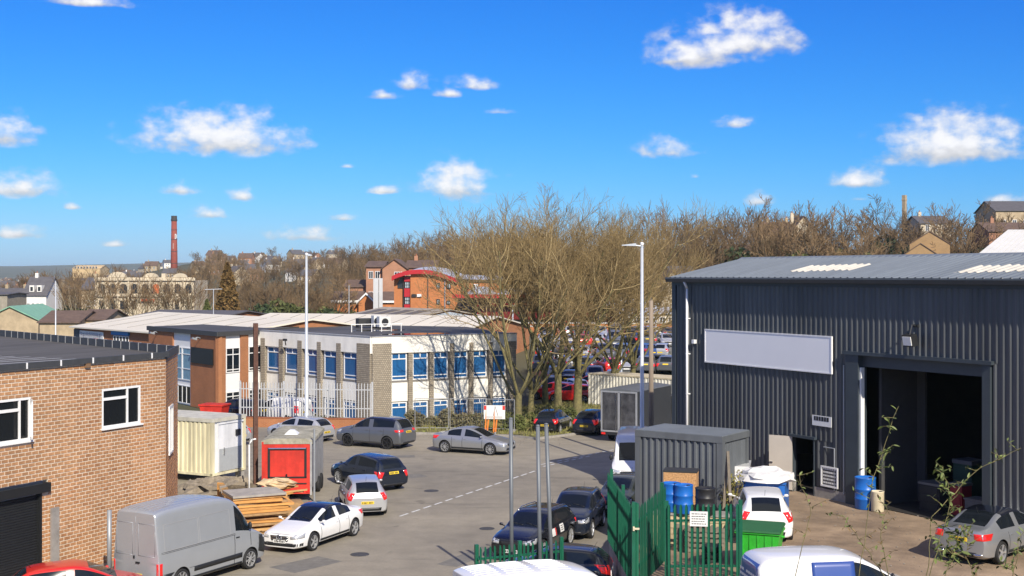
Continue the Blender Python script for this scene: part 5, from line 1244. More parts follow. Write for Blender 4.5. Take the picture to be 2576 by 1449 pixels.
m = MB(); m.box(-.06, CW + .05, -.055, CD, -.02, .1); m.build('floor_rail', cream_c, cabin)
m = MB(); m.box(.42, 2.12, -.05, .02, .14, 2.40); dr = m.build('door', door_w, cabin); m = MB(); m.box(.44, 2.10, -.058, -.051, .16, 1.22); m.build('door_lower_panel', door_g, dr)
m = MB(); m.box(.34, 2.2, -.09, .0, 2.402, 2.48); m.box(.34, .418, -.07, 0, .12, 2.40); m.build('door_frame', door_w, cabin)
m = MB(); m.obox((.75, -.09, 1.1), (.05, .06, .34)); m.build('door_handle', chrome, dr); m = MB(); m.box(1.62, 1.95, -.12, -.051, 1.75, 2.05); m.build('vent_box', black_pl, dr)
for (lx, ly) in ((.1, .1), (CW - .2, .1), (.1, CD - .3)): m = MB(); m.box(lx - .12, lx + .2, ly - .1, ly + .2, -.38, -.02); m.build('support_block', concrete, cabin)
# rusty steel column
m = MB(); zt = Z(813, 57.5)
m.box(-.10, .10, -.10, -.085, 0, zt); m.box(-.10, .10, .085, .10, 0, zt); m.box(-.012, .012, -.085, .085, 0, zt); o = m.build('steel_column', rust, None)
o.location = (X(643, 57.5), 57.5, 0); o.rotation_euler = (0, 0, R(20)); tag(o, 'tall rusty brown steel column rising in front of the office, left of the red trailer', 'column')
# red box trailer
redp = mat('trailer_red', (.58, .035, .02), .5, .2, 2.2, macro=.25, mst=(2, 2, .5)); trl = thing('box_trailer', 'red-backed box trailer with worn grey roof standing by the rusty column', 'trailer', (X(659, 55.9), 55.9, 0), R(2))
TW, TL, TH = 2.18, 4.7, 2.66
dirty = mat('dirty_roof', (.34, .32, .25), .8, .4, 2.0, col2=(.17, .16, .11)); grey_al = mat('dull_alloy', (.42, .42, .41), .5, .2, 3, metal=.3)
m = MB(); m.box(.03, TW - .03, .04, TL, .55, TH - .1); m.build('trailer_box', grey_al, trl)
m = MB(); m.box(0, TW, -.03, .038, .35, TH - .06); m.build('rear_panel', redp, trl)
m = MB(); 
for a in ((.26, TW - .22, TH - .38, TH - .28), (.26, .36, 1.05, TH - .38), (TW - .32, TW - .22, 1.05, TH - .38), (.26, TW - .22, 1.05, 1.11), (.26, TW - .22, .78, .83)): m.box(a[0], a[1], -.065, -.031, a[2], a[3])
m.build('door_frame', black_pl, trl)
m = MB(); m.tube((.3, -.08, TH - .31), (TW - .25, -.08, TH - .31), .035, .035, 8); m.build('door_bar', chrome, trl); m = MB(); m.obox((TW * .5, -.09, 1.08), (.07, .05, .3)); m.build('latch', chrome, trl)
for xx in (.0, TW - .07): m = MB(); m.box(xx, xx + .08, -.07, .10, .3, TH - .02); m.build('corner_post', redp if xx == 0 else grey_al, trl)
m = MB(); pr = [(-.04, TH - .12), (-.02, TH + .02), (.3, TH + .12), (TW - .3, TH + .12), (TW + .02, TH + .02), (TW + .04, TH - .12)]
m.prism([(a, -.05, b) for a, b in pr], (0, TL + .1, 0)); m.build('roof', dirty, trl)
m = MB(); m.add([(.8, 1.2, TH + .13), (1.4, 1.2, TH + .13), (1.4, 1.9, TH + .13), (.8, 1.9, TH + .13), (1.0, 1.4, TH + .32), (1.2, 1.4, TH + .32), (1.2, 1.7, TH + .32), (1.0, 1.7, TH + .32)], [(4,5,6,7),(0,1,5,4),(1,2,6,5),(2,3,7,6),(3,0,4,7)]); m.build('roof_vent', upvc, trl)
for yy in (2.6, 3.5):
    for xx in (.02, TW - .02): m = MB(); m.lathe([(.30, -.1), (.36, -.06), (.36, .06), (.30, .1)], 20, (xx, yy, .36), 'X'); m.build('wheel', black_rub, trl, True)
m = MB(); m.box(.2, TW - .2, .1, TL, .36, .54); m.build('chassis', black_pl, trl)
for xx in (.1, TW - .25): m = MB(); m.box(xx, xx + .16, -.06, -.03, .42, .54); m.build('tail_light', lamp_red, trl)
m = MB(); m.tube((TW + .12, -.1, 0), (TW + .12, -.1, 3.2), .045, .045, 8); m.tube((TW + .04, .2, TH - .4), (TW + .12, -.1, TH - .4), .02, .02, 6); m.build('side_pole', steel_grey, trl)
# timber stack: loose boards on top of each other
woods = [wood_new, mat('plywood', (.55, .33, .13), .75, .2, 3, .1, stretch=(1, 5, 1)), mat('old_board', (.36, .22, .10), .85, .3, 4, .2), mat('ply_grey', (.36, .33, .29), .8, .2, 2)]
tp = Vector((-9.95, 49.6)); rt = random.Random(21); z = .02; k = 0
bear = thing('wooden_pallet', 'wooden pallet at the bottom of the timber stack beside the white saloon', 'pallet', (tp.x, tp.y, 0), R(24))
for i in range(8): m = MB(); m.box(-1.1 + i * .28, -1.1 + i * .28 + .2, -.8, .8, .12, .145); m.build('board', woods[2], bear)
for i in (-.7, 0, .62): m = MB(); m.box(-1.12, 1.12, i, i + .1, 0, .118); m.build('bearer', woods[2], bear)
z = .15
kinds = []
for k in range(16):
    th = rt.choice((.06, .08, .1, .05)); w_, l_ = rt.uniform(1.3, 1.7), rt.uniform(1.9, 2.4); gapy = 0
    if k in (5, 6): w_, l_ = .25, .9
    m = MB(); m.obox((0, 0, th / 2), (l_, w_, th)); o = m.build('timber_board', woods[rt.choice((0, 0, 1, 2))] if k < 15 else woods[3])
    dx_, dy_ = rt.uniform(-.14, .14), rt.uniform(-.12, .12)
    if k == 5: dx_ = -.8
    if k == 6: dx_ = .75
    o.location = (tp.x + dx_, tp.y + dy_, z); o.rotation_euler = (0, 0, R(24 + rt.uniform(-5, 5)))
    if k == 5: th_keep = th; continue_z = False; z += 0
    elif k == 6: z += max(th, th_keep) + .005
    else: z += th + rt.uniform(.004, .03)
    lab = ORD[k] + ' timber board up from the pallet in the stack beside the white saloon' if k < 15 else 'grey faced sheet on top of the timber stack'
    tag(o, lab, 'board', 'boards in the timber stack' if k < 15 else None)
for k in range(9):
    m = MB(); m.obox((0, 0, 0), (rt.uniform(.9, 1.6), rt.uniform(.1, .2), rt.uniform(.03, .06))); o = m.build('timber_plank', woods[rt.choice((0, 1, 2))])
    o.location = (tp.x + .55 + rt.uniform(-.4, .5), tp.y + 1.3 + rt.uniform(-.3, .5), 1.0 + k * .055); o.rotation_euler = (R(rt.uniform(-8, 8)), R(rt.uniform(-10, 6)), R(rt.uniform(-10, 60))); tag(o, ORD[k] + ' loose plank from the bottom of the heap behind the timber stack', 'plank', 'loose planks behind the timber stack')
for k in range(5):
    m = MB(); m.obox((0, 0, .43), (1.6, 1.0, .86)); 
    if k: break
    o = m.build('timber_crate', woods[2]); o.location = (tp.x + .7, tp.y + 1.5, .02); o.rotation_euler = (0, 0, R(18)); tag(o, 'rough wooden crate carrying the loose planks behind the timber stack', 'crate')
heap('cardboard_bundle', 'pale folded cardboard bundle on the loose planks', 'cardboard', mat('cardboard', (.58, .43, .25), .85, .25, 6), (tp.x + .45, tp.y + 1.55, 1.5), .7, .25, 5, rough=.35)
for k in range(4):
    m = MB(); m.obox((0, 0, .8), (.26, .05, 1.7), rx=R(18), ry=R(-14 + 6 * k)); o = m.build('timber_offcut', woods[(2, 3, 2, 0)[k]]); o.location = (tp.x - 1.25 - .22 * k, tp.y + 1.1 + .35 * k, -.05); tag(o, ORD[k] + ' offcut from the right, leaning in the rubble left of the timber stack', 'board', 'offcuts leaning left of the timber stack')
heap('rubble_pile', 'low pile of rubble and earth in front of the cream storage cabin', 'rubble', mat('rubble', (.24, .20, .15), .95, .4, 4, .5), (-13.1, 57.6, -.05), 2.2, .75, 31, 22, 8, rough=.3, sy=.7)
m = MB(); m.path([(0, 0, 0), (0, 0, 2.5), (.12, 0, 2.72), (.3, 0, 2.75)], .035, 8); o = m.build('hoop_pipe', upvc, None, True); o.location = (X(627, 56), 56, 0); tag(o, 'thin bent white pipe standing just left of the rusty column', 'pipe')
# ================================================================== WHITE OFFICE BUILDING
office = thing('office_building', 'cream two-storey office with grey stone piers and blue-curtained windows at the bend of the road', 'building', (-9.5, 86.0, 0), math.atan2(.49, .87))
pier_m = brickmat('split_stone_pier', (.42, .36, .27), (.31, .26, .195), (.18, .155, .12), .14, .13, msize=.02); pier_l = pier_m
off_felt = mat('office_roof_felt', (.085, .08, .073), .7, .35, .25, .15, 3, stretch=(.5, 1.5, 1), spec=.25); pond = mat('roof_puddle', (.03, .03, .032), .03, .1, 1)
OZ = 5.75
lx = lambda px: on_plane(office, px, 900)[0]
ZH = lambda py, px=1000: on_plane(office, px, py)[1]
zw1t, zw1b, zw0t, zw0b = 4.62, 2.74, 1.24, -.45
def facade(root, name, frame_ang, org, wins, piers, L, left=False):
    """bays between x0..x1 along a local axis; everything hangs from one empty-less frame"""
    M = Matrix.Translation((org[0], org[1], 0)) @ Matrix.Rotation(frame_ang, 4, 'Z')
    def put_(o): o.matrix_basis = M @ o.matrix_basis; return o
    m = MB(); m.box(0, L, .12, .3, -.1, zw0b if zw0b > 0 else 0); m.box(0, L, .04, .3, 1.30, 2.60); put_(m.build('render_panel', white_render, root))
    m = MB(); m.box(0, L, .10, .3, zw1b - .0, zw1t); m.box(0, L, .10, .3, -.1, zw0t); put_(m.build('window_backing', mat('grey_band', (.20, .185, .165), .85, .2, 2), root))
    m = MB(); m.box(0, L, .02, .32, 2.603, 2.735); put_(m.build('sill_band', mat('grey_band', (.20, .185, .165)), root))
    m = MB(); m.box(-.02, L + .02, -.12, .3, zw1t + .01, OZ); put_(m.build('parapet', white_render, root))
    m = MB(); m.box(-.05, L + .05, -.16, .32, OZ + .003, OZ + .05); put_(m.build('coping', mat('coping_grey', (.30, .30, .30), .6, .1), root))
    for (a, b) in wins:
        for z0, z1 in ((zw1b, zw1t), (.02, zw0t)):
            o = window(root, a, b, z0, z1, .06, cols=((.5, .78, 1),), rows=((.78, .15) if z1 > 3 else (.72,)), fr=.075, gm=glass_blue, depth=.08, sill=False); put_(o)
    for (a, b, zt) in piers:
        m = MB(); m.box(a, b, -.14, .12, -.1, zt); put_(m.build('stone_pier', pier_m, root))
    return M
rx_ = lx
def rxs(ps): return [(rx_(a), rx_(b)) for a, b in ps]
D = lambda X_: (700 + X_ * .3494) / 1.19255
rw = rxs([(D(1358), D(1490)), (D(1540), D(1670)), (D(1718), D(1842)), (D(1890), D(2010)), (D(2058), D(2175)), (D(2222), D(2338))])
rp_ = [(rx_(D(1498)), rx_(D(1534)), 4.60), (rx_(D(1680)), rx_(D(1714)), 4.60), (rx_(D(1852)), rx_(D(1888)), 5.2), (rx_(D(2020)), rx_(D(2055)), 5.2), (rx_(D(2188)), rx_(D(2220)), 5.2), (rx_(D(2345)), rx_(D(2420)), 5.2)]
LRT = rx_(D(2420)) + .05
facade(office, 'right', 0, (0, 0), rw, [(0.02, rx_(D(1352)), 5.30)] + rp_, LRT)
# left facade direction (-.68,.73) in world -> make x run from its far end to the corner
ldir = Vector((-.68, .73)).normalized(); oc_ = Vector((-9.5, 86.0)); lend = oc_ + ldir * 14.2
tmp = thing('tmp', 'x', 'x', (lend.x, lend.y, 0), math.atan2(-ldir.y, -ldir.x))
lxx = lambda px: on_plane(tmp, px, 900)[0]
lw = [(lxx(D(a)), lxx(D(b))) for a, b in ((290, 402), (447, 560), (635, 722), (778, 890), (945, 1067))]
lp = [(lxx(D(a)), lxx(D(b)), 5.2) for a, b in ((247, 283), (403, 437), (563, 600), (730, 763), (897, 935))] + [(lxx(D(1072)), 14.18, 5.30)]
oa = office.rotation_euler.z; rel = (Matrix.Rotation(-oa, 4, 'Z') @ Vector((lend.x - oc_.x, lend.y - oc_.y, 0)))
facade(office, 'left', tmp.rotation_euler.z - oa, (rel.x, rel.y), lw, lp, 14.2, True)
bpy.data.objects.remove(tmp)
# flat roof with a puddle, plant
def toloc(x, y, root=office): d = Matrix.Rotation(-root.rotation_euler.z, 4, 'Z') @ Vector((x - root.location.x, y - root.location.y, 0)); return (d.x, d.y)
rend = oc_ + Vector((.87, .49)) * LRT
rpoly = [toloc(*p) for p in ((oc_.x, oc_.y + .25), (rend.x, rend.y + .25), (rend.x - 4, rend.y + 13), (oc_.x - 2, oc_.y + 22), (lend.x - 4, lend.y + 10), (lend.x, lend.y + .3))]
m = MB(); m.prism([(x, y, 0) for x, y in rpoly], (0, 0, OZ - .06)); m.build('roof', off_felt, office)
for nm, cpx, cpy, w_, d_, lab in (('a', 1050, 838, 5.2, 2.4, ''), ('b', 960, 829, 4.2, 2.2, '')):
    g = G(cpx, cpy, OZ); x, y = toloc(g.x, g.y); m = MB(); n = 26
    m.poly([(x + w_ / 2 * math.cos(6.283 * i / n) * (1 + .2 * math.sin(3 * i)), y + d_ / 2 * math.sin(6.283 * i / n) * (1 + .25 * math.cos(2.3 * i)), OZ - .052) for i in range(n)]); m.build('roof_puddle', pond, office, fix=False)
m = MB()
for a in ((0, 0), (1, 0), (1, 1), (0, 1)): pass
ac_m = mat('plant_white', (.66, .66, .64), .5, .08, 2)
def roofunit(name, label, px, py, w, d, h, m_, cat='air conditioner', zb=OZ - .05):
    g = G(px, py, zb); t = thing(name, label, cat, (g.x, g.y, zb + .001), R(28)); m = MB(); m.box(-w/2, w/2, -d/2, d/2, .12, h); m.build('casing', m_, t)
    m = MB(); m.lathe([(.3 * h, -.02), (.3 * h, 0)], 16, (0, 0, 0)); m.v = [(x, -d/2 - .015 + z, h * .55 + y) for x, y, z in m.v]; m.build('fan_grille', black_pl, t)
    m = MB(); m.box(-w/2, -w/2 + .1, -d/2, d/2, 0, .118); m.box(w/2 - .1, w/2, -d/2, d/2, 0, .118); m.build('mounting_foot', black_pl, t); return t
roofunit('roof_unit', 'dark low ventilation unit on the office roof, left of the white units', 922, 824, 1.6, .7, .75, mat('plant_dark', (.03, .03, .03), .6))
roofunit('roof_unit', 'pale square cooling unit on the office roof beside the dark ventilator', 946, 825, .6, .6, 1.0, ac_m)
roofunit('roof_unit', 'white cooling unit at the right of the group on the office roof', 965, 826, .95, .6, .95, ac_m)
m = MB(); g = G(935, 833, OZ); m.box(-1.6, 2.4, -.05, .0, .55, .6); 
for k in range(6): m.box(-1.6 + k * .78, -1.55 + k * .78, -.05, 0, 0, .55)
o = m.build('roof_rail', upvc, None); o.location = (g.x, g.y, OZ - .05); o.rotation_euler = (0, 0, R(25)); tag(o, 'low white guard rail in front of the cooling units on the office roof', 'railing')
m = MB(); z0, px_ = 5.3, D(430); t_ = on_plane(office, px_, 860); 
# camera on the left facade
p = P(D(443), 855, 92.6); m = MB(); m.obox((0, 0, 0), (.14, .42, .16), rz=R(40)); m.tube((0, .1, -.1), (0, .35, -.4), .04, .04, 6); o = m.build('security_camera', black_pl); o.location = p; tag(o, 'black security camera on the left face of the office parapet', 'camera')

# ================================================================== RED BRICK WING LEFT OF THE OFFICE
redbrick = brickmat('wing_brick', (.42, .145, .045), (.35, .115, .035), (.36, .21, .12), .225, .075)
wing = thing('brick_wing', 'red brick wing with a black sign, adjoining the left end of the cream office', 'building', (X(374, 103), 103.0, 0), 0)
A0 = Vector((X(374, 103), 103.0)); A1 = Vector((X(549, 92.5), 92.5)); A2 = Vector((X(661, 96.6), 96.6)); WZ = 5.62
def wallframe(root, a, b):
    d = (b - a); return Matrix.Translation((a.x - root.location.x, a.y - root.location.y, 0)) @ Matrix.Rotation(math.atan2(d.y, d.x) - root.rotation_euler.z, 4, 'Z'), d.length
MA, LA = wallframe(wing, A0, A1); MBm, LB2 = wallframe(wing, A1, A2)
def at_(o, M): o.matrix_basis = M @ o.matrix_basis; return o
def segx(a, b, px): # distance along wall a->b at sight line px
    s = (px - CX) / FOC; d = (b - a).normalized(); return (s * a.y - a.x) / (d.x - s * d.y)
fx0, fx1 = segx(A0, A1, 434), segx(A0, A1, 479)
for a, b in ((0, fx0), (fx1, LA - .02)): m = MB(); m.box(a, b, 0, .3, 0, WZ); at_(m.build('brick_panel', redbrick, wing), MA)
m = MB(); m.box(fx0, fx1, .12, .3, 0, WZ); at_(m.build('infill_panel', upvc, wing), MA)
at_(window(wing, fx0 + .1, (fx0 + fx1) / 2 - .03, 1.9, 4.4, .08, rows=(.8, .35), gm=mat('pale_glass', (.18, .33, .45), .12, .2, 2), fr=.07, sill=False), MA)
at_(window(wing, (fx0 + fx1) / 2 + .03, fx1 - .1, 1.9, 4.4, .08, rows=(.8, .35), gm=mat('pale_glass', (.18, .33, .45)), fr=.07, sill=False), MA)
at_(window(wing, fx0 + .1, fx1 - .1, .1, 1.5, .08, cols=(.25, .5, .75), gm=glass_dark, fr=.07, sill=False), MA)
w0, w1, w2, w3 = segx(A1, A2, 568), segx(A1, A2, 606), segx(A1, A2, 625), LB2
for a, b in ((.02, w0), (w1, w2)): m = MB(); m.box(a, b, 0, .3, 0, WZ); at_(m.build('brick_panel', redbrick, wing), MBm)
for a, b in ((w0, w1), (w2, w3)):
    m = MB(); m.box(a, b, .1, .3, 0, WZ - .02); at_(m.build('infill_panel', upvc, wing), MBm)
    for z0, z1 in ((2.75, 4.6), (.1, 1.35)): at_(window(wing, a + .08, b - .06, z0, z1, .06, cols=(.5,), rows=(.72, .12), gm=glass_dark, fr=.07, sill=False), MBm)
wp_ = [A0, A1, A2, Vector((A2.x + 3, A2.y + 11)), Vector((A0.x + 8, A0.y + 10))]
m = MB(); m.prism([(p.x - A0.x, p.y - A0.y, WZ + .004) for p in wp_], (0, 0, .16)); m.build('roof', off_felt, wing)
for (a, b, M_) in ((A0, A1, MA), (A1, A2, MBm)): m = MB(); m.box(-.1, (b - a).length + .1, -.14, .1, WZ - .14, WZ + .2); at_(m.build('fascia', mat('fascia_dark', (.05, .05, .05), .6, .1), wing), M_)
bs0, bs1 = segx(A0, A1, 483), segx(A0, A1, 538)
t = thing('wall_sign', 'blank black sign board on the red brick wing', 'sign', (A0.x, A0.y, 0), 0); m = MB(); m.box(bs0, bs1, -.10, -.02, Z(912, 96), Z(873, 96)); o = at_(m.build('sign_panel', mat('sign_black', (.012, .012, .013), .35, 0), t), MA)
def wall_lamp(root, M, x, z, label):
    t = thing('wall_lamp', label, 'lamp', root.location, 0); m = MB(); m.path([(x, -.02, z), (x, -.25, z + .08), (x, -.42, z + .02)], .04, 6); at_(m.build('lamp_arm', steel_grey, t), M); m = MB(); m.obox((x, -.5, z - .02), (.22, .36, .14), rx=R(-15)); at_(m.build('lamp_head', steel_grey, t), M); return t
wall_lamp(wing, MA, segx(A0, A1, 505), Z(850, 95.5), 'grey wall lamp above the black sign on the brick wing')
wall_lamp(wing, MA, segx(A0, A1, 398), Z(836, 102), 'grey wall lamp near the left end of the brick wing')

# ================================================================== LONG LOW BUILDING WITH PALE ROOF
pale_roof = mat('pale_membrane_roof', (.68, .63, .52), .75, .06, .25, det=3); roof_line = mat('roof_seam_dark', (.30, .28, .25), .8, .2)
def shedroof(name, label, E0, E1, depth, ze, zr, wallm, roofm, seams, back=True, zb=-.2, cat='building'):
    """long pitched-roof building: eaves E0->E1 nearest the camera"""
    d = E1 - E0; L = d.length; t = thing(name, label, cat, (E0.x, E0.y, 0), math.atan2(d.y, d.x))
    m = MB(); m.box(0, L, 0, .25, zb, ze); m.build('front_wall', wallm, t)
    for xx in (0, L - .25): m = MB(); m.prism([(xx, .252, zb), (xx, depth, zb), (xx, depth, ze), (xx, depth / 2, zr - .05), (xx, .252, ze)], (.25, 0, 0)); m.build('gable_wall', wallm, t)
    m = MB(); m.box(.25, L - .25, depth - .25, depth, zb, ze); m.build('back_wall', wallm, t)
    m = MB(); m.prism([(-.3, -.4, ze), (-.3, depth / 2, zr), (-.3, depth + .4, ze), (-.3, depth + .4, ze + .12), (-.3, depth / 2, zr + .12), (-.3, -.4, ze + .12)], (L + .6, 0, 0)); m.build('roof', roofm, t)
    sl = Vector((0, depth / 2 + .4, zr - ze))
    for k in range(seams):
        xx = (k + .5) * L / seams; m = MB(); p0 = Vector((xx, -.38, ze + .125)) + sl * .12; p1 = Vector((xx, -.38, ze + .125)) + sl * .92
        m.add([p0, p0 + Vector((.09, 0, 0)), p1 + Vector((.09, 0, 0)), p1, p0 + Vector((0, 0, .03)), p0 + Vector((.09, 0, .03)), p1 + Vector((.09, 0, .03)), p1 + Vector((0, 0, .03))], [(3,2,1,0),(4,5,6,7),(0,1,5,4),(1,2,6,5),(2,3,7,6),(3,0,4,7)]); m.build('roof_seam', roof_line, t)
    return t, L
E0, E1 = Vector((X(187, 117), 117)), Vector((X(378, 106), 106))
E1x = E0 + (E1 - E0).normalized() * 26
lb, LL = shedroof('low_warehouse', 'long low red brick warehouse with a cream roof and a lettered banner', E0, E1x, 17, Z(824, 117), Z(788, 122), redbrick, pale_roof, 7)
on = lambda px, py: on_plane(lb, px, py)
a, b = on(203, 845), on(262, 845); zt, zb_ = on(230, 833)[1], on(230, 856)[1]
t = thing('banner_sign', 'white banner with dark blue lettering on the low brick warehouse', 'sign', lb.location, lb.rotation_euler.z); m = MB(); m.box(a[0], b[0], -.10, -.03, zb_, zt); m.build('sign_panel', plate_w, t)
m = MB(); q_ = a[0] + .2; r_ = random.Random(8); navy_ink = mat('navy_ink', (.03, .04, .10), .6, 0)
while q_ < b[0] - .3: w_ = r_.uniform(.09, .2); h_ = r_.uniform(.45, .6) * (zt - zb_); m.box(q_, q_ + w_ * .4, -.115, -.101, zb_ + .28 * (zt - zb_), zb_ + .28 * (zt - zb_) + h_); m.box(q_, q_ + w_, -.115, -.101, zb_ + .28 * (zt - zb_) + h_ * .42, zb_ + .28 * (zt - zb_) + h_ * .58); q_ += w_ + .09
m.build('sign_lettering', navy_ink, t); m = MB(); m.box(b[0] - 1.9, b[0] - 1.0, -.115, -.101, zb_ + .08, zb_ + .22); m.build('red_lettering', st_red, t)
a, b = on(284, 850), on(327, 850); m = MB(); m.box(a[0], b[0], -.18, .0, on(305, 843)[1], on(305, 829)[1]); m.build('blue_shutter', mat('shutter_blue', (.012, .16, .42), .45, .08, 2), lb)
for k in range(5): window(lb, a[0] + .15 + k * (b[0] - a[0] - .3) / 5, a[0] + .1 + (k + 1) * (b[0] - a[0] - .3) / 5, on(305, 868)[1], on(305, 845)[1], -.02, gm=glass_dark, fr=.06, sill=False)
a, b = on(192, 845), on(199, 845); m = MB(); m.box(0, 1.6, -.06, -.0, 2.0, on(190, 828)[1]); m.build('dark_door', mat('door_navy', (.015, .02, .035), .5), lb)
E0b, E1b = Vector((X(560, 128), 128)), Vector((X(1150, 118), 118))
lb2, _ = shedroof('low_warehouse', 'pale-roofed warehouse behind the flat office roof', E0b, E1b, 18, Z(835, 124), Z(794, 131), redbrick, pale_roof, 10)
# grey industrial roof with dark rooflights and clad gable
grey_as = mat('cement_sheet_roof', (.33, .29, .235), .9, .15, .8, .1, 6); blue_clad = mat('blue_grey_cladding', (.36, .41, .46), .55, .15, 1, stretch=(9, 9, .3))
E0c, E1c = Vector((X(836, 152), 152)), Vector((X(995, 142), 142))
gi, GL_ = shedroof('grey_roof_unit', 'grey cement-sheet industrial unit with dark rooflights and a blue-grey clad gable', E0c, E1c, 15, Z(808, 147), Z(777, 152), redbrick, grey_as, 0)
m = MB(); m.prism([(GL_ + .02, .2, .1), (GL_ + .02, 14.8, .1), (GL_ + .02, 14.8, Z(808, 147) - .1), (GL_ + .02, 7.5, Z(777, 152) - .2), (GL_ + .02, .2, Z(808, 147) - .1)], (.1, 0, 0)); m.build('gable_cladding', blue_clad, gi)
ze_, zr_ = Z(808, 147), Z(777, 152)
for k in range(4):
    x0 = 1.2 + k * (GL_ - 2) / 4; m = MB(); f0_, f1_ = .35, .8
    yz = lambda f: (-.4 + 7.9 * f, ze_ + .13 + (zr_ - ze_) * f)
    (ya, za), (yb, zb2) = yz(f0_), yz(f1_); w_ = (GL_ - 2) / 4 * .62
    m.add([(x0, ya, za), (x0 + w_, ya, za), (x0 + w_, yb, zb2), (x0, yb, zb2), (x0, ya, za + .06), (x0 + w_, ya, za + .06), (x0 + w_, yb, zb2 + .06), (x0, yb, zb2 + .06)], [(4,5,6,7),(0,1,5,4),(1,2,6,5),(2,3,7,6),(3,0,4,7)]); m.build('rooflight', mat('old_rooflight', (.13, .11, .085), .6, .2), gi)
# dark grey roof beyond and low grey roofs left of centre
shedroof('dark_roof_unit', 'low unit with a dark slate roof in front of the stone hall', Vector((X(345, 150), 150)), Vector((X(560, 146), 146)), 10, Z(798, 148), Z(784, 150), redbrick, mat('slate_roof', (.10, .095, .10), .8, .2, 1.5), 0)

# ================================================================== WHITE PALISADE FENCE, SITE FENCE, NOTICE BOARD, HEDGE
fw_a, fw_b = Vector((X(603, 83.4), 83.4, .62)), Vector((X(936, 82.4), 82.4, .62))
lowbr = thing('brick_plinth_wall', 'low red brick wall under the white palisade fence', 'wall', (fw_a.x, fw_a.y + .05, 0), math.atan2(fw_b.y - fw_a.y, fw_b.x - fw_a.x)); m = MB(); m.box(0, (fw_b - fw_a).length, -.12, .12, 0, .6); m.build('brick_course', redbrick, lowbr); m = MB(); m.box(-.02, (fw_b - fw_a).length + .02, -.15, .15, .603, .66); m.build('coping', mat('brick_coping', (.28, .10, .05), .85, .2, 5), lowbr)
pal_w = mat('palisade_white', (.46, .47, .48), .5, .06, 3)
palisade('palisade_fence', 'white palisade fence on a low brick wall in front of the cream office', (fw_a.x, fw_a.y, .66), (fw_b.x, fw_b.y, .66), 2.25, pal_w, spacing=.195, pw=.062, posts=4)
sf_m = mat('site_fence_wire', (.45, .46, .46), .4, .1, metal=.5)
def site_panel(label, a, b, h=2.0):
    a = Vector(a); b = Vector(b); d = b - a; L = d.length; t = thing('site_fence_panel', label, 'fence', (a.x, a.y, .12), math.atan2(d.y, d.x))
    for a_ in (((0, 0, 0), (0, 0, h)), ((L, 0, 0), (L, 0, h)), ((0, 0, h), (L, 0, h)), ((0, 0, .15), (L, 0, .15))): m = MB(); m.tube(a_[0], a_[1], .024, .024, 6); m.build('frame_tube', sf_m, t)
    m = MB()
    for k in range(1, int(L / .16)): m.tube((k * .16, 0, .15), (k * .16, 0, h), .004, .004, 3)
    for k in range(1, 9): m.tube((0, 0, .15 + k * .22), (L, 0, .15 + k * .22), .004, .004, 3)
    tag(m.build('mesh_infill', sf_m, t), kind='stuff')
    for xx in (0, L): m = MB(); m.obox((xx, 0, .06), (.24, .6, .12)); m.build('concrete_foot', concrete, t)
site_panel('wire site fence panel in front of the hedge, left end by the corner pier', (X(1044, 80.6), 80.6), (X(1128, 80.6), 80.6))
site_panel('wire site fence panel in front of the hedge, middle of the run', (X(1132, 80.6), 80.6), (X(1212, 80.4), 80.4))
site_panel('wire site fence panel right of the notice board, ending at the first tree', (X(1216, 80.4), 80.4), (X(1294, 79.8), 79.8))
nb = thing('notice_board', 'white notice board with red corners on two orange legs', 'sign', (X(1244, 79.4), 79.4, .12), R(-4))
m = MB(); m.box(-.66, .66, -.03, .03, .85, 1.70); m.build('board_panel', plate_w, nb)
for xx in (-.42, .10): m = MB(); m.add([(xx - .2, -.06, 0), (xx - .09, -.06, 0), (xx - .09, -.032, 1.4), (xx + .02 - .14, -.032, 1.4), (xx - .2, -.04, 0), (xx - .09, -.04, 0)], [(0, 1, 2, 3)]); m.obox((xx, .06, .45), (.09, .05, .95), ry=R(6)); m.build('leg', mat('orange_leg', (.70, .20, .03), .5, .1), nb)
for xx in (-.58, .58): m = MB(); m.box(xx - .08, xx + .08, -.037, -.031, 1.42, 1.68); m.build('red_mark', st_red, nb)
m = MB(); m.add([(-.05, -.036, 1.05), (.05, -.036, 1.65), (.02, -.036, 1.65), (-.09, -.036, 1.05)], [(0, 1, 2, 3)]); m.add([(.05, -.036, 1.65), (.24, -.036, 1.05), (.20, -.036, 1.05), (.02, -.036, 1.65)], [(0, 1, 2, 3)])
for k in range(3): m.box(-.5, .5, -.0365, -.0315, .93 + k * .05 - .03, .945 + k * .05 - .03)
m.build('board_print', mat('grey_ink', (.25, .22, .2), .7, 0), nb)
# red skip and dark bin behind the cabin
t = thing('waste_skip', 'small red waste skip behind the cream storage cabin', 'skip', (X(540, 84), 84, 0), R(-12)); m = MB(); m.add([(-.6, -.5, .2), (.6, -.5, .2), (.6, .5, .2), (-.6, .5, .2), (-.8, -.6, 1.35), (.8, -.6, 1.35), (.8, .6, 1.35), (-.8, .6, 1.35)], [(3,2,1,0),(0,1,5,4),(1,2,6,5),(2,3,7,6),(3,0,4,7),(4,5,6,7)]); m.build('skip_body', redp, t); m = MB(); m.box(-.86, .86, -.66, .66, 1.352, 1.45); m.build('skip_lid', redp, t)
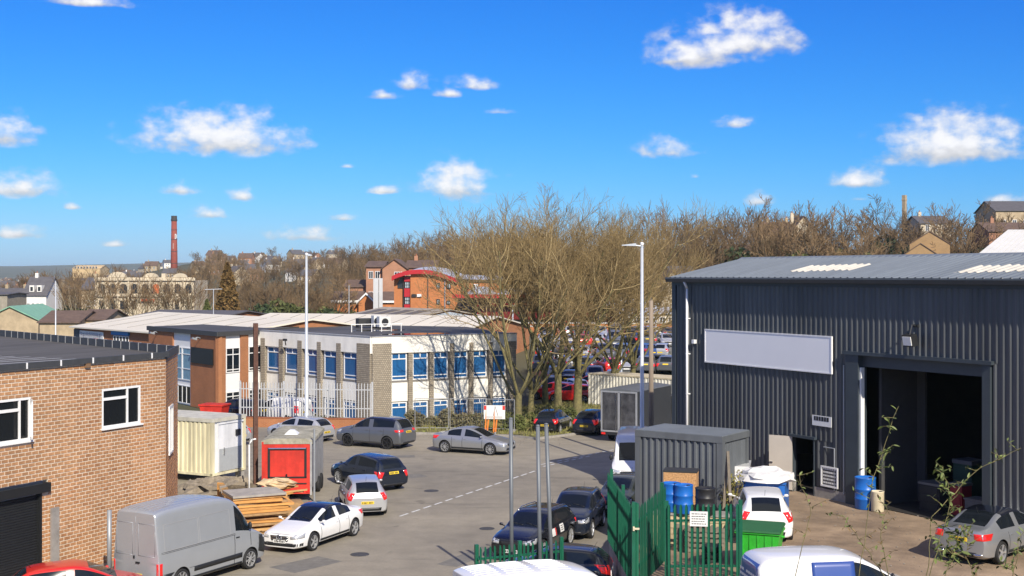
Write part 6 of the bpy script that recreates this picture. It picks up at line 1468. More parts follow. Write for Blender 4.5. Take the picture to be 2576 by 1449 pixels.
# ================================================================== TREES
bark_gold = mat('bark_sunlit_twig', (.26, .185, .08), .9, .25, 3, rand=.1); bark_moss = mat('mossy_bark', (.17, .145, .055), .95, .35, 5, .5, 22, col2=(.10, .09, .045))
bark_branch = mat('bark_branch', (.36, .27, .125), .9, .25, 3); bark_grey = mat('grey_brown_twig', (.19, .125, .062), .9, .25, 2, rand=.3); bark_dark = mat('dark_trunk', (.11, .09, .062), .95, .3, 3, rand=.2)
leaf_dark = mat('evergreen_leaf', (.035, .055, .018), .8, .4, 2, rand=.25); leaf_rust = mat('rust_conifer', (.17, .095, .028), .85, .4, 2.5, col2=(.10, .07, .02)); leaf_olive = mat('olive_scrub', (.10, .115, .03), .85, .4, 2, rand=.3)
def segs_mesh(name, segs, n, m):
    A = np.array([s[0] for s in segs]); B = np.array([s[1] for s in segs]); ra = np.array([s[2] for s in segs]); rb = np.array([s[3] for s in segs])
    d = B - A; d /= np.linalg.norm(d, axis=1, keepdims=True) + 1e-9
    h = np.where(np.abs(d[:, 2:3]) < .9, np.array([[0, 0, 1.0]]), np.array([[1.0, 0, 0]])); u = np.cross(d, h); u /= np.linalg.norm(u, axis=1, keepdims=True) + 1e-9; w = np.cross(d, u)
    K = len(segs); t = 2 * np.pi * np.arange(n) / n; c, s = np.cos(t), np.sin(t)
    ring = u[:, None, :] * c[None, :, None] + w[:, None, :] * s[None, :, None]
    V = np.concatenate([A[:, None, :] + ring * ra[:, None, None], B[:, None, :] + ring * rb[:, None, None]], 1).reshape(-1, 3)
    i = np.arange(n); q = np.stack([i, (i + 1) % n, n + (i + 1) % n, n + i], 1); F = (q[None] + (np.arange(K) * 2 * n)[:, None, None]).reshape(-1, 4)
    me = bpy.data.meshes.new(name); me.vertices.add(len(V)); me.vertices.foreach_set('co', V.astype(np.float32).ravel())
    me.loops.add(F.size); me.loops.foreach_set('vertex_index', F.astype(np.int32).ravel()); me.polygons.add(len(F))
    me.polygons.foreach_set('loop_start', np.arange(0, F.size, 4, dtype=np.int32)); me.polygons.foreach_set('use_smooth', np.ones(len(F), bool))
    me.materials.append(m); me.update(calc_edges=True); me.validate(); return me
def grow(rng, p, d, L, r, lev, out, spec):
    """one branch and its children; spec[lev] = (pieces, wander, lift, children, child length, child angle, start)"""
    n, wan, lift, nc, cl, ca, st = spec[lev]; pts = [(p, r)]; q = p.copy(); dd = d.copy()
    for i in range(n):
        dd = (dd + Vector((rng.gauss(0, wan), rng.gauss(0, wan), rng.gauss(0, wan * .6))) + Vector((0, 0, lift))).normalized()
        q2 = q + dd * (L / n); r2 = r * (1 - .62 * (i + 1) / n); out.append((tuple(q), tuple(q2), pts[-1][1], r2, lev)); pts.append((q2, r2)); q = q2
    if lev + 1 >= len(spec): return
    for k in range(nc):
        f = st + (1 - st) * (k + rng.random()) / nc; i = min(n - 1, int(f * n)); g = f * n - i
        a, b = pts[i][0], pts[i + 1][0]; o = a.lerp(b, g); bd = (b - a).normalized()
        ang = R(ca * rng.uniform(.7, 1.3)); az_ = rng.uniform(0, 6.283); u = bd.orthogonal().normalized(); w = bd.cross(u)
        nd = (bd * math.cos(ang) + (u * math.cos(az_) + w * math.sin(az_)) * math.sin(ang)).normalized()
        grow(rng, o, nd, L * cl * rng.uniform(.75, 1.25) * (1.15 - .5 * f), max(.011, pts[i][1] * .58), lev + 1, out, spec)
def tree_meshes(seed, H, spec, r, mt, mc, rmin=.0, n0=7, n1=3, limbs=None, trunk_h=None, lean=0.0, mb=None):
    rng = random.Random(seed); out = []
    if limbs:   # vase-shaped: a short bole, several ascending limbs
        th = trunk_h; p = Vector((0, 0, -.3)); q = Vector((lean * th, 0, th)); 
        out.append((tuple(p), (lean * th * .4, 0, th * .45), r * 1.35, r * .98, 0)); out.append(((lean * th * .4, 0, th * .45), tuple(q), r * .98, r * .9, 0))
        for k in range(limbs):
            a = 6.283 * (k + rng.uniform(-.25, .25)) / limbs; t = R(rng.uniform(10, 43)); nd = Vector((math.cos(a) * math.sin(t), math.sin(a) * math.sin(t), math.cos(t)))
            grow(rng, q - Vector((0, 0, rng.uniform(0, th * .25))), nd, (H - th) * rng.uniform(.72, 1.0), r * rng.uniform(.31, .43), 1, out, spec)
    else: grow(rng, Vector((0, 0, -.3)), Vector((0, 0, 1)), H * .8, r, 0, out, spec)
    f = lambda ok, k: [(a, b, max(x, rmin * k), max(y, rmin * k * .8)) for a, b, x, y, l in out if ok(l)]
    if mb is None: return segs_mesh('trunk', f(lambda l: l <= 1, 1), n0, mt), segs_mesh('crown', f(lambda l: l > 1, 1), n1, mc)
    return segs_mesh('trunk', f(lambda l: l <= 1, 4), n0, mt), segs_mesh('crown', f(lambda l: l > 2, 1), n1, mc), segs_mesh('branches', f(lambda l: l == 2, 2.6), 4, mb)
def plant_tree(meshes, name, label, loc, rz=0, sc=1.0, group=None, cat='tree'):
    t = thing(name, label, cat, loc, rz, group); t.scale = (sc, sc, sc) if not isinstance(sc, tuple) else sc
    [tag(inst(q.name.split('.')[0], q, t), kind=None if q.name.startswith('trunk') else 'stuff') for q in meshes]; return t
# the big bare trees beside the office
BIG = {0: (1,), 1: (9, .10, .03, 11, .50, 48, .36), 2: (7, .12, .08, 9, .50, 42, .25), 3: (4, .15, .13, 7, .62, 38, .12), 4: (2, .14, .16, 0, 0, 0, 0)}
BIG2 = {0: (1,), 1: (9, .10, .05, 8, .44, 46, .42), 2: (7, .12, .09, 7, .50, 42, .25), 3: (4, .15, .13, 5, .62, 38, .15), 4: (2, .14, .16, 0, 0, 0, 0)}
big_list = [  # px, Y, height, limbs, trunk height, radius, lean, seed, label
 (1303, 81.6, 14.2, 7, 2.6, .27, .02, 3, 'bare tree nearest the notice board, its mossy trunk at the end of the office'),
 (1334, 86.5, 14.6, 7, 2.4, .24, .05, 5, 'bare tree just right of the end of the office, behind the first trunk'),
 (1404, 86.0, 15.7, 8, 3.6, .30, .0, 8, 'tallest bare tree, its mossy trunk behind the small black hatchback'),
 (1452, 87.6, 16.2, 8, 4.0, .36, .03, 12, 'bare tree with the stoutest trunk, above the dark blue hatchback'),
 (1540, 96.5, 16.2, 8, 3.2, .30, .06, 17, 'bare forked tree behind the cream container left of the street lamp'),
 (1590, 103.0, 15.6, 8, 3.0, .28, .04, 23, 'bare spreading tree behind the tall street lamp by the shed'),
 (1372, 97.0, 16.4, 8, 3.0, .26, -.02, 29, 'bare tree at the back of the group, between the two middle trunks')]
for (px_, Y_, H_, nl, th, r_, ln_, sd, lab) in big_list:
    ms = tree_meshes(sd, H_, BIG2 if px_ < 1380 else BIG, r_, bark_moss, bark_gold, .0115, 9, 3, nl, th, ln_, bark_branch)
    co = np.empty(len(ms[1].vertices) * 3, np.float32); ms[1].vertices.foreach_get('co', co); k_ = H_ / float(co.reshape(-1, 3)[:, 2].max())
    plant_tree(ms, 'bare_tree', lab, (X(px_, Y_), Y_, max(.08, terrain_z(X(px_, Y_), Y_))), sc=(k_, k_, k_), group='big bare trees beside the office')
# background kinds
BG = {0: (6, .08, .02, 11, .52, 46, .28), 1: (4, .14, .10, 7, .52, 42, .2), 2: (3, .15, .12, 6, .58, 38, .12), 3: (2, .16, .14, 0, 0, 0, 0)}
kinds = [tree_meshes(100 + i, 10, BG, .20, bark_dark, bark_grey, .032, 5, 3) for i in range(4)]
BG2 = {0: (1,), 1: (5, .12, .08, 8, .5, 44, .15), 2: (3, .14, .14, 7, .6, 38, .1), 3: (2, .15, .14, 0, 0, 0, 0)}
kinds += [tree_meshes(140 + i, 10, BG2, .22, bark_dark, bark_grey, .034, 5, 3, 6, 2.2) for i in range(4)]
BG3 = {0: (1,), 1: (5, .13, .07, 5, .48, 40, .3), 2: (3, .14, .14, 5, .6, 36, .2), 3: (2, .15, .14, 0, 0, 0, 0)}
kinds += [tree_meshes(170 + i, 10, BG3, .24, mat('pale_bark', (.30, .25, .16), .9, .25, 3), bark_grey, .032, 6, 3, 5, 2.6) for i in range(2)]
def clump_mesh(name, seed, n, size, shape, m, up=.3):
    rng = np.random.default_rng(seed); P0 = np.array([shape(rng) for _ in range(n)]); a = rng.normal(size=(n, 3)); a /= np.linalg.norm(a, axis=1, keepdims=True); b = rng.normal(size=(n, 3)); b = np.cross(a, b); b /= np.linalg.norm(b, axis=1, keepdims=True)
    s = size * rng.uniform(.5, 1.4, (n, 1)); V = np.stack([P0 - a * s, P0 + b * s * .5, P0 + a * s, P0 - b * s * .5], 1).reshape(-1, 3); F = np.arange(4 * n).reshape(-1, 4)
    me = bpy.data.meshes.new(name); me.vertices.add(len(V)); me.vertices.foreach_set('co', V.astype(np.float32).ravel()); me.loops.add(F.size); me.loops.foreach_set('vertex_index', F.astype(np.int32).ravel()); me.polygons.add(len(F)); me.polygons.foreach_set('loop_start', np.arange(0, F.size, 4, dtype=np.int32)); me.materials.append(m); me.update(calc_edges=True); return me
def lumpy(cx, r, lob, rz=1.0):
    def f(rng):
        c = cx[rng.integers(len(cx))]; v = rng.normal(size=3); v /= np.linalg.norm(v); rad = lob * rng.uniform(.35, 1) ** .4; q = np.array(c) + v * rad * np.array([1, 1, rz]); q[2] = abs(q[2]); return q
    return f
rl = random.Random(77)
bush_k = [clump_mesh('foliage', 40 + i, 1500, .22, lumpy([(rl.uniform(-1.4, 1.4), rl.uniform(-1.2, 1.2), rl.uniform(.4, 2.6)) for _ in range(9)], 1, .95), (leaf_dark, leaf_olive, leaf_dark)[i]) for i in range(3)]
tz = terrain_z
ivy_stem = segs_mesh('stem', [((0, 0, -.3), (0, 0, 1.2), .12, .08), ((0, 0, .8), (.5, .2, 1.9), .07, .03), ((0, 0, .8), (-.5, -.2, 2.0), .07, .03)], 6, bark_dark)
def wood(n, pxr, Yr, hr, lab, group, seed, tint=None, kset=range(8), name='bare_tree', cond=None):
    rg_ = random.Random(seed)
    for k in range(n):
        px_ = lerp(pxr[0], pxr[1], (k + rg_.random()) / n); Y_ = rg_.uniform(*Yr); x = X(px_, Y_)
        if cond and not cond(px_, Y_): continue
        h = rg_.uniform(*hr) / 10; w_ = h * rg_.uniform(.8, 1.15)
        plant_tree(kinds[rg_.choice(list(kset))], name, lab, (x, Y_, tz(x, Y_) - .2), rg_.uniform(0, 6.28), (w_, w_, h), group)
def bushes(n, pxr, Yr, hr, lab, group, seed, ks=(0, 1, 2)):
    rg_ = random.Random(seed)
    for k in range(n):
        px_ = lerp(pxr[0], pxr[1], (k + rg_.random()) / n); Y_ = rg_.uniform(*Yr); x = X(px_, Y_); s = rg_.uniform(*hr) / 3.2
        t = thing('evergreen_shrub', lab, 'shrub', (x, Y_, tz(x, Y_) - .2), rg_.uniform(0, 6.28), group); t.scale = (s * rg_.uniform(.9, 1.4), s * 1.1, s); inst('foliage', bush_k[rg_.choice(ks)], t); inst('stem', ivy_stem, t)
wood(26, (1640, 2600), (232, 262), (10.5, 14), 'tall bare tree on the skyline of the ridge behind the shed', 'bare trees along the ridge skyline', 1)
wood(34, (1650, 2600), (196, 228), (9.5, 13.5), 'bare tree on the slope below the ridge behind the shed', 'bare trees on the slope behind the shed', 2)
bushes(38, (1660, 2600), (196, 226), (5.5, 9), 'dark evergreen shrub among the bare trees behind the shed', 'evergreen shrubs behind the shed', 3)
wood(40, (850, 1300), (300, 360), (8, 11.5), 'bare tree on the wooded hill behind the brick flats', 'bare trees on the wooded hill', 4)
wood(30, (840, 1320), (225, 285), (7.5, 10), 'bare tree close behind the brick flats', 'bare trees close behind the brick flats', 5)
wood(16, (1120, 1700), (182, 222), (8, 11), 'bare tree behind the big trees, above the car park', 'bare trees above the car park', 6)
wood(64, (470, 900), (280, 640), (7, 10.5), 'bare tree scattered over the far housing hillside', 'bare trees on the housing hillside', 7)
wood(20, (600, 850), (186, 250), (6.5, 9.5), 'bare tree in the belt left of the brick flats', 'bare trees left of the brick flats', 8)
bushes(20, (590, 900), (172, 222), (3, 6.5), 'green scrub bush at the foot of the trees left of the brick flats', 'scrub left of the brick flats', 9, (1, 1, 0))
wood(17, (160, 505), (198, 216), (8.5, 10.4), 'bare tree in front of the pale stone hall', 'bare trees in front of the stone hall', 10, kset=(8, 9))
wood(20, (60, 520), (240, 330), (8, 11), 'bare tree behind the pale stone hall', 'bare trees behind the stone hall', 11)
wood(26, (-20, 330), (380, 800), (6, 9), 'small bare tree far away in the valley town', 'far bare trees in the valley town', 12)
wood(34, (-760, -10), (190, 520), (7, 10.5), 'bare tree beyond the left edge of the valley town', 'bare trees left of the valley town', 15)
bushes(7, (150, 235), (200, 222), (2.6, 4.6), 'ivy-green bush left of the stone hall', 'bushes left of the stone hall', 13, (1, 1, 2))
# rusty conifer
def cone(rng):
    z = rng.uniform(0, 1) ** 1.25; a = rng.uniform(0, 6.283); r = (1 - z) ** .75 * 2.5 * rng.uniform(.45, 1) ** .5 * (1 + .18 * math.sin(a * 5 + z * 9)); return np.array([r * math.cos(a), r * math.sin(a), .6 + z * 11])
t = thing('conifer_tree', 'rust-brown conifer standing right of the stone hall', 'tree', (X(572, 182), 182, 0)); inst('foliage', clump_mesh('foliage', 5, 6500, .28, cone, leaf_rust), t); inst('trunk', segs_mesh('trunk', [((0, 0, -.2), (0, 0, 9), .22, .05)], 7, bark_dark), t)
t = thing('conifer_tree', 'smaller olive-green conifer at the left foot of the rusty one', 'tree', (X(520, 184), 184, 0)); t.scale = (.6, .6, .55); inst('foliage', clump_mesh('foliage', 6, 3500, .3, cone, leaf_olive), t); inst('trunk', segs_mesh('trunk', [((0, 0, -.2), (0, 0, 9), .22, .05)], 7, bark_dark), t)
# undergrowth reading as one mass
rng = np.random.default_rng(12); V = []; n_ = 0
pts = []
while len(pts) < 26000:
    s = rng.uniform(-.26, .42); y = rng.uniform(168, 420) ; x = s * y
    if s < -.12 and y < 175: continue
    pts.append((x, y, tz(x, y)))
pts = np.array(pts); N_ = len(pts); hh = rng.uniform(.6, 2.6, N_); dx = rng.normal(0, .5, (N_, 2)); ww = rng.uniform(.03, .10, N_); a = rng.uniform(0, 6.28, N_)
V = np.zeros((N_, 3, 3)); V[:, 0] = pts; V[:, 1] = pts; V[:, 0, 0] -= ww * np.cos(a); V[:, 1, 0] += ww * np.cos(a); V[:, 0, 1] -= ww * np.sin(a); V[:, 1, 1] += ww * np.sin(a); V[:, 2] = pts; V[:, 2, :2] += dx; V[:, 2, 2] += hh
me = bpy.data.meshes.new('undergrowth'); V = V.reshape(-1, 3); F = np.arange(len(V)).reshape(-1, 3); me.vertices.add(len(V)); me.vertices.foreach_set('co', V.astype(np.float32).ravel()); me.loops.add(F.size); me.loops.foreach_set('vertex_index', F.astype(np.int32).ravel()); me.polygons.add(len(F)); me.polygons.foreach_set('loop_start', np.arange(0, F.size, 3, dtype=np.int32)); me.materials.append(bark_grey); me.update(calc_edges=True)
tag(inst('undergrowth', me), 'brown winter undergrowth covering the wooded slopes', kind='stuff')
# hedge and weeds on the verge
hd = [(rl.uniform(-2.4, 2.2), rl.uniform(-.4, .4), rl.uniform(.1, .75)) for _ in range(16)]
t = thing('hedge', 'low scruffy grey-green hedge on the verge behind the site fence', 'hedge', (X(1128, 82.6), 82.6, .1)); inst('foliage', clump_mesh('foliage', 8, 4200, .10, lumpy(hd, 1, .5), mat('hedge_leaf', (.17, .14, .075), .85, .4, 3, col2=(.08, .085, .035))), t)
inst('stems', segs_mesh('stems', [((a_, b_, 0), (a_ + rl.uniform(-.4, .4), b_ + rl.uniform(-.2, .2), rl.uniform(.6, 1.3)), .014, .006) for a_, b_, c in hd for _ in range(7)], 3, bark_grey), t)
for k, (px_, Y_, s, lab) in enumerate(((1292, 80.2, .42, 'weedy green bush by the first tree trunk right of the notice board'), (1352, 82.5, .35, 'small green bush between the notice board and the black hatchback'), (1425, 85, .4, 'green bush between the two middle tree trunks'))):
    t = thing('verge_bush', lab, 'shrub', (X(px_, Y_), Y_, .08)); t.scale = (s, s, s * .8); inst('foliage', bush_k[1], t); inst('stem', ivy_stem, t)
t = thing('yard_weed', 'straggly yellow-green weed growing beside the metal store', 'shrub', (X(1846, 43.6), 43.6, 1.5)); inst('foliage', clump_mesh('foliage', 18, 700, .05, lumpy([(rl.uniform(-.3, .3), rl.uniform(-.2, .2), rl.uniform(.3, 1.5)) for _ in range(9)], 1, .3), mat('weed_leaf', (.22, .20, .05), .8, .3, 3)), t); inst('stems', segs_mesh('stems', [((0, 0, 0), (rl.uniform(-.4, .4), rl.uniform(-.3, .3), rl.uniform(.9, 1.9)), .012, .005) for _ in range(9)], 3, bark_grey), t)
# foreground sprigs on the bank below the camera
leaf_l = mat('sprig_leaf', (.13, .165, .04), .6, .3, 9, rand=.35); leaf_b = mat('sprig_leaf_brown', (.20, .13, .06), .7, .3, 9, rand=.3)
lm = MB(); lm.add([(0, 0, 0), (.012, .020, .003), (.011, .045, .002), (0, .072, -.004), (-.011, .045, .002), (-.012, .020, .003)], [(0, 1, 2, 3), (0, 3, 4, 5)]); leaf_me = lm.mesh('leaf', leaf_l); leaf_me2 = lm.mesh('leaf', leaf_b)
sprigs = [([(2310, 1760), (2340, 1449), (2392, 1262), (2372, 1172)], 9.0, 36, .45, .95, 0, 'leafy green sprig rising in front of the workshop doorway, the bushiest one'),
 ([(2270, 1760), (2330, 1449), (2345, 1300), (2462, 1178), (2570, 1128)], 9.3, 16, .55, .8, 0, 'long thin sprig arching to the right across the right door jamb'),
 ([(2250, 1760), (2225, 1449), (2168, 1365), (2120, 1296)], 8.6, 22, .45, .75, 1, 'dark sparse sprig over the yard dirt, leaning left'),
 ([(2255, 1760), (2232, 1449), (2214, 1330), (2240, 1262)], 8.8, 18, .5, .75, 1, 'dark sparse sprig over the yard dirt, upright'),
 ([(2360, 1760), (2378, 1449), (2398, 1392), (2412, 1338)], 8.4, 26, .45, 1.1, 0, 'short green sprig at the left of the silver saloon shadow'),
 ([(2530, 1760), (2548, 1449), (2566, 1352)], 8.2, 14, .4, 1.0, 0, 'green sprig at the right edge in front of the silver saloon'),
 ([(2110, 1760), (2160, 1449), (2196, 1205), (2262, 1022)], 9.6, 20, .58, .95, 0, 'tall thin sprig with yellow tips in the dark doorway'),
 ([(1990, 1760), (2000, 1449), (2040, 1290), (2010, 1195)], 9.8, 16, .55, .7, 1, 'brownish twig in front of the side doorway'),
 ([(2440, 1760), (2450, 1449), (2432, 1400), (2440, 1330)], 8.3, 16, .4, .9, 1, 'thin twig crossing the rear of the silver saloon')]
rs = random.Random(5)
for (pl, Y_, nl, st_, ls, br, lab) in sprigs:
    pts = [P(a, b, Y_ + .12 * i) for i, (a, b) in enumerate(pl)]; base = pts[0].copy(); base.z = tz(base.x, base.y); t = thing('shrub_sprig', lab, 'plant', base)
    fine = []
    for a, b in zip(pts[:-1], pts[1:]): fine += [a.lerp(b, i / 6) for i in range(6)]
    fine.append(pts[-1]); fine = [p + Vector((rs.gauss(0, .006), rs.gauss(0, .006), 0)) for p in fine]; fine = [base] + fine
    inst('stem', segs_mesh('stem', [(tuple(a - base), tuple(b - base), .0046 * (1 - .6 * i / len(fine)), .0046 * (1 - .6 * (i + 1) / len(fine))) for i, (a, b) in enumerate(zip(fine[:-1], fine[1:]))], 5, bark_moss), t)
    side = []
    for k in range(nl):
        f = lerp(st_, 1, (k + rs.random()) / nl); i = min(len(fine) - 2, int(f * (len(fine) - 1))); p = fine[i].lerp(fine[i + 1], rs.random())
        if br == 0 and k % 3 == 0 or k % 5 == 0:
            e = p + Vector((rs.choice((-1, 1)) * rs.uniform(.04, .13), rs.uniform(-.05, .05), rs.uniform(.0, .10))); side.append((tuple(p - base), tuple(e - base), .0026, .0012))
            for j in range(5): g = p.lerp(e, (j + 1) / 5); inst('leaf', leaf_me2 if br and rs.random() < .6 else leaf_me, t, g - base, rs.uniform(0, 6.28), R(rs.uniform(-60, 60)), R(rs.uniform(-40, 40)), ls * .8 * rs.uniform(.6, 1.15))
        inst('leaf', leaf_me2 if br and rs.random() < .6 else leaf_me, t, p - base, rs.uniform(0, 6.28), R(rs.uniform(-60, 60)), R(rs.uniform(-40, 40)), ls * .8 * rs.uniform(.6, 1.2))
    if side: tag(inst('side_twig', segs_mesh('side_twig', side, 4, bark_moss), t), kind='stuff')
# ================================================================== TOWN BEHIND
orange_b = brickmat('orange_brick', (.58, .185, .04), (.50, .155, .035), (.42, .22, .12), .225, .075); brown_b = brickmat('brown_brick', (.48, .22, .12), (.41, .18, .095), (.34, .22, .15), .225, .075)
ochre_b = brickmat('ochre_brick', (.42, .25, .10), (.36, .21, .085), (.36, .27, .16), .225, .075)
yel_r = mat('yellow_render', (.66, .40, .10), .85, .1, 1.5); tile_br = mat('brown_roof_tile', (.13, .085, .062), .85, .25, 1.5, .2, 8); tile_pu = mat('purple_slate', (.15, .11, .105), .8, .2, 1.5); slate = mat('slate_roof', (.10, .095, .10))
stone_p = mat('pale_stone', (.55, .47, .34), .9, .25, .6, .2, 6); stone_m = mat('buff_stone', (.42, .33, .21), .9, .25, .8, .2, 8); red_trim = mat('red_trim', (.42, .012, .018), .45, .08, 2); silver_roof = mat('silver_roof', (.55, .56, .57), .45, .1, .7, stretch=(4, 1, 1), metal=.2); green_roof = mat('green_sheet_roof', (.20, .40, .27), .6, .12, 1); white_w = mat('white_wall', (.74, .72, .67), .8, .08, 1); wh_roof = mat('white_ribbed_roof', (.66, .65, .60), .5, .06, .6)
win_far = mat('far_window', (.03, .035, .04), .15, .2, 3); win_lit = mat('pale_far_window', (.45, .52, .56), .2, .15, 3)
def house(name, label, x, y, z, w, d, h, rh, rz, wallm, roofm, wins=(), gable_front=False, chim=1, group=None, cat='house', over=.3, fascia=None, doors=()):
    """gabled house, local x along the front; wins: (x, z, w, h) on the front"""
    t = thing(name, label, cat, (x, y, z), R(rz), group); m = MB()
    if gable_front: m.prism([(0, 0, -1), (w, 0, -1), (w, 0, h), (w / 2, 0, h + rh), (0, 0, h)], (0, d, 0))
    else: m.prism([(0, 0, -1), (0, d, -1), (0, d, h), (0, d / 2, h + rh), (0, 0, h)], (w, 0, 0))
    m.build('wall', wallm, t); m = MB(); o = over; th = .14
    if gable_front:
        k = rh / (w / 2); m.prism([(-o, -o, h - o * k + .03), (w / 2, -o, h + rh + .03), (w + o, -o, h - o * k + .03), (w + o, -o, h - o * k + th), (w / 2, -o, h + rh + th + .03), (-o, -o, h - o * k + th)], (0, d + 2 * o, 0))
    else:
        k = rh / (d / 2); m.prism([(-o, -o, h - o * k + .03), (-o, d / 2, h + rh + .03), (-o, d + o, h - o * k + .03), (-o, d + o, h - o * k + th), (-o, d / 2, h + rh + th + .03), (-o, -o, h - o * k + th)], (w + 2 * o, 0, 0))
    ro = m.build('roof', roofm, t)
    if fascia:
        m = MB()
        if gable_front:
            for sx_ in (0, 1):
                a = (-o if sx_ == 0 else w + o); m.add([(a, -o - .04, h - o * k - .1), (w / 2, -o - .04, h + rh - .1), (w / 2, -o - .04, h + rh + .2), (a, -o - .04, h - o * k + .2), (a, -o - .005, h - o * k - .1), (w / 2, -o - .005, h + rh - .1), (w / 2, -o - .005, h + rh + .2), (a, -o - .005, h - o * k + .2)], [(0,1,2,3),(4,7,6,5),(0,4,5,1),(3,2,6,7)])
        else: m.box(-o, w + o, -o - .06, -o - .005, h - o * k - .12, h - o * k + .2)
        m.build('fascia', fascia, t)
    for q in range(chim):
        m = MB(); cx_ = w * (.18 + .64 * q); m.box(cx_, cx_ + .6, d / 2 - .3, d / 2 + .3, h + rh * .6, h + rh + .9); m.build('chimney', wallm, ro)
        m = MB(); m.lathe([(.11, h + rh + .9), (.09, h + rh + 1.25)], 8, (cx_ + .3, d / 2, 0)); m.build('chimney_pot', mat('terracotta', (.35, .14, .07), .8), ro)
    for wd in wins:
        wx, wz, ww, wh = wd[:4]; g = wd[4] if len(wd) > 4 else win_far; f = MB(); b_ = .07
        for a in ((wx, wx + ww, wz, wz + b_), (wx, wx + ww, wz + wh - b_, wz + wh), (wx, wx + b_, wz + b_, wz + wh - b_), (wx + ww - b_, wx + ww, wz + b_, wz + wh - b_), (wx + ww / 2 - .03, wx + ww / 2 + .03, wz + b_, wz + wh - b_)): f.box(a[0], a[1], -.07, .03, a[2], a[3])
        fo = f.build('window', upvc, t); p = MB(); p.box(wx + b_ * .7, wx + ww - b_ * .7, -.03, .02, wz + b_ * .7, wz + wh - b_ * .7); p.build('pane', g, fo)
    return t
def row(x0, x1, n, z, w, h): return [(lerp(x0, x1, (i + .5) / n) - w / 2, z, w, h) for i in range(n)]
def boxhouse(name, label, pl, pr, pt, peave, Y, d, wallm, roofm, base=None, rz=0, **k):
    """front px pl..pr, ridge py pt, eaves py peave at distance Y"""
    x0, x1 = X(pl, Y), X(pr, Y); zb = tz((x0 + x1) / 2, Y) if base is None else base; h = Z(peave, Y) - zb; rh = Z(pt, Y + d / 2 * (0 if k.get('gable_front') else 1)) - zb - h
    return house(name, label, x0, Y, zb, x1 - x0, d, h, rh, rz, wallm, roofm, **k)
# --- orange brick block with the curved red roof
Yb = 165.0; s_ = Yb / FOC; ob = thing('curved_roof_block', 'orange brick block under a curved red roof edge, left of the big bare trees', 'building', (X(990, Yb), Yb, 1.5), 0)
Dz = lambda x_, y_: (((900 + .276 * x_) / 1.19255 - 990) * s_, Z((650 + .276 * y_) / 1.19255, Yb) - 1.5)
arc = [Dz(*p) for p in ((1000, 672), (1040, 650), (1090, 632), (1150, 614), (1220, 602), (1300, 598), (1380, 602), (1450, 612), (1520, 630), (1590, 655), (1650, 678), (1720, 694), (1850, 700), (2000, 704), (2170, 708))]
for nm, (xa, xb), yo in (('left', (1015, 1118), .9), ('mid', (1200, 2165), 0)):
    xa_, xb_ = Dz(xa, 0)[0], Dz(xb, 0)[0]; prof = [(x_, z_ - .25) for x_, z_ in arc if xa_ < x_ < xb_]
    ip = lambda xx: next(lerp(a[1], b[1], (xx - a[0]) / (b[0] - a[0])) for a, b in zip(arc[:-1], arc[1:]) if a[0] <= xx <= b[0] + 1e-6) - .25
    m = MB(); m.prism([(xa_, yo, 0)] + [(xa_, yo, ip(xa_))] + [(x_, yo, z_) for x_, z_ in prof] + [(xb_, yo, ip(xb_)), (xb_, yo, 0)], (0, 14 - yo, 0)); m.build('brick_wall', orange_b, ob)
xa_, xb_ = Dz(1118, 0)[0], Dz(1200, 0)[0]
m = MB(); m.box(xa_, xb_, .5, 10, 0, ip(xa_) - .1); m.build('stair_core', mat('stair_dark', (.03, .02, .02), .6), ob)
for y0, y1 in ((612, 705), (780, 872), (955, 1010)): m = MB(); m.box(xa_ + .15, xb_ - .02, .25, .48, Dz(0, y1)[1], min(Dz(0, y0)[1], ip(xa_) - .12)); m.build('red_spandrel', red_trim, ob)
for y0, y1 in ((705, 780), (872, 955)):
    window(ob, xa_ + .2, xb_ - .1, Dz(0, y1)[1], Dz(0, y0)[1], .4, cols=(.4, .7), rows=(.5,), gm=win_lit, fr=.09, fm=black_pl, sill=False)
m = MB(); xw0, xw1 = Dz(1055, 0)[0], Dz(1112, 0)[0]; m.prism([(xw0, .80, Dz(0, 780)[1]), (xw1, .80, Dz(0, 780)[1]), (xw1, .80, Dz(0, 655)[1]), (lerp(xw0, xw1, .5), .80, Dz(0, 670)[1]), (xw0, .80, Dz(0, 720)[1])], (0, .08, 0)); m.build('arched_window', win_far, ob)
for (a, b, c, d) in ((1483, 1522, 720, 780), (1592, 1640, 722, 785), (1800, 1835, 725, 790), (1882, 1935, 732, 790), (1483, 1522, 895, 955), (1592, 1635, 912, 956), (1395, 1450, 618, 656)):
    window(ob, Dz(a, 0)[0], Dz(b, 0)[0], Dz(0, d)[1], Dz(0, c)[1], -.05, cols=(.5,), gm=win_lit if a < 1390 or a in (1483, 1592) else win_far, fr=.12, fm=black_pl if a != 1882 else upvc, sill=False)
for (a, z0) in ((1390, 620), (1575, 640), (1765, 700)): xx = Dz(a, 0)[0]; m = MB(); m.tube((xx, -.1, 0), (xx, -.1, Dz(0, z0)[1]), .08, .08, 6); m.build('downpipe', tile_br if a != 1575 else steel_grey, ob)
m = MB()
for (x0, z0), (x1, z1) in zip(arc[:11], arc[1:12]): m.prism([(x0, -.6, z0 - .28), (x1, -.6, z1 - .28), (x1, -.6, z1 + .28), (x0, -.6, z0 + .28)], (0, 1.2, 0))
m.build('red_roof_edge', red_trim, ob)
m = MB()
for (x0, z0), (x1, z1) in zip(arc[:-1], arc[1:]): m.add([(x0, .61, z0 + .22), (x1, .61, z1 + .22), (x1 + .6, 15, z1 + .75), (x0 + .6, 15, z0 + .75)], [(0, 1, 2, 3)])
m.build('roof', silver_roof, ob, True)
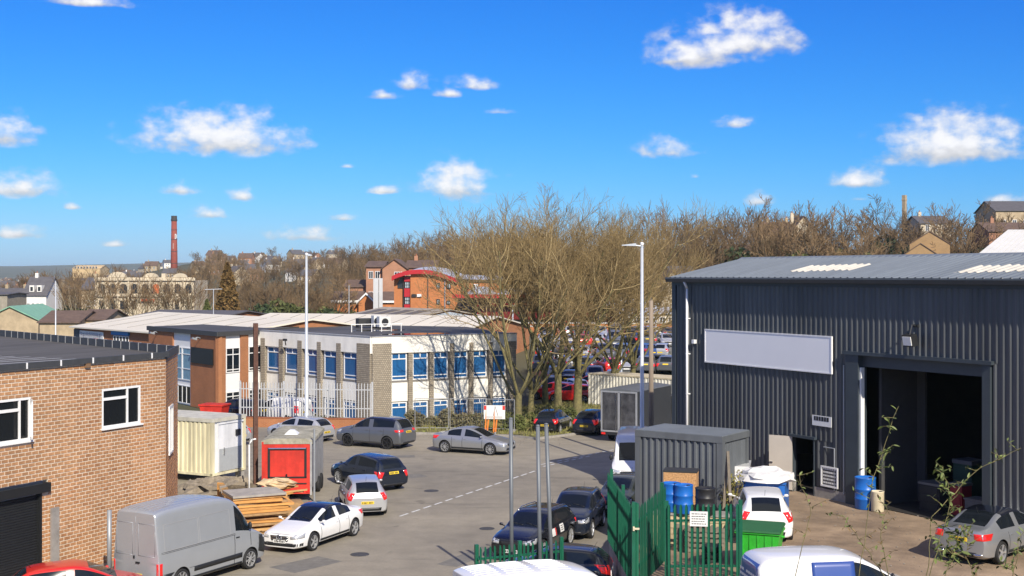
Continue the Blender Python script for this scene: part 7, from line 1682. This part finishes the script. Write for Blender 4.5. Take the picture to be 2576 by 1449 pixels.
for (a, y_) in ((1240, 856), (1298, 856)): p = Dz(a, y_); m = MB(); m.obox((p[0], -.12, p[1]), (.6, .2, .35)); m.build('wall_lamp', (black_pl, upvc)[a > 1250], ob)
# --- canopy hall with red beams to its right
Yc = 152.0; cv = thing('canopy_hall', 'glazed market hall with long red beams and grey pyramid roofs behind the bare trees', 'building', (X(1150, Yc), Yc, 1.8), 0); wC = X(1690, Yc) - X(1150, Yc); zc = lambda py: Z(py, Yc) - 1.8
m = MB(); m.box(0, wC * .70, 3, 14, 0, zc(746)); m.build('dark_interior', mat('hall_dark', (.03, .02, .02), .5, .3, 1), cv)
for k in range(16): m = MB(); xx = k * wC * .7 / 15; m.box(xx - .05, xx + .05, 2.86, 2.98, 0, zc(747)); m.build('mullion', red_trim if k % 3 else black_pl, cv)
m = MB(); m.box(-.6, wC * .72, .4, .9, zc(750), zc(741)); m.build('red_beam', red_trim, cv); m = MB(); m.box(wC * .16, wC * .70, 2.5, 2.84, zc(772), zc(765)); m.build('red_beam', red_trim, cv)
m = MB(); m.box(wC * .1, wC * .66, 2.7, 2.84, zc(806), zc(776)); m.build('red_panel', mat('deep_red_glass', (.16, .015, .015), .3, .2, 1), cv)
for (a, b, t_) in ((1170, 1245, 733), (1250, 1330, 735), (1335, 1420, 735), (1425, 1500, 737)):
    x0, x1 = X(a, Yc) - X(1150, Yc), X(b, Yc) - X(1150, Yc); m = MB(); m.add([(x0, 1, zc(741) + .01), (x1, 1, zc(741) + .01), (x1, 12, zc(741) + .01), (x0, 12, zc(741) + .01), ((x0 + x1) / 2 - .8, 6, zc(t_) + .5), ((x0 + x1) / 2 + .8, 6, zc(t_) + .5)], [(3, 2, 1, 0), (0, 1, 5, 4), (1, 2, 5), (2, 3, 4, 5), (3, 0, 4)]); m.build('pyramid_roof', silver_roof, cv)
for k in range(5): xx = wC * .05 + k * wC * .15; m = MB(); m.tube((xx, .65, 0), (xx, .65, zc(748)), .12, .12, 8); m.build('column', black_pl, cv)
brw = thing('brick_boundary_wall', 'long orange brick boundary wall with pale coping behind the car park', 'wall', (X(1165, 149), 149, 0), R(-1.2)); m = MB(); L_ = X(1720, 149) - X(1165, 149); m.box(0, L_, 0, .35, 1.5, Z(814, 149)); m.build('brick_course', orange_b, brw); m = MB(); m.box(-.05, L_ + .05, -.06, .4, Z(814, 149) + .003, Z(811, 149)); m.build('coping', mat('coping_pale', (.55, .52, .48), .8), brw)
boxhouse('brick_warehouse', 'orange brick warehouse with a pale roof behind the right-hand bare trees', 1490, 1640, 742, 768, 172, 12, orange_b, silver_roof, wins=row(.5, 7.5, 4, 1.2, 1, 1.4), chim=0)
boxhouse('stone_works', 'long pale works building with a row of windows left of the shed', 1560, 1730, 775, 790, 162, 10, stone_p, silver_roof, wins=row(.4, 8.2, 7, .6, .8, 1.1), chim=0)
# --- flats and houses
Yf = 205.0
boxhouse('brick_flats', 'tall brown brick flats with small paired windows, leftmost behind the curved block', 921, 962, 659, 672, Yf, 12, brown_b, tile_br, wins=[(.4, 12.3, .75, 1.2), (1.45, 12.3, .75, 1.2), (.4, 9.0, .75, 1.2), (1.45, 9.0, .75, 1.2), (.4, 5.6, .75, 1.2)], chim=0, base=-3.0)
boxhouse('brick_flats', 'tall brown brick flats with a steep front gable and four dark windows', 962, 1022, 653, 675, Yf - 1, 12, brown_b, tile_br, gable_front=True, wins=[(1.9, 12.2, .9, 1.2), (2.95, 12.2, .75, 1.2)], chim=0, base=-3.0)
boxhouse('brick_flats', 'brown brick flats with a low gable right of the steep-gabled block', 1022, 1096, 657, 674, Yf + 1, 12, brown_b, tile_br, wins=row(.3, 3.2, 2, 12.4, .8, 1.2), chim=1, base=-3.0)
tw = thing('silver_tower', 'silver clad stair tower standing in front of the brown flats', 'tower', (X(939, 184), 184, 0), R(6)); m = MB(); m.box(0, .75, 0, 2.2, 0, Z(700, 184)); m.build('wide_fin', silver_roof, tw); m = MB(); m.box(.83, 1.35, .1, 2.2, 0, Z(700, 184)); m.build('narrow_fin', silver_roof, tw); m = MB(); m.box(.76, .82, .2, 2, 0, Z(704, 184)); m.build('recess', black_pl, tw)
boxhouse('brick_bungalow', 'orange brick bungalow with brown roof and white fascia left of the silver tower', 838, 905, 735, 757, 190, 8, orange_b, tile_br, wins=[(.8, 1.5, .9, 1.2), (2.7, 1.5, .8, 1.2)], chim=0, fascia=upvc)
boxhouse('brick_bungalow', 'gable-fronted orange brick bungalow right beside the silver tower', 902, 940, 739, 758, 189, 8, orange_b, tile_br, gable_front=True, wins=[(.4, 1.6, .7, 1.0), (1.35, 1.6, .6, 1.2)], chim=0, fascia=upvc)
boxhouse('brick_house', 'brown-roofed brick house behind the bungalow', 868, 921, 706, 722, 207, 8, brown_b, tile_br, wins=[(.4, 4.3 + .2, .7, .8), (1.6, 4.5, 1.0, .8)], chim=0)
boxhouse('brick_bungalow', 'low brown-roofed house between the silver tower and the curved block', 962, 1004, 736, 758, 189, 8, orange_b, tile_br, wins=[(.5, 1.8, .8, 1.0)], chim=0, fascia=upvc)
boxhouse('yellow_house', 'yellow rendered gabled house with a dark slit window behind the bare trees', 1256, 1322, 690, 711, 186, 9, yel_r, tile_pu, gable_front=True, wins=[(1.75, 4.2, .35, 3.2)], chim=0, fascia=upvc)
boxhouse('slate_house', 'purple slate-roofed house behind the yellow gabled one', 1252, 1335, 655, 690, 200, 9, stone_m, tile_pu, wins=row(.5, 4.5, 2, 6, .9, 1.1), chim=1)
boxhouse('stone_house', 'pale stone gabled house just left of the shed roof corner', 1665, 1722, 682, 712, 176, 9, stone_p, tile_br, gable_front=True, wins=[(.9, 5.2, .7, 1.0), (1.9, 5.2, .7, 1.0)], chim=0)
boxhouse('stone_house', 'grey-roofed stone house behind the pale gable left of the shed', 1690, 1745, 672, 690, 190, 9, stone_p, slate, wins=(), chim=0)
# --- ridge houses on the right
boxhouse('stone_house', 'stone house with a tall pale gable half hidden in the ridge trees', 1992, 2052, 545, 582, 236, 10, stone_p, tile_br, gable_front=True, wins=[(1.6, 6.0, .8, 1.2)], chim=1)
boxhouse('stone_house', 'long dark-roofed stone house left of the ridge gable, among bare trees', 1925, 2000, 560, 590, 246, 9, stone_m, tile_br, chim=2, wins=row(.5, 5, 3, 5, .9, 1.1))
boxhouse('ochre_house', 'ochre brick house with a broad blank gable above the shed roof', 2288, 2384, 584, 615, 200, 10, ochre_b, tile_br, rz=-17, over=.12, gable_front=True, wins=[(2.6, 8.6 - .5, .7, .8)], chim=0)
boxhouse('ochre_house', 'small lower ochre brick gable in front of the broad one', 2276, 2352, 614, 640, 196, 4, ochre_b, tile_br, rz=-17, over=.12, gable_front=True, wins=[(2.1, 4.4, .5, .8)], chim=0)
boxhouse('stone_villa', 'pale stone villa with slate roof on the ridge right of the stone chimney', 2316, 2392, 545, 562, 248, 10, stone_p, slate, wins=row(.5, 5.4, 3, 8.2, .7, 1.3), chim=1)
boxhouse('ridge_hall', 'grey slate-roofed hall on the skyline at the right edge', 2505, 2640, 508, 530, 250, 11, stone_m, slate, wins=row(.5, 9, 4, 9, .8, 1.3), chim=0)
boxhouse('brick_house', 'brown-roofed brick house at the right edge behind the white roof', 2488, 2640, 562, 582, 215, 9, brown_b, tile_br, wins=row(.5, 8, 4, 6, .8, 1.0), chim=1)
boxhouse('brick_house', 'low buff terraced house glimpsed in the trees left of the ridge', 1835, 1905, 618, 630, 222, 8, stone_m, tile_br, wins=row(.3, 4.3, 3, 3.2, .8, 1.0), chim=1)
Yw = 118.0; wr = thing('white_roof_shed', 'large shed with a white ribbed roof at the right edge behind the workshop', 'building', (X(2365, Yw), Yw, 0), 0); zw = lambda py: Z(py, Yw)
m = MB(); m.box(0, 24, 0, 18, 0, zw(648)); m.build('wall', white_w, wr); m = MB(); m.box(-.2, 24, -.3, 0, zw(649), zw(641)); m.build('eaves_gutter', upvc, wr)
x0, x1 = X(2462, Yw) - X(2365, Yw), X(2536, Yw + 9) - X(2365, Yw)
for k in range(26):
    m = MB(); a = x0 + k * .55; b = a + .5; m.prism([(a, .1, zw(641)), (b, .1, zw(641)), (b + (x1 - x0), 9, Z(580, Yw + 9)), (a + (x1 - x0), 9, Z(580, Yw + 9))], (0, 0, .1)); m.build('roof_sheet', wh_roof, wr)
m = MB(); m.prism([(x0, .2, zw(642)), (x0 + 15, .2, zw(642)), (x0 + 15 + x1 - x0, 9.1, Z(580, Yw + 9) - .05), (x1, 9.1, Z(580, Yw + 9) - .05)], (0, 0, -.12)); m.build('roof_deck', wh_roof, wr)
# --- chimneys
def chimney(name, label, px0, px1, pt, Y, wallm, capm, marks=False, zb=0, sides=12, taper=1.25):
    t = thing(name, label, 'chimney', (X((px0 + px1) / 2, Y), Y, zb)); h = Z(pt, Y) - zb; r = (px1 - px0) / FOC * Y / 2; m = MB(); m.lathe([(r * taper, 0), (r * 1.0, h * .93)], sides); m.build('stack', wallm, t, sides > 8)
    m = MB(); m.lathe([(r * 1.0, h * .93 + .003), (r * 1.18, h * .94), (r * 1.18, h * .955), (r * 1.06, h * .96), (r * 1.06, h), (r * .8, h)], sides); m.build('cap', capm, t); 
    for zz in (.4, .55, .7, .82): m = MB(); rr = r * lerp(taper, 1, zz / .93); m.lathe([(rr + .01, h * zz), (rr + .05, h * zz), (rr + .05, h * zz + .25), (rr + .01, h * zz + .25)], sides); m.build('iron_band', capm, t)
    return t, h, r
ch, h_, r_ = chimney('mill_chimney', 'tall red brick mill chimney with a white letter rising behind the stone hall', 431, 445, 543, 600, brickmat('chimney_brick', (.30, .065, .04), (.24, .05, .035), (.22, .09, .06), .5, .3), mat('chimney_cap', (.05, .045, .045), .8), taper=1.45)
zc_ = Z(595, 600); rr = r_ * 1.12
for a in ((.72, .95, -.8, .8), (.95, 1.3, .5, .72), (.95, 1.3, -.72, -.5), (1.3, 1.5, -.5, .5)): m = MB(); m.box(a[0], a[1], -rr * .85 - .1, -.1, zc_ + a[2] * 1.5, zc_ + a[3] * 1.5); m.build('white_letter', plate_w, ch)
m = MB(); m.box(-.12, .12, -rr - .2, -rr + .2, Z(626, 600), Z(612, 600)); m.build('white_stripe', mat('faded_white', (.45, .35, .32), .8), ch)
chimney('stone_chimney', 'square stone mill chimney on the ridge above the right end of the shed', 2269, 2281, 491, 262, stone_m, stone_m, zb=8, sides=4, taper=1.12)
# --- pale stone hall behind bare trees
Yh = 226.0; hall = thing('stone_hall', 'pale stone hall with arched windows behind the row of bare trees on the left', 'building', (X(242, Yh), Yh, 0), 0); wH = X(488, Yh) - X(242, Yh); zh = lambda py: Z(py, Yh)
m = MB(); m.box(0, wH, 0, 10, -.5, zh(706)); m.build('wall', stone_p, hall)
for a, b in ((706, 700), (746, 742)): m = MB(); m.box(-.25, wH + .25, -.35, -.003, zh(a), zh(b)); m.build('cornice', stone_p, hall)
m = MB(); m.box(0, wH, -.1, .4, zh(706) + .003, zh(698)); m.build('parapet', stone_p, hall)
for cx_, r0 in ((.22, 1.6), (.56, 1.3), (.86, 1.2)): m = MB(); m.prism([(wH * cx_ + r0 * math.cos(t_), -.2, zh(698) + .003 + r0 * .62 * math.sin(t_)) for t_ in [math.pi * i / 10 for i in range(11)]], (0, .6, 0)); m.build('pediment', stone_p, hall)
for k in range(9):
    xx = wH * (k + .5) / 9; ww = .55 if k not in (1, 2) else .7
    m = MB(); zt_, zb_ = zh(714), zh(738); m.prism([(xx - ww, -.06, zb_), (xx + ww, -.06, zb_)] + [(xx + ww * math.cos(t_), -.06, zt_ - ww + ww * math.sin(t_)) for t_ in [math.pi * i / 8 for i in range(9)]], (0, .05, 0)); m.build('arched_window', win_far if k != 5 else mat('orange_blind', (.60, .14, .04), .7), hall)
    if k not in (4, 5): m = MB(); m.box(xx - ww * .8, xx + ww * .8, -.06, -.01, zh(778), zh(756)); m.build('window', win_far, hall)
    m = MB(); m.box(xx - wH / 18 - .12, xx - wH / 18 + .12, -.22, -.003, -.5, zh(700)); m.build('pilaster', stone_p, hall)
m = MB(); m.box(wH * .47, wH * .60, -.5, -.37, zh(758), zh(752)); m.build('red_awning', mat('awning_red', (.62, .10, .04), .7), hall)
m = MB(); m.box(wH * .80, wH * .98, -1.2, -.37, zh(752), zh(747)); m.build('porch', stone_p, hall)
for a in (.81, .87, .92, .97): m = MB(); m.tube((wH * a, -1.0, -.5), (wH * a, -1.0, zh(752)), .16, .16, 8); m.build('porch_column', stone_p, hall)
m = MB(); m.box(wH * .62, wH * .66, 3, 4, zh(698), zh(688)); m.build('chimney', stone_p, hall)
# --- left edge houses
wb = boxhouse('bay_house', 'white house with steep dark roof and two dormers at the far left', 58, 116, 698, 742, 252, 9, white_w, slate, wins=row(.6, 4.3, 4, 4.0, .6, 1.3), chim=1, base=-1)
for xx in (1.1, 2.6): m = MB(); m.box(xx, xx + .9, .4, 2.4, Z(742, 252) + 1.6, Z(742, 252) + 2.9); o = m.build('dormer', white_w, wb); m = MB(); m.box(xx + .2, xx + .7, .34, .395, Z(742, 252) + 1.8, Z(742, 252) + 2.6); m.build('dormer_window', win_far, o)
boxhouse('stone_house', 'dark-roofed terrace left of the white bay house', -20, 52, 726, 748, 262, 9, stone_m, slate, wins=row(.5, 5, 4, 3, .7, 1.2), chim=2, base=-1)
boxhouse('stone_block', 'plain grey stone building end at the left edge', -60, 18, 738, 742, 200, 8, mat('grey_stone', (.30, .27, .21), .9, .2, 2), slate, chim=0, base=-1)
boxhouse('green_roof_unit', 'buff stone gable with a pale green sheet roof at the left edge', -45, 93, 773, 806, 168, 14, stone_m, green_roof, gable_front=True, wins=[(4.2, .6, .9, .8), (5.4, .6, .9, .8)], chim=0, base=-1, rz=4)
boxhouse('brown_roof_house', 'low stone house with a long brown roof beside the green-roofed gable', 100, 196, 784, 812, 160, 10, stone_m, tile_br, chim=0, base=-1, wins=row(.6, 4, 3, 2, .7, .8))
boxhouse('brown_roof_house', 'brown-roofed stone gable house right of the long brown roof', 196, 262, 781, 805, 163, 10, stone_m, tile_br, chim=0, base=-1)
boxhouse('dark_gable_house', 'dark slate-roofed house hidden behind bare trees left of the stone hall', 205, 268, 700, 728, 236, 9, stone_m, slate, wins=row(.4, 3.6, 2, 5, .8, 1.2), chim=1, base=-1)
boxhouse('far_mill', 'pale ochre mill building catching the sun on the far left skyline', 182, 252, 668, 676, 900, 20, mat('far_ochre', (.58, .42, .22), .9, .15, .2), mat('far_ochre', (.58, .42, .22)), chim=0, wins=row(1, 18, 8, 12, 1.2, 1.6))
# far small houses
fh = []
pal = [(stone_p, slate), (stone_m, tile_br), (white_w, slate), (brown_b, tile_br), (stone_m, slate)]
labs = ['small pale stone house far off on the left', 'small buff house with brown roof far off on the left', 'small white house far off on the left', 'small brown brick house far off on the left', 'small buff house with dark slate roof far off on the left']
for k, (wm, rm_) in enumerate(pal): fh.append(house('distant_house', labs[k] + ' hillside', 0, 0, 0, 8, 7, 4.6, 2.6, 0, wm, rm_, wins=row(.6, 7.4, 3, 2.6, .9, 1.2) + row(.6, 7.4, 3, .4, .9, 1.2), chim=1, group='small houses on the far hillside'))
rg_ = random.Random(19); spots = []
for k in range(30):
    px_ = rg_.uniform(480, 860); Y_ = rg_.uniform(430, 800); spots.append((px_, Y_, 'small houses on the far hillside'))
for k in range(100):
    px_ = rg_.uniform(-20, 420); Y_ = rg_.uniform(420, 1500); spots.append((px_, Y_, 'small houses in the valley town'))
for k in range(40):
    px_ = rg_.uniform(-800, -20); Y_ = rg_.uniform(230, 900); spots.append((px_, Y_, 'small houses in the valley town'))
used = set()
for (px_, Y_, g) in spots:
    k = rg_.randrange(5); t = fh[k] if k not in used else copy_tree(fh[k]); used.add(k); x = X(px_, Y_); t.location = (x, Y_, tz(x, Y_)); t.rotation_euler = (0, 0, R(rg_.uniform(-50, 50))); s = rg_.uniform(.6, .95); t.scale = (s, s, s)
    t['group'] = g; t['label'] = labs[k].replace(' far off on the left', '') + (' on the far hillside left of the flats' if 'hillside' in g else ' down in the valley town at the far left')
# ================================================================== CAR PARK, CONTAINER, LORRY, LAMPS
def corr(parent, a0, a1, z0, z1, m_, pitch=.28, d=.04, axis='x', at=0.0, name='side_sheet', flip=1):
    prf = [(a0, 0)]; q = a0
    while q + pitch <= a1 + 1e-6: prf += [(q + pitch * .4, 0), (q + pitch * .5, -d), (q + pitch * .85, -d), (q + pitch * .95, 0)]; q += pitch
    prf.append((a1, 0)); k = len(prf); mb = MB(); v = lambda a, b, z_: (a, at + b * flip, z_) if axis == 'x' else (at + b * flip, a, z_)
    mb.add([v(a, b, z0) for a, b in prf] + [v(a, b, z1) for a, b in prf], [(i, i + 1, k + i + 1, k + i) for i in range(k - 1)]); return mb.build(name, m_, parent, fix=False)
cont_m = mat('container_cream', (.78, .75, .65), .6, .12, .8, stretch=(3, 3, .4), macro=.15, mst=(2, 2, .3))
q0, q1 = Vector((5.85, 96.6)), Vector((12.6, 90.6)); cnt = thing('shipping_container', 'long cream corrugated container behind the dark box lorry', 'container', (q0.x, q0.y, .05), math.atan2(q1.y - q0.y, q1.x - q0.x)); CL = (q1 - q0).length; hC = 2.45
m = MB(); m.box(0, CL, .02, 2.4, 0, hC - .05); m.build('container_body', cont_m, cnt)
for i in range(6): corr(cnt, .12 + i * (CL - .24) / 6, .12 + (i + 1) * (CL - .24) / 6 - .01, .15, hC - .12, cont_m)
m = MB(); m.box(-.04, CL + .04, -.05, 2.45, hC - .1, hC); m.build('roof', mat('container_roof', (.55, .48, .34), .8, .25, 1.2), cnt)
for a in (-.03, CL - .09): m = MB(); m.box(a, a + .12, -.06, .1, 0, hC - .1); m.build('corner_post', cont_m, cnt)
# box lorry
lor = thing('box_lorry', 'dark box lorry with twin rear doors carrying faded grey graphics, beside the shed corner', 'lorry', (X(1512, 76.2), 76.2, 0), R(-30)); LW, LLn = 2.35, 5.2; box_m = mat('lorry_box_dark', (.022, .024, .027), .4, .15, 2); alloy = mat('lorry_alloy', (.40, .41, .42), .4, .1, 2, metal=.4)
m = MB(); m.box(.02, LW - .02, .05, LLn, .62, 3.05); m.build('cargo_box', box_m, lor)
m = MB(); m.prism([(-.03, -.02, 3.053), (LW + .03, -.02, 3.053), (LW + .03, -.02, 3.10), (LW / 2, -.02, 3.2), (-.03, -.02, 3.10)], (0, LLn + .05, 0)); m.build('roof', mat('lorry_roof', (.12, .13, .14), .5, .1), lor)
for a in ((0, .09, .6, 3.05), (LW - .09, LW, .6, 3.05), (LW / 2 - .07, LW / 2 + .07, .7, 3.0), (.09, LW - .09, 2.95, 3.05), (.09, LW - .09, .6, .70)): m = MB(); m.box(a[0], a[1], -.03, .048, a[2], a[3]); m.build('door_frame', alloy, lor)
gm_ = mat('faded_graphic', (.055, .055, .058), .6, .8, 2.2, col2=(.012, .012, .014), det=8)
for a in ((.12, LW / 2 - .10), (LW / 2 + .10, LW - .12)): m = MB(); m.box(a[0], a[1], -.005, .046, .73, 2.92); m.build('rear_door', gm_, lor)
for a in (LW / 2 - .18, LW / 2 + .16): m = MB(); m.tube((a, -.05, .7), (a, -.05, 2.95), .018, .018, 6); m.build('lock_bar', chrome, lor)
m = MB(); m.box(.0, LW, -.03, .1, .42, .58); m.build('rear_bumper', black_pl, lor)
for a in (.05, LW - .3): m = MB(); m.box(a, a + .25, -.06, -.031, .44, .56); m.build('tail_light', lamp_red, lor)
m = MB(); m.box(LW - .95, LW - .4, -.06, -.031, .44, .56); m.build('number_plate', plate_y, lor)
m = MB(); m.box(.15, LW - .15, LLn + .15, LLn + 1.9, .5, 2.35); m.build('cab', pt_black, lor); m = MB(); m.box(.25, LW - .25, LLn + 1.85, LLn + 1.93, 1.45, 2.2); m.build('windscreen', glass_dark, lor); m = MB(); m.box(LW - .16, LW - .12, LLn + .6, LLn + 1.5, 1.4, 2.15); m.build('side_window', glass_dark, lor)
m = MB(); m.box(LW - .05, LW + .3, LLn + 1.5, LLn + 1.6, 1.5, 2.0); m.build('wing_mirror', black_pl, lor)
for yy in (1.1, LLn + 1.0):
    for xx in (.18, LW - .18): m = MB(); m.lathe([(.30, -.12), (.40, -.08), (.40, .08), (.30, .12)], 20, (xx, yy, .40), 'X'); m.build('wheel', black_rub, lor, True)
# lite cars for the car park
lite = []
for (st_, bd, L_, lab) in (('hatch', pt_silver, 4.1, 'silver hatchback'), ('hatch', pt_red, 3.9, 'red hatchback'), ('sedan', pt_black, 4.5, 'black saloon'), ('suv', pt_grey, 4.5, 'grey off-roader'), ('hatch', mat('car_blue', (.02, .06, .2), .3, .03, 2, coat=.8), 4.0, 'blue hatchback'), ('smallvan', pt_white, 4.4, 'white small van'), ('sedan', pt_white, 4.5, 'white saloon')):
    c = make_car('parked_car', lab + ' in the crowded car park behind the bare trees', 'car', st_, bd, L=L_, lite=True, tail='high' if st_ == 'smallvan' else 'split', group='cars in the car park behind the bare trees'); lite.append(c)
rp2 = random.Random(33); used = set()
def park(px_, Y_, th, k=None):
    k = rp2.choice((0, 0, 0, 2, 2, 3, 3, 3, 4, 2, 6, 0, 0, 3, 1)) if k is None else k
    c = lite[k] if k not in used else copy_tree(lite[k]); used.add(k); x = X(px_, Y_); c.location = (x, Y_, tz(x, Y_) + .03); c.rotation_euler = (0, 0, R(th - 90))
for (Y_, a, b, step) in ((104, 1385, 1490, 56), (112, 1375, 1560, 58), (120, 1370, 1700, 52), (128, 1380, 1700, 48), (136, 1375, 1700, 44), (143, 1380, 1700, 42)):
    px_ = a
    while px_ < b: park(px_ + rp2.uniform(-6, 6), Y_ + rp2.uniform(-1, 1), rp2.choice((80, 100, 268, 75, 110))); px_ += step
park(1395, 101.5, 150, 1); park(1440, 99.5, 160, 1); park(1490, 108, 150, 1)
tag_ = None
# street furniture
def lamp(name, label, px_, pt, Y, arm=-1.3, r0=.10, r1=.05, z=0.0, m_=None, head=True):
    t = thing(name, label, 'street lamp', (X(px_, Y), Y, z)); h = Z(pt, Y) - z; m = MB(); m.lathe([(r0 * 1.3, 0), (r0 * 1.3, 1.3), (r0, 1.35), (r1, h - .1)], 12); m.build('column', m_ or galv, t, True)
    if head:
        m = MB(); m.tube((0, 0, h - .12), (0, 0, h), r1, r1, 8); m.tube((0, 0, h - .03), (arm * .35, 0, h + .02), .035, .03, 8); m.build('arm', m_ or galv, t)
        m = MB(); s = 1 if arm > 0 else -1; m.prism([(arm * .3, -.13, h - .02), (arm, -.08, h + .0), (arm, -.08, h + .04), (arm * .3, -.13, h + .12)], (0, .24, 0)); m.build('lantern', m_ or galv, t)
        m = MB(); m.lathe([(.05, h + .0), (.09, h + .04), (.09, h + .14), (.03, h + .18)], 10); m.build('sensor_cap', upvc, t)
    return t
galv = mat('lamp_galvanised', (.56, .59, .62), .4, .12, 2, metal=.3, stretch=(1, 1, .2))
lamp('street_lamp', 'tall grey street lamp just left of the shed corner, lantern pointing left', 1615, 618, 63.0, arm=-1.0, r0=.11, r1=.07)
lamp('street_lamp', 'tall grey lamp column rising in front of the cream office', 771, 643, 79.5, arm=.35, r0=.12, r1=.07)
lamp('street_lamp', 'shorter grey lamp column in the car park behind the cream container', 1563, 752, 99.5, arm=-.7, r0=.09, r1=.055)
lamp('street_lamp', 'thin white lamp column in front of the red-beamed hall', 1290, 770, 140, arm=.5, r0=.09, r1=.06, z=1.5)
lamp('street_lamp', 'thin white lamp column at the left behind the brick building roof', 140, 704, 118, arm=.3, r0=.07, r1=.045, head=False)
t = thing('aerial_mast', 'thin mast with a wide T-shaped top in front of the rusty conifer', 'mast', (X(537, 124), 124, 0)); h = Z(727, 124); m = MB(); m.tube((0, 0, 0), (0, 0, h), .035, .03, 6); m.build('mast_pole', galv, t); m = MB(); m.tube((-.85, 0, h - .05), (.85, 0, h), .03, .03, 6); m.build('cross_bar', galv, t)
pole_w = mat('pole_wood', (.25, .20, .15), .9, .25, 2, .3, stretch=(3, 3, .3)); m = MB(); m.tube((0, 0, 0), (0, 0, Z(756, 66.5)), .15, .11, 10); o = m.build('telegraph_pole', pole_w, None, True); o.location = (X(1638, 66.5), 66.5, 0); tag(o, 'brown wooden pole immediately right of the tall street lamp', 'pole')
lamp('street_lamp', 'far thin lamp column right of the wooden pole, behind the car park', 1650, 765, 140, arm=.5, r0=.08, r1=.05, z=1.5)
t = thing('lamp_post', 'slim post left of the brick flats', 'post', (X(878, 180), 180, 0)); m = MB(); m.tube((0, 0, 0), (0, 0, Z(718, 180)), .06, .05, 6); m.build('column', galv, t)
# ================================================================== AIR
hz = bpy.data.materials.new('haze_air'); hz.use_nodes = True; nt = hz.node_tree; nt.nodes.clear()
pv_ = nt.nodes.new('ShaderNodeVolumePrincipled'); pv_.inputs['Color'].default_value = (.70, .90, 1.0, 1); pv_.inputs['Density'].default_value = .00009; pv_.inputs['Anisotropy'].default_value = 0
mo = nt.nodes.new('ShaderNodeOutputMaterial'); nt.links.new(pv_.outputs[0], mo.inputs['Volume'])
m = MB(); m.box(-9200, 9200, -600, 9700, -1.2, 80); tag(m.build('haze', hz), kind='stuff')
